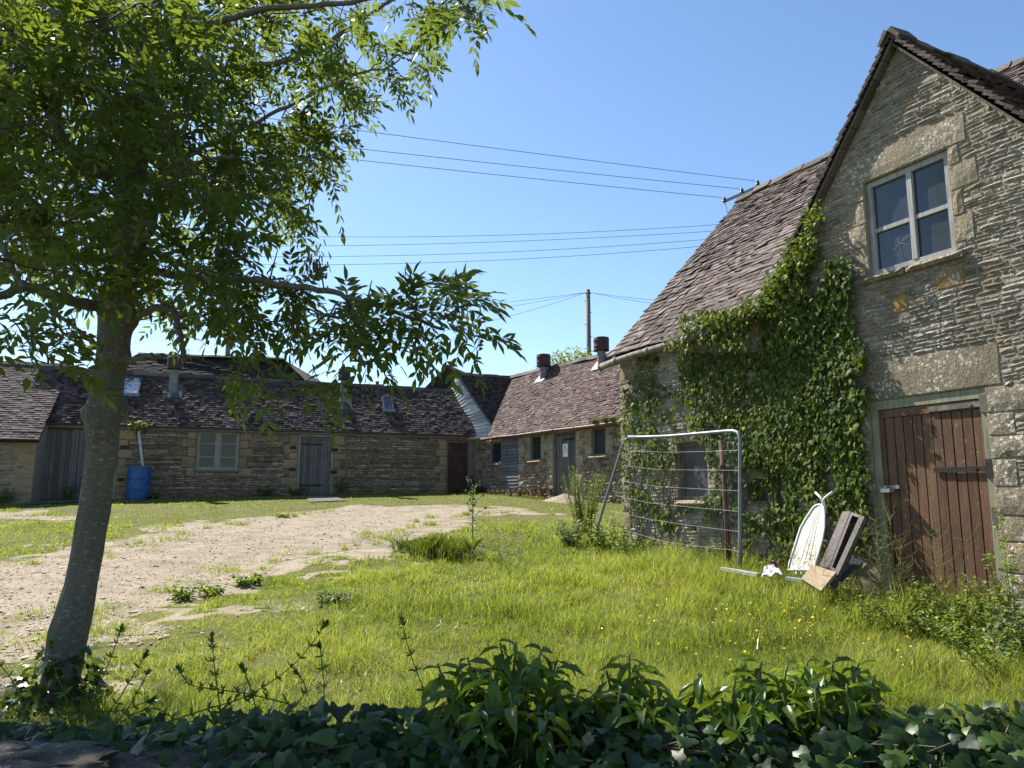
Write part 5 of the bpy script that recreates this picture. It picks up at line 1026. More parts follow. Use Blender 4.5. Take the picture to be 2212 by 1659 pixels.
for (x0, y0, x1, y1, x2, y2), lb in zip(((1620, 480, 1000, 508, 560, 509), (1620, 494, 1000, 523, 560, 532), (1620, 509, 1000, 546, 560, 554), (1620, 522, 1000, 564, 500, 571)), ('top wire of the four strung level across the sky behind the pole', 'second wire down of the four strung level across the sky', 'third wire down of the four strung level across the sky', 'bottom wire of the four strung level across the sky')):
    Y = 38.0; a, c_ = at(x0, y0, Y), at(x2, y2, Y + 2); mid = at(x1, y1, Y + 1); d = c_ - a; a2 = a - d * .4; c2 = c_ + d * .6
    # a parabola through the three points, carried on past both ends
    f1 = float((mid - a)[0] / d[0]); k_ = (lerp(a, c_, f1)[2] - mid[2]) / (f1 * (1 - f1)); pts = [a + d * f - np.array([0, 0, k_ * f * (1 - f)]) for f in np.linspace(-.4, 1.6, 33)]; m = MB(); m.tube(pts, .012, 5); tag(m.build('overhead_wire', M['wire'], None, True), lb, 'wire', 'level power wires')
tA2 = tA + [0, -.12, -.22]
for dx, (x, y), s_, lb in ((-.2, (1060, 662), .1, 'upper service wire sloping left from the telegraph pole'), (-.2, (1058, 668), .25, 'middle service wire sloping left from the telegraph pole'), (-.15, (1062, 678), .55, 'lower slack service wire sloping left from the telegraph pole')):
    q = at(x, y, 46); e = tA2 + (q - tA2) * 3.2; e[2] += .9; tag(wire(tA2 + [dx, 0, 0], e, s_ * 1.6, .011), lb, 'wire', 'service wires left of the telegraph pole')
for (x, y), s_, lb in (((1420, 646), .1, 'upper service wire running right from the telegraph pole'), ((1420, 650), .2, 'lower service wire running right from the telegraph pole')):
    q = at(x, y, 43); e = tA2 + (q - tA2) * 2; tag(wire(tA2 + [.2, 0, 0], e, s_, .011), lb, 'wire', 'service wires right of the telegraph pole')
for k, (x, y, lb) in enumerate(((-60, 692, 'topmost thin wire running left from the pole in the leaves'), (-60, 755, 'second thin wire running left from the pole in the leaves'), (-60, 770, 'third thin wire running left from the pole in the leaves'), (-60, 782, 'lowest thin wire running left from the pole in the leaves'))):
    e = at(x, y, 36); tag(wire(tB - [0, .1, .2 + .1 * k], e + (e - tB) * .5, .6, .010), lb, 'wire', 'thin wires left of the hidden pole')
# ================================================================== plants
M['ashleaf'] = m_leaf('ash_leaflets', [(0, (.022, .043, .012)), (.4, (.040, .073, .017)), (.75, (.068, .110, .024)), (1, (.14, .165, .04))], .40, .45, .26, (.36, .46, .035))
M['ivyleaf'] = m_leaf('wall_ivy_leaves', [(0, (.016, .034, .008)), (.4, (.044, .078, .013)), (.7, (.09, .135, .021)), (.92, (.18, .21, .035)), (1, (.33, .30, .04))], .24, .55, .13, (.30, .40, .03), noise=20)
M['gloss'] = m_leaf('glossy_ivy_leaves', [(0, (.012, .028, .007)), (.5, (.028, .058, .011)), (1, (.065, .110, .017))], .18, .42, .26, (.28, .42, .02), noise=20)
M['shrubleaf'] = m_leaf('long_glossy_leaves', [(0, (.034, .074, .010)), (.5, (.085, .15, .018)), (1, (.16, .225, .028))], .40, .28, .36, (.35, .48, .02), noise=20)
M['weedleaf'] = m_leaf('weed_leaves', [(0, (.07, .11, .02)), (.5, (.16, .215, .035)), (.85, (.26, .29, .05)), (1, (.34, .32, .11))], .38, .5, .3, noise=10)
M['bluegreen'] = m_leaf('thistle_leaves', [(0, (.05, .08, .03)), (.5, (.10, .15, .055)), (1, (.18, .22, .10))], .36, .55, .25, (.32, .42, .08), noise=10)
M['cleaver'] = m_leaf('cleavers_green', [(0, (.05, .08, .014)), (.5, (.09, .135, .024)), (1, (.15, .19, .04))], .45, .5, .25, noise=12)
M['drystem'] = m_leaf('dry_seed_stems', [(0, (.16, .15, .06)), (.5, (.24, .22, .09)), (1, (.34, .31, .15))], .15, .8, .1)
M['stem'] = m_plain('green_stems', (.09, .12, .03), .7, 0, .3, 12)
M['ivystem'] = m_plain('brown_ivy_stems', (.12, .085, .055), .9, 0, .35, 20)
M['twig'] = m_plain('ash_twigs', (.075, .062, .048), .85, 0, .3, 14)
M['dead'] = m_plain('dead_keys', (.10, .07, .045), .9, 0, .4, 20)
# ash bark: smooth grey with pale lichen flecks and horizontal scars
nm = NT('ash_bark'); v = nm.coord(); c = nm.mix(nm.noise(v, 3.5, 5, .6), (.10, .092, .074), (.18, .165, .137)); c = nm.mix(nm.ramp(nm.noise(nm.coord((22, 22, 46)), 1.0, 4, .6), [(.58, 0), (.68, .75)]), c, (.34, .33, .29))
c = nm.mix(nm.ramp(nm.noise(nm.coord((5, 5, 26)), 1.0, 4, .7, .6), [(.62, 0), (.70, .8)]), c, (.032, .028, .022)); c = nm.mix(nm.ramp(nm.noise(v, 2.0, 4), [(.5, 0), (.75, .55)]), c, (.10, .105, .04)); c = nm.mix(1.0, c, nm.ramp(nm.noise(v, 60, 5, .7), [(.3, .7), (.7, 1.25)]), 'MULTIPLY')
h = nm.math('ADD', nm.noise(nm.coord((9, 9, 40)), 1.0, 6, .7), nm.math('MULTIPLY', nm.noise(v, 45, 5), .8)); M['bark'] = nm.done(nm.pbsdf(c, .9, nm.bump(h, .7, .012), spec=.2))

ash_leaf = np.array([[0, 0, 0], [-.14, .28, .03], [0, .3, -.01], [.14, .28, .03], [-.16, .58, .02], [0, .6, -.03], [.16, .58, .02], [0, 1, -.10]], float)
ash_f = [np.array([[0, 2, 1], [0, 3, 2], [4, 5, 7], [5, 6, 7]]), np.array([[1, 2, 5, 4], [2, 3, 6, 5]])]
def frames(D, up=None, roll=0.5):
    """Y along D, Z the blade's normal, near up"""
    n = len(D); D = norm(D); u = np.tile([0, 0, 1.0], (n, 1)) if up is None else up; u = u + rng.normal(0, roll, (n, 3)); X = norm(np.cross(D, u)); Z = np.cross(X, D); return X, D, Z
def compound(P, D, L, tint, npair=4, droop=.35):
    """pinnate leaves: P bases, D directions, L lengths"""
    out = []; st = MB(); n = len(P); D = norm(D); X0, _, Z0 = frames(D, None, .45)
    for k in range(npair):
        f = (k + 1.0) / (npair + .6)
        for s in (-1, 1):
            q = P + D * (L * f)[:, None] - np.array([0, 0, 1]) * (L * f * f * droop)[:, None]; d = norm(D * .75 + X0 * s * .9 - np.array([0, 0, 1.0]) * rng.uniform(.05, .6, (n, 1)) + rng.normal(0, .12, (n, 3)))
            Xx, Yy, Zz = frames(d, Z0, .35); out.append(scatter(ash_leaf, ash_f, q, Xx, Yy, Zz, L * rng.uniform(.30, .42, n) * (1 - .25 * abs(f - .55)), np.clip(tint + rng.normal(0, .1, n), 0, 1)))
    q = P + D * L[:, None] - np.array([0, 0, 1]) * (L * droop)[:, None]; d = norm(D - np.array([0, 0, .7])); Xx, Yy, Zz = frames(d, Z0, .35); out.append(scatter(ash_leaf, ash_f, q - d * (.06 * L)[:, None], Xx, Yy, Zz, L * rng.uniform(.34, .44, n), tint))
    # midribs: slim 3-sided blades
    rib = np.array([[-.5, 0, 0], [.5, 0, 0], [.35, .5, -.09], [-.35, .5, -.09], [0, 1, -.35]], float); S = np.stack([np.full(n, .0035), L, L * droop / .35], -1); out.append(scatter(rib, [np.array([[0, 1, 2, 3]]), np.array([[3, 2, 4]])], P, X0, D, np.tile([0, 0, 1.0], (n, 1)), S, np.full(n, .95)))
    return merge(out)

# ------------------------------------------------------------------ the ash tree
YT = 5.2
prof = [(1560, 70, 160), (1500, 84, 166), (1450, 93, 176), (1356, 107, 194), (1256, 142, 212), (1106, 167, 239), (1015, 182, 248), (971, 187, 256), (930, 184, 259), (905, 184, 262), (882, 186, 264), (856, 194, 268), (815, 204, 270), (771, 207, 278), (700, 213, 284), (653, 217, 288), (610, 226, 296), (586, 231, 300), (533, 238, 297), (460, 248, 303), (400, 253, 310), (333, 262, 322), (230, 280, 332), (133, 293, 338), (33, 303, 346), (-120, 318, 352), (-300, 335, 362)]
base = at(127, 1480, YT); base[2] = float(gz(base[0], base[1]))
ash = thing('ash_tree', 'young ash tree with knotted grey trunk at the wall, leaves hanging over the yard', 'tree', base)
tp = [(at((a + b) / 2, y, YT), (b - a) / 2.28 / F * np.linalg.norm(at((a + b) / 2, y, YT) - EYE) * math.cos(math.atan(abs((a + b) / 2 - CX) / F))) for y, a, b in prof]
tp.insert(0, (tp[0][0] + np.array([-.02, 0, -.3]), tp[0][1] * 1.15))
# resample the axis finely and add knots
zz = np.array([p[0][2] for p in tp]); ord_ = np.argsort(zz); zs_ = np.linspace(zz.min(), zz.max(), 190); ax = np.stack([np.interp(zs_, zz[ord_], np.array([p[0][i] for p in tp])[ord_]) for i in range(3)], -1); rr = np.interp(zs_, zz[ord_], np.array([p[1] for p in tp])[ord_])
NS = 40; knots = []
for x, y, side, r_, hgt in ((190, 892, -1, .075, .048), (268, 884, 1, .07, .055), (234, 928, 0, .055, .035), (258, 1000, 1, .045, .03), (262, 618, .35, .06, .045), (205, 655, -1, .09, .06), (290, 690, 1, .09, .06), (280, 770, 1, .06, .04), (258, 380, -.8, .08, .05), (300, 545, .9, .07, .05)):
    q = at(x, y, YT); knots.append((q[2], side, r_, hgt))
vs = []; rg2 = np.random.default_rng(3)
for i, (c_, r_) in enumerate(zip(ax, rr)):
    for k in range(NS):
        a = 2 * math.pi * k / NS; d = np.array([math.cos(a), math.sin(a), 0]); e = 0
        for kz, sd, kr, kh in knots:
            ka = -math.pi / 2 + sd * math.pi / 2; da = abs((a - ka + math.pi) % (2 * math.pi) - math.pi) * r_; q = (da * da + (c_[2] - kz) ** 2) / kr ** 2; e += kh * math.exp(-q * 1.2)
        e += .006 * math.sin(5 * a + c_[2] * 4) * math.sin(c_[2] * 3 + a) + .004 * math.sin(9 * a - c_[2] * 11); vs.append(c_ + d * (r_ + e))
fs = np.array([[i * NS + k, i * NS + (k + 1) % NS, (i + 1) * NS + (k + 1) % NS, (i + 1) * NS + k] for i in range(len(ax) - 1) for k in range(NS)])
trunk = mesh_np('trunk', np.array(vs), fs, M['bark'], ash, None, True)
m = MB()
for x, y, r_ in ((263, 632, .040), (261, 672, .028)):   # sawn limb scars
    q = at(x, y, YT); zi = np.argmin(abs(ax[:, 2] - q[2])); d = norm(np.array([(x - 257) * .02, -1, 0])); c_ = ax[zi] + d * (rr[zi] + .038); u_ = norm(np.cross(d, [0, 0, 1])); m.add([c_ + r_ * (math.cos(t) * u_ + math.sin(t) * np.array([0, 0, 1.15])) for t in np.linspace(0, 6.28, 17)[:-1]] + [c_ - d * .05 + r_ * 1.15 * (math.cos(t) * u_ + math.sin(t) * np.array([0, 0, 1.15])) for t in np.linspace(0, 6.28, 17)[:-1]], [tuple(range(16))] + [(k, 16 + k, 16 + (k + 1) % 16, (k + 1) % 16) for k in range(16)], .5)
m.build('sawn_scar', M['chip'], trunk)
limbs = [  # (pixel path with distance), start radius, end radius
 ([(292, 548, 5.1), (340, 585, 5.0), (430, 602, 4.8), (520, 605, 4.65), (620, 615, 4.5), (720, 632, 4.35), (800, 655, 4.25), (880, 682, 4.2), (960, 712, 4.15)], .040, .009),
 ([(298, 530, 5.2), (360, 560, 5.3), (450, 592, 5.4), (560, 608, 5.5), (640, 640, 5.6), (700, 680, 5.6)], .032, .010),
 ([(285, 690, 5.1), (330, 668, 4.9), (368, 668, 4.8), (385, 700, 4.7), (395, 752, 4.6), (398, 785, 4.55)], .034, .014),
 ([(275, 778, 5.1), (315, 772, 4.9), (350, 768, 4.8)], .028, .016),
 ([(215, 662, 5.1), (170, 655, 4.9), (110, 636, 4.7), (60, 620, 4.6), (20, 632, 4.5), (-60, 665, 4.3)], .052, .024),
 ([(55, 620, 4.6), (30, 590, 4.65), (12, 545, 4.7), (-20, 480, 4.8)], .026, .014),
 ([(212, 748, 5.1), (180, 722, 5.2), (140, 690, 5.4), (90, 668, 5.5), (40, 640, 5.6)], .026, .010),
 ([(270, 378, 5.1), (225, 378, 4.85), (180, 358, 4.65), (145, 318, 4.5), (122, 262, 4.4), (112, 190, 4.35), (108, 110, 4.3), (120, 0, 4.3), (120, -160, 4.3)], .046, .026),
 ([(292, 545, 5.0), (318, 505, 4.85), (335, 455, 4.8), (345, 400, 4.7), (375, 352, 4.6), (430, 350, 4.5), (500, 335, 4.4)], .042, .012),
 ([(318, 90, 5.2), (380, 68, 5.0), (460, 48, 4.9), (560, 22, 4.8), (680, 12, 4.7), (840, -5, 4.6), (1000, -10, 4.5)], .040, .012),
 ([(340, 150, 5.2), (480, 150, 5.5), (640, 125, 5.8), (740, 70, 6.0), (830, 10, 6.1), (900, -40, 6.2)], .036, .012),
 ([(305, 400, 5.3), (420, 330, 5.6), (560, 260, 5.9), (680, 200, 6.1), (800, 150, 6.2)], .034, .009),
 ([(300, 460, 5.3), (420, 440, 5.7), (540, 420, 6.0), (640, 400, 6.2)], .028, .009),
 ([(255, 480, 5.2), (170, 460, 5.5), (80, 440, 5.8), (-20, 420, 6.2)], .034, .012),
 ([(280, 230, 5.2), (180, 190, 5.6), (60, 140, 6.0), (-80, 90, 6.4)], .034, .012),
 ([(330, 60, 5.2), (300, -80, 4.4), (260, -250, 3.8)], .034, .014),
 ([(230, 560, 5.3), (120, 560, 6.0), (0, 560, 6.8), (-120, 570, 7.8), (-180, 570, 8.6)], .034, .010),  # added limb leading out of view to the shade-casting clusters
 ([(335, 0, 5.3), (420, -150, 5.6), (560, -300, 5.8)], .034, .014)]
skel = []; 
for pth, r0, r1 in limbs:
    P_ = [at(x, y, Y) for x, y, Y in pth]; # pull the root into the trunk
    zi = np.argmin(abs(ax[:, 2] - P_[0][2]))
    if np.linalg.norm(ax[zi] - P_[0]) < .45: P_ = [ax[zi] * .7 + P_[0] * .3] + P_
    # smooth, wobble
    Q = []
    for i in range(len(P_) - 1):
        p00, p0_, p1_, p11 = P_[max(i - 1, 0)], P_[i], P_[i + 1], P_[min(i + 2, len(P_) - 1)]
        for t in np.linspace(0, 1, 7)[:-1]: Q.append(.5 * (2 * p0_ + (p1_ - p00) * t + (2 * p00 - 5 * p0_ + 4 * p1_ - p11) * t * t + (-p00 + 3 * p0_ - 3 * p1_ + p11) * t ** 3))
    Q.append(P_[-1]); Q = [q + rg2.normal(0, .006, 3) for q in Q]; rad = [lerp(r0, r1, (k / (len(Q) - 1)) ** .7) * (1 + .06 * rg2.normal()) for k in range(len(Q))]; rad[0] *= 1.3
    m = MB(); m.tube(Q, rad, 10); m.build('limb', M['bark'], ash, True); skel += [(q, r) for q, r in zip(Q[4:], rad[4:])]
SK = np.array([s[0] for s in skel])
crown_px = [(-700, -700), (1150, -700), (1120, -60), (1062, 5), (1020, 30), (960, 35), (930, 75), (925, 120), (880, 165), (835, 180), (810, 210), (765, 250), (700, 290), (695, 340), (665, 370), (640, 415), (640, 460), (615, 490), (560, 520), (560, 560), (640, 590), (700, 600), (740, 620), (780, 650), (860, 635), (910, 615), (985, 635), (1015, 665), (1000, 700), (930, 722), (880, 730), (830, 735), (785, 765), (735, 765), (690, 730), (650, 700), (600, 715), (565, 750), (530, 775), (460, 770), (420, 740), (340, 705), (290, 690), (280, 640), (215, 630), (150, 620), (95, 620), (60, 640), (-60, 640), (-700, 760)]
holes_px = [[(640, 530), (720, 530), (760, 610), (640, 590)], [(640, 690), (700, 700), (690, 770), (650, 760)]]
cand = []
def try_anchor(x, y):
    if not inpoly(np.array([x]), np.array([y]), crown_px)[0]: return
    if any(inpoly(np.array([x]), np.array([y]), h)[0] for h in holes_px): return
    right = max(0, (x - 300) / 800); low = smooth(520, 620, y) if x > 250 else 0
    Y = 5.45 + 1.0 * smooth(420, 620, x) * (1 - low) + rg2.normal(0, 1) * (.95 * (1 - .6 * low)) - .95 * low * min(1, right * 1.4); Y = float(np.clip(Y, 5.35 + .3 * rg2.random() if (x > 470 and y < 340) else 3.9, 7.6)); cand.append(at(x, y, Y))
while len(cand) < 600:
    x, y = rg2.uniform(-60, 1065), rg2.uniform(-60, 840); w_ = 1.0
    if y > 330 and abs(x - np.interp(y, [0, 400, 700], [325, 283, 250])) < 60: w_ = .3
    if y > 560 and x < 240: w_ = .35
    if y > 500 and x >= 200: w_ = .42
    if y > 560 and x >= 520: w_ = .40
    if rg2.random() < w_: try_anchor(x, y)
for px, py, Y in ((60, 770, 4.0), (110, 745, 4.0), (160, 800, 4.1), (60, 735, 4.2), (120, 715, 4.3), (900, 640, 4.2), (985, 655, 4.15), (1030, 690, 4.1), (560, 830, 4.4), (500, 800, 4.4), (740, 800, 4.4), (780, 770, 4.4), (1000, 20, 4.6), (1040, 30, 4.5), (960, 60, 4.7), (920, 150, 5.9), (850, 190, 6.1), (700, 380, 6.0), (660, 480, 6.0)): cand.append(at(px, py, Y))
n_in = len(cand)
for _ in range(46): cand.append(at(rg2.uniform(-260, -70), rg2.uniform(430, 690), rg2.uniform(7.4, 9.2)))  # added clusters out of view, placed to shade the gravel at lower left
n_in = len(cand)
while len(cand) < n_in + 150:   # unseen crown above and left of the picture, thinned below to let sun through
    x, y = rg2.uniform(-600, 420), rg2.uniform(-560, -40); 
    if rg2.random() < .4: x, y = rg2.uniform(-560, -60), rg2.uniform(-100, 560)
    cand.append(at(x, y, float(np.clip(5.2 + rg2.normal(0, 1.1), 3.4, 7.6))))
SV = np.array([-math.sin(R(43)), math.cos(R(43)), math.tan(R(47))])     # towards the sun
def shades_wall(a):   # a leaf cluster whose shadow falls on the right half of the wall top
    k = (a[2] - 1.1) / SV[2]; x, y = a[0] - SV[0] * k, a[1] - SV[1] * k; return x > -.15 and 1.4 < y < 3.2
cand = [a for a in cand if not (shades_wall(a) and rg2.random() < (.9 if proj(a)[1] < 20 else .22))]  # clusters left out so that sun reaches the bushes on the wall
A = np.array(cand); LP, LD, LL, LT = [], [], [], []; tw = MB()
A = A[np.argsort([np.min(np.linalg.norm(SK - a, axis=1)) for a in A])]   # grow outwards: every twig springs from a limb or an earlier twig
for a in A:
    d = np.linalg.norm(SK - a, axis=1); i = int(np.argmin(d + rg2.random(len(d)) * .12)); s_ = SK[i]; v_ = a - s_; L_ = np.linalg.norm(v_)
    mid = lerp(s_, a, .5) + np.array([0, 0, .10 * min(L_, 1)]) + rg2.normal(0, .04, 3); tip = a + norm(v_ + rg2.normal(0, .2, 3)) * .12
    SK = np.vstack([SK, lerp(s_, mid, .6), mid, lerp(mid, a, .5), a]); tw.tube([s_, lerp(s_, mid, .5) + rg2.normal(0, .015, 3), mid, lerp(mid, a, .5) + rg2.normal(0, .015, 3), a, tip], [.0075, .0065, .0055, .0045, .0035, .002], 5, caps=False); dirn = norm(tip - mid)
    for k in range(rg2.integers(6, 9)):
        f = rg2.uniform(.35, 1.0); p = lerp(mid, tip, f); side = norm(np.cross(dirn, rg2.normal(0, 1, 3))); LP.append(p); LD.append(dirn * rg2.uniform(.1, .8) + side * rg2.uniform(.5, 1) + np.array([0, 0, rg2.uniform(-.25, .45)])); LL.append(rg2.uniform(.17, .31)); LT.append(rg2.uniform(.1, .8))
tw.build('twigs', M['twig'], ash, True); LP, LD, LL, LT = map(np.array, (LP, LD, LL, LT)); V_, F_, T_ = compound(LP, LD, LL, LT); crown = mesh_np('crown', V_, F_, M['ashleaf'], ash, T_, True)
# a bunch of dead ash keys and two bare twigs
m = MB(); q = at(688, 560, 4.4)
for k in range(70): p = q + rg2.normal(0, 1, 3) * [.045, .045, .06] - [0, 0, abs(rg2.normal(0, .04))]; m.beam(p, p + [rg2.normal(0, .008), rg2.normal(0, .008), -.035], .008, .002)
m.tube([at(700, 628, 4.4), at(694, 585, 4.4), q], .005, 5); m.build('seed_cluster', M['dead'], ash); m = MB(); m.tube([at(583, 606, 4.6), at(590, 575, 4.6), at(600, 540, 4.6)], [.006, .005, .003], 5); m.tube([at(792, 652, 4.3), at(798, 630, 4.3), at(803, 606, 4.3)], [.006, .005, .003], 5); m.build('bare_twigs', M['twig'], ash)

# ------------------------------------------------------------------ ivy on the barn
ivy_t = np.array([[0, 0, 0], [-.30, -.06, .02], [-.50, .22, -.03], [-.26, .40, .03], [-.30, .66, -.01], [0, 1.0, -.07], [.30, .66, -.01], [.26, .40, .03], [.50, .22, -.03], [.30, -.06, .02], [0, .42, .05]], float)
ivy_f = [np.array([[10, i, i + 1] for i in range(9)] + [[10, 9, 0]])[:, ::-1]]
ivy_h = np.array([[0, 0, 0], [-.30, -.10, .03], [-.46, .14, 0], [-.36, .42, .02], [-.20, .72, 0], [0, 1.0, -.10], [.20, .72, 0], [.36, .42, .02], [.46, .14, 0], [.30, -.10, .03], [0, .40, .07]], float)
mainI = [(1778, 372), (1768, 440), (1748, 500), (1700, 572), (1642, 655), (1600, 672), (1530, 680), (1475, 722), (1465, 760), (1475, 800), (1492, 870), (1505, 930), (1530, 952), (1532, 1085), (1538, 1190), (1580, 1235), (1700, 1235), (1760, 1215), (1850, 1235), (1886, 1235), (1886, 1120), (1872, 1010), (1884, 960), (1872, 830), (1862, 720), (1852, 650), (1848, 570), (1822, 552), (1800, 590), (1790, 640), (1772, 610), (1764, 560), (1772, 470)]
strandI = [(1345, 850), (1352, 815), (1372, 800), (1385, 770), (1408, 752), (1422, 760), (1430, 815), (1455, 830), (1472, 850), (1468, 960), (1462, 1082), (1530, 1098), (1530, 1180), (1470, 1150), (1440, 1175), (1385, 1175), (1352, 1090), (1342, 1000), (1340, 930)]
lowI = [(1545, 1120), (1700, 1050), (1720, 1230), (1545, 1235)]
px, py = rng.uniform(1330, 1895, 84000), rng.uniform(360, 1240, 84000); k1 = inpoly(px + 46 * (vnoise(px, py, 34, 65) - .5) + 26 * (vnoise(px, py, 12, 66) - .5), py + 30 * (vnoise(px, py, 30, 67) - .5), mainI); k2 = inpoly(px, py, strandI)
nz = vnoise(px, py, 45, 61) * .6 + vnoise(px, py, 16, 62) * .4; low = np.clip((py - 940) / 260, 0, 1)
keep = (k1 & (nz > .15 + .44 * low)) | (k2 & (nz > .40 + .10 * low) & (rng.random(len(px)) < .75)); keep &= ~((px > 1476) & (px < 1524) & (py > 960) & (py < 1078)); keep &= rng.random(len(px)) < np.where(py < 700, .55, .44); px, py = px[keep], py[keep]
thk = .04 + .11 * vnoise(px, py, 90, 63) * (1 - .5 * np.clip((py - 900) / 300, 0, 1)); thk[inpoly(px, py, strandI)] *= .6
RO_ = np.array([WR.pt(*WR.uz(x, y), 0) for x, y in zip(px, py)]); oo = rng.random(len(px)) ** .6 * thk + .02; P_ = RO_ + WR.n * oo[:, None]
gut = (py < 760) & (px < 1650); P_[gut] += WR.n * rng.uniform(.08, .24, (gut.sum(), 1))
n = len(P_); D_ = np.array([0, 0, -1.0]) + WR.d * rng.normal(0, .55, (n, 1)) + WR.n * rng.uniform(-.1, .55, (n, 1)); D_ = norm(D_); upv = np.tile(WR.n, (n, 1)) + np.array([0, 0, .45]) + rng.normal(0, .55, (n, 3)); X_, Y_, Z_ = frames(D_, upv, .15)
t = np.clip(.25 + .4 * nz[keep] + rng.normal(0, .15, n) + .25 * (oo / thk - .5), 0, .9); t = np.where(rng.random(n) < .012, 1.0, t); t[gut | ((px < 1780) & (py < 640))] += .12  # paler on outer leaves; sunlight on the top ones put into the tint
ivy = thing('wall_ivy', 'thick green ivy climbing the barn front up to the gable verge', 'ivy', ground(WR.pt(-2, 0, .1)))
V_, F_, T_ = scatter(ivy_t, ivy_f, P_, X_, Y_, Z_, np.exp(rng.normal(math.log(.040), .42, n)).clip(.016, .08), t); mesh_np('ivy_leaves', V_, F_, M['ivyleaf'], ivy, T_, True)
# fringe spilling on to the tiles and gutter, sunlight put into its paler tint
px, py = [], []
for (x0, y0), (x1, y1), k in (((1480, 712), (1640, 668), 420), ((1640, 665), (1700, 570), 160), ((1700, 570), (1772, 440), 150)):
    f = rng.random(k); px.append(lerp(x0, x1, f) + rng.normal(0, 7, k)); py.append(lerp(y0, y1, f) + rng.normal(3, 9, k))
px, py = np.concatenate(px), np.concatenate(py); P_ = np.array([WR.pt(*WR.uz(x, y, .2), .2) for x, y in zip(px, py)]) + WR.n * rng.uniform(-.08, .14, (len(px), 1)); n = len(P_); D_ = norm(rng.normal(0, .6, (n, 3)) + WR.n * .7 + [0, 0, -.1]); X_, Y_, Z_ = frames(D_, None, .5); V_, F_, T_ = scatter(ivy_t, ivy_f, P_, X_, Y_, Z_, rng.uniform(.03, .065, n), rng.uniform(.55, .95, n)); mesh_np('sunlit_leaves', V_, F_, M['ivyleaf'], ivy, T_)
m = MB()
for k in range(46):
    x = rg2.choice([rg2.uniform(1545, 1880), rg2.uniform(1350, 1460)], p=[.75, .25]); y = rg2.uniform(1130, 1230); pp = []
    for j in range(9):
        u_, z_ = WR.uz(x, y); pp.append(WR.pt(u_, z_, .035)); y -= rg2.uniform(14, 42); x += rg2.normal(0, 7)
    m.tube(pp, [.009 * (1 - j / 12) for j in range(9)], 5)
m.build('ivy_stems', M['ivystem'], ivy)
# a runner hanging forward over the fence rail
px = np.concatenate([rng.normal(1398, 6, 60), rng.normal(1352, 7, 80)]); py = np.concatenate([rng.uniform(930, 1075, 60), rng.uniform(880, 985, 80)]); P_ = np.array([at(x, y, 11.0 - .0 * x) for x, y in zip(px, py)]) + rng.normal(0, .03, (len(px), 3)); n = len(P_); D_ = norm(np.array([0, 0, -1.0]) + rng.normal(0, .5, (n, 3))); X_, Y_, Z_ = frames(D_, np.tile(WR.n, (n, 1)), .4); V_, F_, T_ = scatter(ivy_t, ivy_f, P_, X_, Y_, Z_, rng.uniform(.03, .055, n), rng.uniform(.45, .95, n)); o = mesh_np('ivy_runner', V_, F_, M['ivyleaf'], None, T_); tag(o, 'bright young ivy runner hanging over the left end of the wire fence', 'ivy')

# ------------------------------------------------------------------ foreground: low stone wall under ivy, shrubs
zt = .90
fwall = thing('field_wall', 'low dry stone wall top in the foreground, nearly buried in ivy', 'stone wall', (0, 2.0, 0)); m = MB()
m.hexa([(-4, 1.66, -.1), (4.5, 1.66, -.1), (4.5, 2.36, -.1), (-4, 2.36, -.1), (-4, 1.7, zt - .10), (4.5, 1.7, zt - .10), (4.5, 2.32, zt - .10), (-4, 2.32, zt - .10)], .3); m.build('wall_core', M['rubble'], fwall)
def boulder(c, a, b, h, rot, t, seed):
    r_ = np.random.default_rng(seed); vs = []; n1, n2 = 44, 22; m = MB()
    for i in range(n2 + 1):
        ph = math.pi * i / n2 - math.pi / 2
        for k in range(n1):
            th_ = 2 * math.pi * k / n1; x, y, z = [math.copysign(abs(q) ** .55, q) for q in (math.cos(ph) * math.cos(th_), math.cos(ph) * math.sin(th_), math.sin(ph))]; e = 1 + .10 * math.sin(3 * th_ + seed) * math.cos(2 * ph) + .30 * (float(vnoise(np.array(x * 2 + seed), np.array(y * 2 + z * 3), .35, seed)) - .5) + .14 * (float(vnoise(np.array(x * 2 + seed), np.array(y * 2 - z * 4), .1, seed + 3)) - .5) + r_.normal(0, .012); x, y, z = x * a * e, y * b * e, z * h * (1 + .10 * math.sin(2 * th_ + seed)); vs.append((c[0] + x * math.cos(rot) - y * math.sin(rot), c[1] + x * math.sin(rot) + y * math.cos(rot), c[2] + z))
    m.add(vs, [(i * n1 + k, i * n1 + (k + 1) % n1, (i + 1) * n1 + (k + 1) % n1, (i + 1) * n1 + k) for i in range(n2) for k in range(n1)], t); return m
i = 0
for x, y, Y, a, b, h in ((60, 1640, 1.95, .17, .13, .06), (175, 1652, 1.9, .14, .10, .05), (285, 1622, 2.12, .13, .10, .035), (40, 1668, 1.75, .2, .1, .06), (330, 1650, 1.92, .14, .11, .035), (150, 1615, 2.2, .15, .12, .05), (-90, 1640, 2.0, .2, .15, .06), (430, 1655, 1.95, .15, .1, .04), (-40, 1600, 2.25, .18, .12, .06)):
    p = at(x, y, Y); boulder((p[0], p[1], p[2] - h * .6), a, b, h, U(-.4, .4), U(.2, .8), i + 2).build('coping_stone', M['rubble'], fwall, True); i += 1
for k in range(26):
    boulder((-1.0 + k * .2 + U(-.04, .04), U(1.85, 2.2), zt - .08), U(.10, .15), U(.10, .16), .05, U(-.5, .5), U(.1, .7), k + 20).build('coping_stone', M['rubble'], fwall, True)
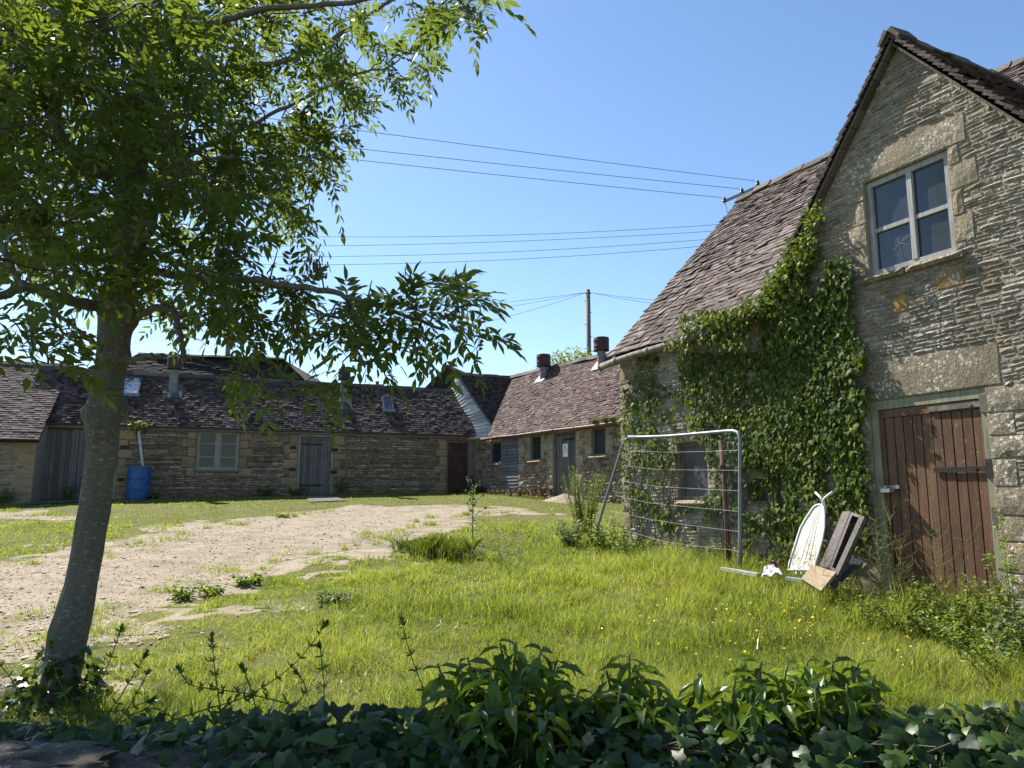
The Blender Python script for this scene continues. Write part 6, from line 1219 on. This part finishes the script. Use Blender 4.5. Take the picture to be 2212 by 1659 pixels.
# creeping ivy over the coping
def bed(n, zfun, size, tr, x0=-2.4, x1=3.0):
    x = rng.uniform(x0, x1, n); y = rng.uniform(1.60, 2.45, n); z = zfun(x, y) + rng.random(n) ** 1.5 * .10
    return np.stack([x, y, z], -1)
hump = lambda x, y: zt - .05 + .06 * vnoise(x, y, .35, 71) + .055 * smooth(-1.1, -.5, x) * np.exp(-((y - 2.1) / .25) ** 2) - .10 * smooth(2.25, 2.45, y) - .16 * smooth(1.72, 1.58, y)
P_ = bed(10000, hump, .055, None); pxy = np.array([proj(p) for p in P_]); stone_gap = (pxy[:, 0] < 300) & (pxy[:, 1] > 1585 + 25 * vnoise(pxy[:, 0], pxy[:, 1], 60, 5)); P_ = P_[~stone_gap | (rng.random(len(P_)) < .22)]; n = len(P_)
a = rng.normal(-math.pi / 2, 1.1, n); D_ = np.stack([np.cos(a), np.sin(a), rng.uniform(-1.1, .15, n)], -1); X_, Y_, Z_ = frames(D_, np.tile([0, -.5, 1.0], (n, 1)), .45)
bedI = thing('creeping_ivy', 'dark glossy ivy blanket creeping over the foreground wall top', 'ivy', (0, 2.0, zt)); V_, F_, T_ = scatter(ivy_h * [1, 1, 1.3], ivy_f, P_, X_, Y_, Z_, np.exp(rng.normal(math.log(.038), .38, n)).clip(.018, .07), rng.random(n) ** 1.3 * .9); mesh_np('ivy_leaves', V_, F_, M['gloss'], bedI, T_, True)
m = MB()
for k in range(60):
    x = rg2.uniform(-2.2, 2.6); y = rg2.uniform(1.7, 2.35); pp = []
    for j in range(6): pp.append([x, y, float(hump(np.array(x), np.array(y))) + .05 + rg2.uniform(-.02, .02)]); x += rg2.normal(0, .09); y += rg2.normal(-.01, .05)
    m.tube(pp, .0025, 5)
m.build('ivy_stems', M['ivystem'], bedI)
# ivy round the foot of the tree
n = 260; a = rng.random(n) * 6.28; h = rng.random(n) ** 1.7 * .36; r_ = np.interp(h, [0, .36], [.24, .15]) + rng.normal(0, .04, n); P_ = base + np.stack([np.cos(a) * r_, np.sin(a) * r_, h], -1); D_ = np.stack([np.cos(a), np.sin(a), rng.uniform(-1.5, .2, n)], -1); X_, Y_, Z_ = frames(D_, None, .5); V_, F_, T_ = scatter(ivy_t, ivy_f, P_, X_, Y_, Z_, rng.uniform(.05, .085, n), rng.random(n)); o = mesh_np('trunk_ivy', V_, F_, M['gloss'], None, T_, True); tag(o, 'glossy ivy clump round the foot of the ash trunk', 'ivy')
# upright shrubs of long drooping leaves
lance = np.array([[0, 0, 0], [-.17, .30, .05], [0, .32, 0], [.17, .30, .05], [-.14, .65, .02], [0, .66, -.05], [.14, .65, .02], [0, 1, -.16]], float)
def shrub(label, shoots, seed, leaf=(.060, .110)):
    r_ = np.random.default_rng(seed); P0 = at(*shoots[0][:2], shoots[0][4]); sh = thing('ivy_bush', label, 'bush', (P0[0], P0[1], zt), 'upright bushes on the wall top'); st = MB(); LP, LD, LS = [], [], []
    for x, y, bx, by, Y in shoots:
        tip = at(x, y - (6 if x < 1290 else 22), Y); b = at(bx, by, Y + r_.normal(0, .03)); b[2] = zt - .03; mid = lerp(b, tip, .55) + np.array([r_.normal(0, .02), r_.normal(0, .02), .02]); st.tube([b, mid, tip], [.005, .0042, .003], 6); L_ = np.linalg.norm(tip - b); k = int(10 + L_ * 46)
        for j in range(k):
            f = .12 + .88 * (j / k) ** .75; p = lerp(lerp(b, mid, f), lerp(mid, tip, f), f); aa = j * 2.4 + r_.normal(0, .3); dr = r_.uniform(-1.3, .25) if f < .93 else r_.uniform(-.9, .5); LP.append(p); LD.append([math.cos(aa), math.sin(aa), dr]); LS.append(r_.uniform(*leaf) * (1 if f < .9 else .75))
    st.build('stems', M['stem'], sh, True); LP, LD, LS = map(np.array, (LP, LD, LS)); X_, Y_, Z_ = frames(LD, None, .3); V_, F_, T_ = scatter(lance * [1.0, 1, 1.8], ash_f, LP, X_, Y_, Z_, LS, r_.random(len(LP)) * .9); mesh_np('leaves', V_, F_, M['shrubleaf'], sh, T_, True)
shrub('left and tallest leafy bush on the foreground wall, below the gravel edge', [(945, 1440, 985, 1580, 2.2), (1010, 1425, 1040, 1580, 2.25), (1080, 1395, 1075, 1580, 2.3), (1115, 1392, 1100, 1585, 2.3), (1175, 1402, 1130, 1590, 2.28), (1150, 1440, 1140, 1600, 2.15), (1060, 1450, 1060, 1610, 2.1), (985, 1490, 1010, 1620, 2.1), (1215, 1470, 1170, 1610, 2.15), (1100, 1500, 1100, 1630, 2.05), (1205, 1430, 1180, 1600, 2.3), (1250, 1500, 1220, 1620, 2.15), (1030, 1540, 1040, 1640, 2.0), (1180, 1540, 1170, 1640, 2.0), (1125, 1470, 1110, 1600, 2.2), (1030, 1470, 1040, 1600, 2.25)], 1)
shrub('middle and smallest leafy bush on the foreground wall', [(1360, 1435, 1375, 1600, 2.2), (1382, 1452, 1385, 1600, 2.25), (1310, 1470, 1330, 1610, 2.2), (1420, 1500, 1400, 1620, 2.15), (1340, 1510, 1350, 1630, 2.1), (1290, 1520, 1300, 1620, 2.15), (1440, 1540, 1420, 1640, 2.1), (1390, 1530, 1385, 1640, 2.05)], 2)
shrub('right and broadest leafy bush on the foreground wall, below the buttercups', [(1515, 1480, 1540, 1610, 2.2), (1605, 1440, 1600, 1610, 2.25), (1645, 1448, 1640, 1610, 2.2), (1590, 1475, 1600, 1620, 2.1), (1700, 1460, 1690, 1610, 2.2), (1745, 1450, 1730, 1610, 2.25), (1800, 1450, 1780, 1610, 2.3), (1855, 1455, 1820, 1610, 2.3), (1890, 1480, 1850, 1620, 2.25), (1830, 1500, 1810, 1630, 2.15), (1760, 1510, 1750, 1630, 2.1), (1690, 1520, 1690, 1640, 2.1), (1640, 1520, 1640, 1640, 2.05), (1560, 1530, 1570, 1640, 2.1), (1900, 1540, 1870, 1640, 2.15), (1780, 1480, 1770, 1620, 2.2), (1720, 1500, 1715, 1620, 2.15)], 3)
# ------------------------------------------------------------------ cleavers reaching up from the wall
def cleavers(path, label, seed, bud=True):
    r_ = np.random.default_rng(seed); P_ = [at(x, y, Y) for x, y, Y in path]; Q = []
    for i in range(len(P_) - 1):
        a0, a1, a2, a3 = P_[max(i - 1, 0)], P_[i], P_[i + 1], P_[min(i + 2, len(P_) - 1)]
        for t in np.linspace(0, 1, 7)[:-1]: Q.append(.5 * (2 * a1 + (a2 - a0) * t + (2 * a0 - 5 * a1 + 4 * a2 - a3) * t * t + (-a0 + 3 * a1 - 3 * a2 + a3) * t ** 3))
    Q.append(P_[-1]); Q = np.array(Q); o = thing('cleavers', label, 'weed', Q[0], 'cleavers rising from the foreground wall'); m = MB(); m.tube(list(Q), list(np.linspace(.0021, .0013, len(Q))), 5); m.build('stem', M['cleaver'], o)
    seg = np.linalg.norm(np.diff(Q, axis=0), axis=1); cum = np.concatenate([[0], np.cumsum(seg)]); s = .03; LP, LD, LS = [], [], []
    while s < cum[-1]:
        p = np.array([np.interp(s, cum, Q[:, i]) for i in range(3)]); j = min(len(Q) - 2, np.searchsorted(cum, s)); d = norm(Q[j + 1] - Q[max(j - 1, 0)]); x = norm(np.cross(d, [.3, .8, .5])); y = np.cross(d, x); f = s / cum[-1]
        for k in range(7): a = k / 7 * 6.28 + r_.random(); LP.append(p); LD.append(x * math.cos(a) + y * math.sin(a) + d * r_.uniform(.25, .8)); LS.append(r_.uniform(.022, .036) * (1 - .35 * f))
        s += r_.uniform(.05, .075) * (1 - .4 * f)
    if bud:
        for k in range(34): p = Q[-1] - norm(Q[-1] - Q[-4]) * abs(r_.normal(0, .012)); LP.append(p); LD.append(norm(Q[-1] - Q[-4]) + r_.normal(0, .38, 3)); LS.append(r_.uniform(.012, .024))
    LP, LD, LS = map(np.array, (LP, LD, LS)); X_, Y_, Z_ = frames(LD, None, .6); V_, F_, T_ = scatter(lance * [.85, 1, .5], ash_f, LP, X_, Y_, Z_, LS, r_.random(len(LP)) * .8); mesh_np('whorls', V_, F_, M['cleaver'], o, T_)
cl = [([(180, 1560, 2.3), (215, 1480, 2.35), (240, 1420, 2.4), (262, 1358, 2.45)], 'tall straight cleavers stem just right of the trunk foot'),
 ([(205, 1575, 2.3), (250, 1520, 2.35), (290, 1455, 2.4), (316, 1413, 2.42)], 'second cleavers stem right of the trunk, leaning right'),
 ([(215, 1590, 2.25), (262, 1550, 2.3), (300, 1490, 2.35), (320, 1452, 2.4)], 'third and shorter cleavers stem right of the trunk'),
 ([(300, 1580, 2.2), (420, 1540, 2.25), (540, 1500, 2.3), (640, 1430, 2.35), (703, 1348, 2.4)], 'longest cleavers arm arching up to the right over the grass'),
 ([(640, 1525, 2.2), (540, 1500, 2.25), (460, 1488, 2.3), (410, 1478, 2.35), (385, 1442, 2.4)], 'cleavers arm reaching left with an upturned tip'),
 ([(480, 1560, 2.25), (470, 1490, 2.3), (462, 1430, 2.35), (458, 1375, 2.4)], 'upright slender cleavers stem in mid grass'),
 ([(560, 1560, 2.2), (545, 1500, 2.25), (530, 1455, 2.3), (522, 1440, 2.3)], 'short cleavers stem beside the upright one'),
 ([(700, 1560, 2.25), (700, 1490, 2.3), (696, 1440, 2.35), (690, 1395, 2.4)], 'cleavers stem standing under the long arching arm'),
 ([(925, 1510, 2.35), (900, 1450, 2.4), (880, 1390, 2.45), (868, 1338, 2.5)], 'lone cleavers stem left of the tallest bush'),
 ([(150, 1560, 2.3), (140, 1500, 2.35), (120, 1450, 2.4), (110, 1390, 2.4)], 'cleavers stem in front of the trunk'),
 ([(60, 1560, 2.2), (40, 1500, 2.25), (20, 1460, 2.3), (-15, 1420, 2.3)], 'cleavers stem at the lower left corner'),
 ([(260, 1560, 2.2), (330, 1530, 2.3), (400, 1560, 2.35), (470, 1540, 2.4)], 'low sprawling cleavers stem over the stones'),
 ([(560, 1575, 2.15), (620, 1540, 2.2), (660, 1490, 2.25), (640, 1452, 2.3)], 'crooked cleavers stem left of the bush'),
 ([(130, 1580, 2.2), (190, 1540, 2.25), (260, 1535, 2.3), (330, 1510, 2.35)], 'cleavers stem lying across the trunk foot')]
for i, (p_, l_) in enumerate(cl): cleavers(p_, l_, i + 5, True)
# ------------------------------------------------------------------ weeds: stems with leaves, at the walls and in the grass
def weed(name, label, cat, p, h, nst, leaf, spread, mat, seed, group=None, per=26, style='leafy', stemmat='stem', sr=.004):
    r_ = np.random.default_rng(seed); p = ground(p); o = thing(name, label, cat, p, group); m = MB(); LP, LD, LS = [], [], []
    for k in range(nst):
        a = r_.random() * 6.28; b = p + np.array([math.cos(a), math.sin(a), 0]) * spread * .35 * r_.random(); hh = h * r_.uniform(.6, 1.0); tip = b + np.array([math.cos(a) * spread * r_.uniform(.2, 1), math.sin(a) * spread * r_.uniform(.2, 1), hh]); mid = lerp(b, tip, .5) + r_.normal(0, .03, 3) * h; Q = [lerp(lerp(b, mid, t), lerp(mid, tip, t), t) for t in np.linspace(0, 1, 7)]; m.tube(Q, list(np.linspace(sr, sr * .4, 7)), 5)
        if style == 'blade':
            for j in range(per):
                aa = r_.random() * 6.28; LP.append(b + r_.normal(0, .03, 3) * [1, 1, 0]); LD.append([math.cos(aa) * r_.uniform(.05, .5), math.sin(aa) * .35, 1]); LS.append(hh * r_.uniform(.3, .95))
        elif style == 'sticks':
            for j in range(per):
                f = r_.uniform(.3, .98); q = lerp(lerp(b, mid, f), lerp(mid, tip, f), f); d = norm(np.array([r_.normal(), r_.normal(), abs(r_.normal(0, .6)) + .15])); l = r_.uniform(.08, .22) * h; e = q + d * l + np.array([0, 0, .25 * l]); m.tube([q, lerp(q, e, .5) - [0, 0, .02 * h], e], [sr * .45, sr * .35, sr * .25], 4, caps=False)
                for z in range(3): LP.append(lerp(q, e, r_.random())); LD.append(r_.normal(0, 1, 3) + [0, 0, .8]); LS.append(leaf * r_.uniform(.4, 1))
        else:
            for j in range(per):
                f = r_.uniform(.08, 1) ** .8; q = lerp(lerp(b, mid, f), lerp(mid, tip, f), f); aa = r_.random() * 6.28; LP.append(q); LD.append([math.cos(aa), math.sin(aa), r_.uniform(-.5, .8)]); LS.append(leaf * r_.uniform(.5, 1.15) * (1.15 - .55 * f))
    m.build('stems', M[stemmat], o); LP, LD, LS = map(np.array, (LP, LD, LS)); X_, Y_, Z_ = frames(LD, None, .5); V_, F_, T_ = scatter(lance * ([.05, 1, 1.6] if style == 'blade' else [1.5, 1, 1.2] if style != 'sticks' else [1, 1, 1]), ash_f, LP, X_, Y_, Z_, LS, r_.random(len(LP))); mesh_np('leaves', V_, F_, M[mat], o, T_); return o
nrow = WR
def atw(x, y, off): u_, z_ = WR.uz(x, y, off); return WR.pt(u_, 0, off)
W_ = [('nettle', 'leafy nettle clump under the brown door, near its lock side', atw(1960, 1290, .45), .45, 9, .075, .25, 'weedleaf'), ('nettle', 'broad nettle clump at the middle of the brown door foot', atw(2050, 1290, .5), .50, 10, .08, .28, 'weedleaf'), ('nettle', 'nettle clump at the hinge side foot of the brown door', atw(2120, 1290, .45), .55, 10, .08, .25, 'weedleaf'), ('nettle', 'tallest nettles against the stone jamb at the right edge', atw(2185, 1280, .35), 1.15, 9, .075, .2, 'weedleaf'), ('nettle', 'bushy nettles at the right edge in front of the jamb', atw(2200, 1330, .9), .62, 14, .085, .32, 'bluegreen'), ('nettle', 'low nettle thicket in front of the brown door', atw(2090, 1330, .85), .34, 14, .075, .35, 'weedleaf')]
W_ += [('nettle', 'low leafy weeds in front of the lock side of the brown door', atw(1945, 1320, .8), .28, 18, .05, .4, 'weedleaf'), ('nettle', 'low yellowish weeds in front of the middle of the brown door', atw(2010, 1330, .75), .30, 18, .05, .4, 'weedleaf'), ('nettle', 'tangle of fine weeds at the right edge of the meadow', atw(2160, 1345, 1.25), .48, 22, .055, .5, 'weedleaf')]
for i, (nm_, lb, p, h, ns, lf, sp, mt) in enumerate(W_): weed(nm_, lb, 'weed', p, h, ns, lf, sp, mt, 100 + i, 'nettles at the foot of the brown door', 30)
weed('seed_stalk_weed', 'dry branching seed stalks before the lock side of the brown door', 'weed', atw(1925, 1290, .5), 1.05, 7, .016, .22, 'drystem', 120, None, 26, 'sticks', 'drystem', .0038)
weed('seed_stalk_weed', 'dry branching seed stalks before the middle of the brown door', 'weed', atw(2045, 1290, .5), .95, 4, .016, .2, 'drystem', 121, None, 20, 'sticks', 'drystem', .0036)
weed('seed_stalk_weed', 'thin seed stalks in front of the ironing board edge', 'weed', at(1765, 1235, 7.9), .75, 4, .014, .2, 'drystem', 122, None, 14, 'sticks', 'drystem', .003)
weed('seed_stalk_weed', 'thin seed stalks left of the ironing board', 'weed', at(1680, 1235, 8.4), .85, 4, .014, .22, 'drystem', 123, None, 14, 'sticks', 'drystem', .003)
weed('tall_weed', 'tall pale green weed clump left of the wire fence end', 'weed', gpt(1262, 1150), 1.35, 50, .050, .45, 'weedleaf', 130, None, 80, 'leafy', 'stem', .005)
weed('tall_weed', 'leafy weeds at the lower left corner of the wire fence', 'weed', gpt(1310, 1190), .60, 22, .09, .40, 'weedleaf', 131, None, 34)
weed('tall_weed', 'dark weed tuft in front of the fence left end', 'weed', gpt(1235, 1180), .42, 20, .09, .32, 'bluegreen', 132, None, 26)
weed('tall_weed', 'weeds under the wire fence by the ivy strands', 'weed', gpt(1360, 1205), .50, 20, .07, .4, 'weedleaf', 133, None, 26)
weed('tall_weed', 'weeds growing through the middle of the wire fence', 'weed', gpt(1440, 1225), .42, 20, .06, .4, 'weedleaf', 134, None, 22)
weed('tall_weed', 'weeds between rusty post and fence upright', 'weed', gpt(1545, 1240), .40, 16, .05, .3, 'weedleaf', 135, None, 22)
weed('tall_weed', 'bluish weed clump at the gravel edge left of the thistle', 'weed', gpt(950, 1205), .42, 60, .085, 1.4, 'grass', 136, None, 16, 'blade', 'stem', .0015)
weed('tall_weed', 'low bluish weeds at the gravel corner beyond the meadow', 'weed', gpt(905, 1190), .30, 50, .07, 1.4, 'grass', 137, None, 14, 'blade', 'stem', .0015)
weed('tall_weed', 'yellowish low weeds right of the thistle', 'weed', gpt(1065, 1212), .26, 24, .05, .6, 'weedleaf', 138, None, 14)
weed('tall_weed', 'weed clump below the wall of chipboard and steel panel', 'weed', at(1860, 1320, 7.0), .38, 16, .06, .3, 'weedleaf', 139, None, 20)
for i, (x, y, lb) in enumerate(((455, 1288, 'small dock tuft on the gravel edge, left of the pair'), (540, 1265, 'small dock tuft on the gravel edge, right of the pair'), (400, 1295, 'low green tuft out on the gravel'), (725, 1300, 'grey-green tuft in the worn patch of the meadow'), (610, 1118, 'flat green tuft on the far side of the gravel'))): weed('dock_tuft', lb, 'weed', gpt(x, y), .15 if i < 4 else .08, 12, .10, .20, 'weedleaf' if i != 3 else 'bluegreen', 150 + i, None, 12)
for i, (x, o_, h, lb) in enumerate(((1005, .25, .3, 'green weeds at the foot of the brown doorway'), (735, .3, .55, 'dark bush beside the plank door of the range'), (640, .25, .3, 'low weeds against the range wall right of its window'), (575, .25, .32, 'low weeds against the range wall under its window'), (330, .4, .25, 'low weeds right of the blue barrel'), (150, .4, .55, 'dark weeds before the garage doors'), (1035, .3, .35, 'weeds in the shaded corner of the yard'))): weed('wall_weed', lb, 'weed', WL.pt(WL.uz(x, 1068, o_)[0], 0, o_), h, 16, .10, .3, 'bluegreen', 160 + i, None, 22)
weed('wall_weed', 'dark weeds at the foot of the outbuilding corner', 'weed', WO.pt(uO1 - .6, 0, .3), .5, 18, .1, .35, 'bluegreen', 170, None, 24)
# thistle
o = weed('thistle', 'tall dark thistle standing alone at the gravel edge', 'thistle', gpt(1022, 1175), 1.05, 1, .10, .02, 'bluegreen', 180, None, 40, 'leafy', 'stem', .010); tb = LOC[o.name]; m = MB(); r_ = np.random.default_rng(4); LP, LD, LS = [], [], []
for k in range(8):
    a = k * 2.2; z = .45 + .07 * k; q = tb + np.array([.0, 0, z]); e = q + np.array([math.cos(a) * (.20 - .012 * k), math.sin(a) * .15, .12]); m.tube([q, e], [.005, .004], 5); m.lathe(e, [(.004, -.01), (.014, .0), (.016, .018), (.010, .03), (.003, .034)], 8)
    for j in range(7): LP.append(lerp(q, e, r_.random())); LD.append(r_.normal(0, 1, 3)); LS.append(.06)
m.build('buds', M['stem'], o); LP, LD, LS = map(np.array, (LP, LD, LS)); X_, Y_, Z_ = frames(LD, None, .5); V_, F_, T_ = scatter(lance, ash_f, LP, X_, Y_, Z_, LS, r_.random(len(LP))); mesh_np('bracts', V_, F_, M['bluegreen'], o, T_)
# bush behind the wing, grass on the gutter
q = at(1232, 790, 33); bs = thing('background_bush', 'green bush showing above the wing roof beside the telegraph pole', 'bush', ground(q)); n = 2600; d = norm(rng.normal(0, 1, (n, 3))); r_ = rng.random(n) ** .4; P_ = q + d * r_[:, None] * np.array([1.5, 1.2, .95]) * (1 + .25 * vnoise(d[:, 0] * 3, d[:, 2] * 3, .6, 8))[:, None] + [0.2, 0, -.25]; X_, Y_, Z_ = frames(norm(rng.normal(0, 1, (n, 3)) + [0, 0, -.3]), None, .6); V_, F_, T_ = scatter(lance * [1.8, 1, 1], ash_f, P_, X_, Y_, Z_, rng.uniform(.09, .17, n), rng.random(n)); mesh_np('crown', V_, F_, M['weedleaf'], bs, T_)
m = MB()
for k in range(7): a = k * .9; m.tube([ground(q) + [.2 * math.cos(a), .2 * math.sin(a), 0], q + np.array([.5 * math.cos(a), .5 * math.sin(a), .3])], [.05, .015], 6)
m.build('trunk', M['twig'], bs)
for (x, y, lb) in ((1150, 905, 'broad moss and grass tuft on the wing gutter, left one'), (1235, 890, 'rounded moss tuft on the wing gutter, middle one'), (1305, 890, 'mossy grass tuft on the wing gutter, right one')):
    u_, z_ = WW.uz(*qw(x, y + 8), .2); c_ = WW.pt(u_, z_, .2); n = 260; P_ = c_ + rng.normal(0, 1, (n, 3)) * [.10 if x < 1200 else .055, .05, .03]; D_ = rng.normal(0, .5, (n, 3)) + [0, 0, 1]; X_, Y_, Z_ = frames(D_, WW.n * np.ones((n, 1)), .4); V_, F_, T_ = scatter(blade, bf, P_, X_, Z_, Y_, np.stack([np.full(n, .012), np.full(n, .05), rng.uniform(.05, .13, n)], -1), rng.random(n)); o = mesh_np('moss_tuft', V_, F_, M['moss'], None, T_); tag(o, lb, 'moss', 'moss tufts on the wing gutter')
u_, z_ = WL.uz(297, 921, .2); c_ = WL.pt(u_, z_, .15); n = 160; P_ = c_ + rng.normal(0, 1, (n, 3)) * [.14, .08, .07]; X_, Y_, Z_ = frames(rng.normal(0, 1, (n, 3)), None, .5); V_, F_, T_ = scatter(ivy_t, ivy_f, P_, X_, Y_, Z_, rng.uniform(.05, .1, n), rng.random(n)); o = mesh_np('gutter_plant', V_, F_, M['weedleaf'], None, T_); tag(o, 'small plant sprouting at the top of the white downpipe', 'plant')
# buttercups: one built, the rest copied
m = MB(); m.tube([(0, 0, -.24), (.008, 0, -.1), (0, 0, 0)], [.0018, .0016, .0014], 5, t=.1)
for k in range(5):
    a = k / 5 * 6.283; d = np.array([math.cos(a), math.sin(a), 0]); s_ = np.array([-d[1], d[0], 0]); m.add([d * .002, d * .009 + s_ * .007 + [0, 0, .005], d * .016 + s_ * .005 + [0, 0, .012], d * .016 - s_ * .005 + [0, 0, .012], d * .009 - s_ * .007 + [0, 0, .005]], [(0, 1, 2, 3, 4)], .9)
m.lathe((0, 0, 0), [(.004, .001), (.004, .005), (.001, .007)], 8, .75)
nm = NT('buttercup'); M['buttercup'] = nm.done(nm.pbsdf(nm.ramp(nm.attr(), [(0, (.09, .13, .02)), (.6, (.75, .44, .01)), (.85, (.85, .60, .015))], 'CONSTANT'), .3, spec=.5))
proto = None
spots = [(1380, 1440, 1325, 1415, 22, 0), (1530, 1700, 1340, 1400, 34, 0), (1600, 1760, 1370, 1470, 34, 0), (1870, 1980, 1420, 1540, 12, 0), (1365, 1450, 1258, 1300, 16, 0), (1720, 1870, 1330, 1420, 8, 0), (1420, 1640, 1430, 1500, 10, 0), (6, 100, 1132, 1172, 30, 1), (1180, 1300, 1380, 1450, 6, 0)]
for x0, x1, y0, y1, k, side in spots:
    for _ in range(k):
        p = gpt(rg2.uniform(x0, x1), rg2.uniform(y0, y1) + (18 if not side else 4)); h = rg2.uniform(.20, .30) if not side else rg2.uniform(.10, .16)
        if proto is None: o = proto = m.build('buttercup', M['buttercup'])
        else: o = proto.copy(); col.objects.link(o)
        o.location = (p[0], p[1], float(gz(p[0], p[1])) + h); o.rotation_euler = (rg2.normal(0, .3) + .25, rg2.normal(0, .3), rg2.uniform(0, 6)); o.scale = [rg2.uniform(.5, .85)] * 3; tag(o, ('yellow buttercup on a thin stem in the meadow right of centre' if not side else 'yellow buttercup in the grass strip left of the trunk'), 'flower', 'buttercups in the right meadow' if not side else 'buttercups in the left grass')
# ================================================================== daylight
SUN_AZ, SUN_EL = R(-43), R(47)           # azimuth left of the view, elevation
sdir = Vector((math.sin(SUN_AZ) * math.cos(SUN_EL), math.cos(SUN_AZ) * math.cos(SUN_EL), math.sin(SUN_EL)))
sl = bpy.data.lights.new('sun', 'SUN'); sl.energy = 5.0; sl.angle = R(.53); sl.color = (1, .955, .88); so = bpy.data.objects.new('sun', sl); col.objects.link(so)
so.rotation_euler = sdir.to_track_quat('Z', 'Y').to_euler(); so.location = (-10, 10, 20)
w = bpy.data.worlds.new('World'); sc.world = w; w.use_nodes = True; nt = w.node_tree; nt.nodes.clear()
sky = nt.nodes.new('ShaderNodeTexSky'); sky.sky_type = 'NISHITA'; sky.sun_disc = False; sky.sun_elevation = SUN_EL; sky.sun_rotation = SUN_AZ
sky.altitude = 100; sky.air_density = 1.0; sky.dust_density = 0.25; sky.ozone_density = 2.2
bg = nt.nodes.new('ShaderNodeBackground'); bg.inputs[1].default_value = .088; wo_ = nt.nodes.new('ShaderNodeOutputWorld'); hs = nt.nodes.new('ShaderNodeHueSaturation'); hs.inputs['Saturation'].default_value = 1.07; nt.links.new(sky.outputs[0], hs.inputs['Color']); nt.links.new(hs.outputs[0], bg.inputs[0]); nt.links.new(bg.outputs[0], wo_.inputs[0])
vs = sc.view_settings; vs.view_transform = 'Standard'; vs.look = 'None'; vs.gamma = 1; vs.exposure = 1.2
sc.cycles.max_bounces = 8; sc.cycles.diffuse_bounces = 4; sc.cycles.transmission_bounces = 4; sc.cycles.sample_clamp_indirect = 8; sc.cycles.use_denoising = True
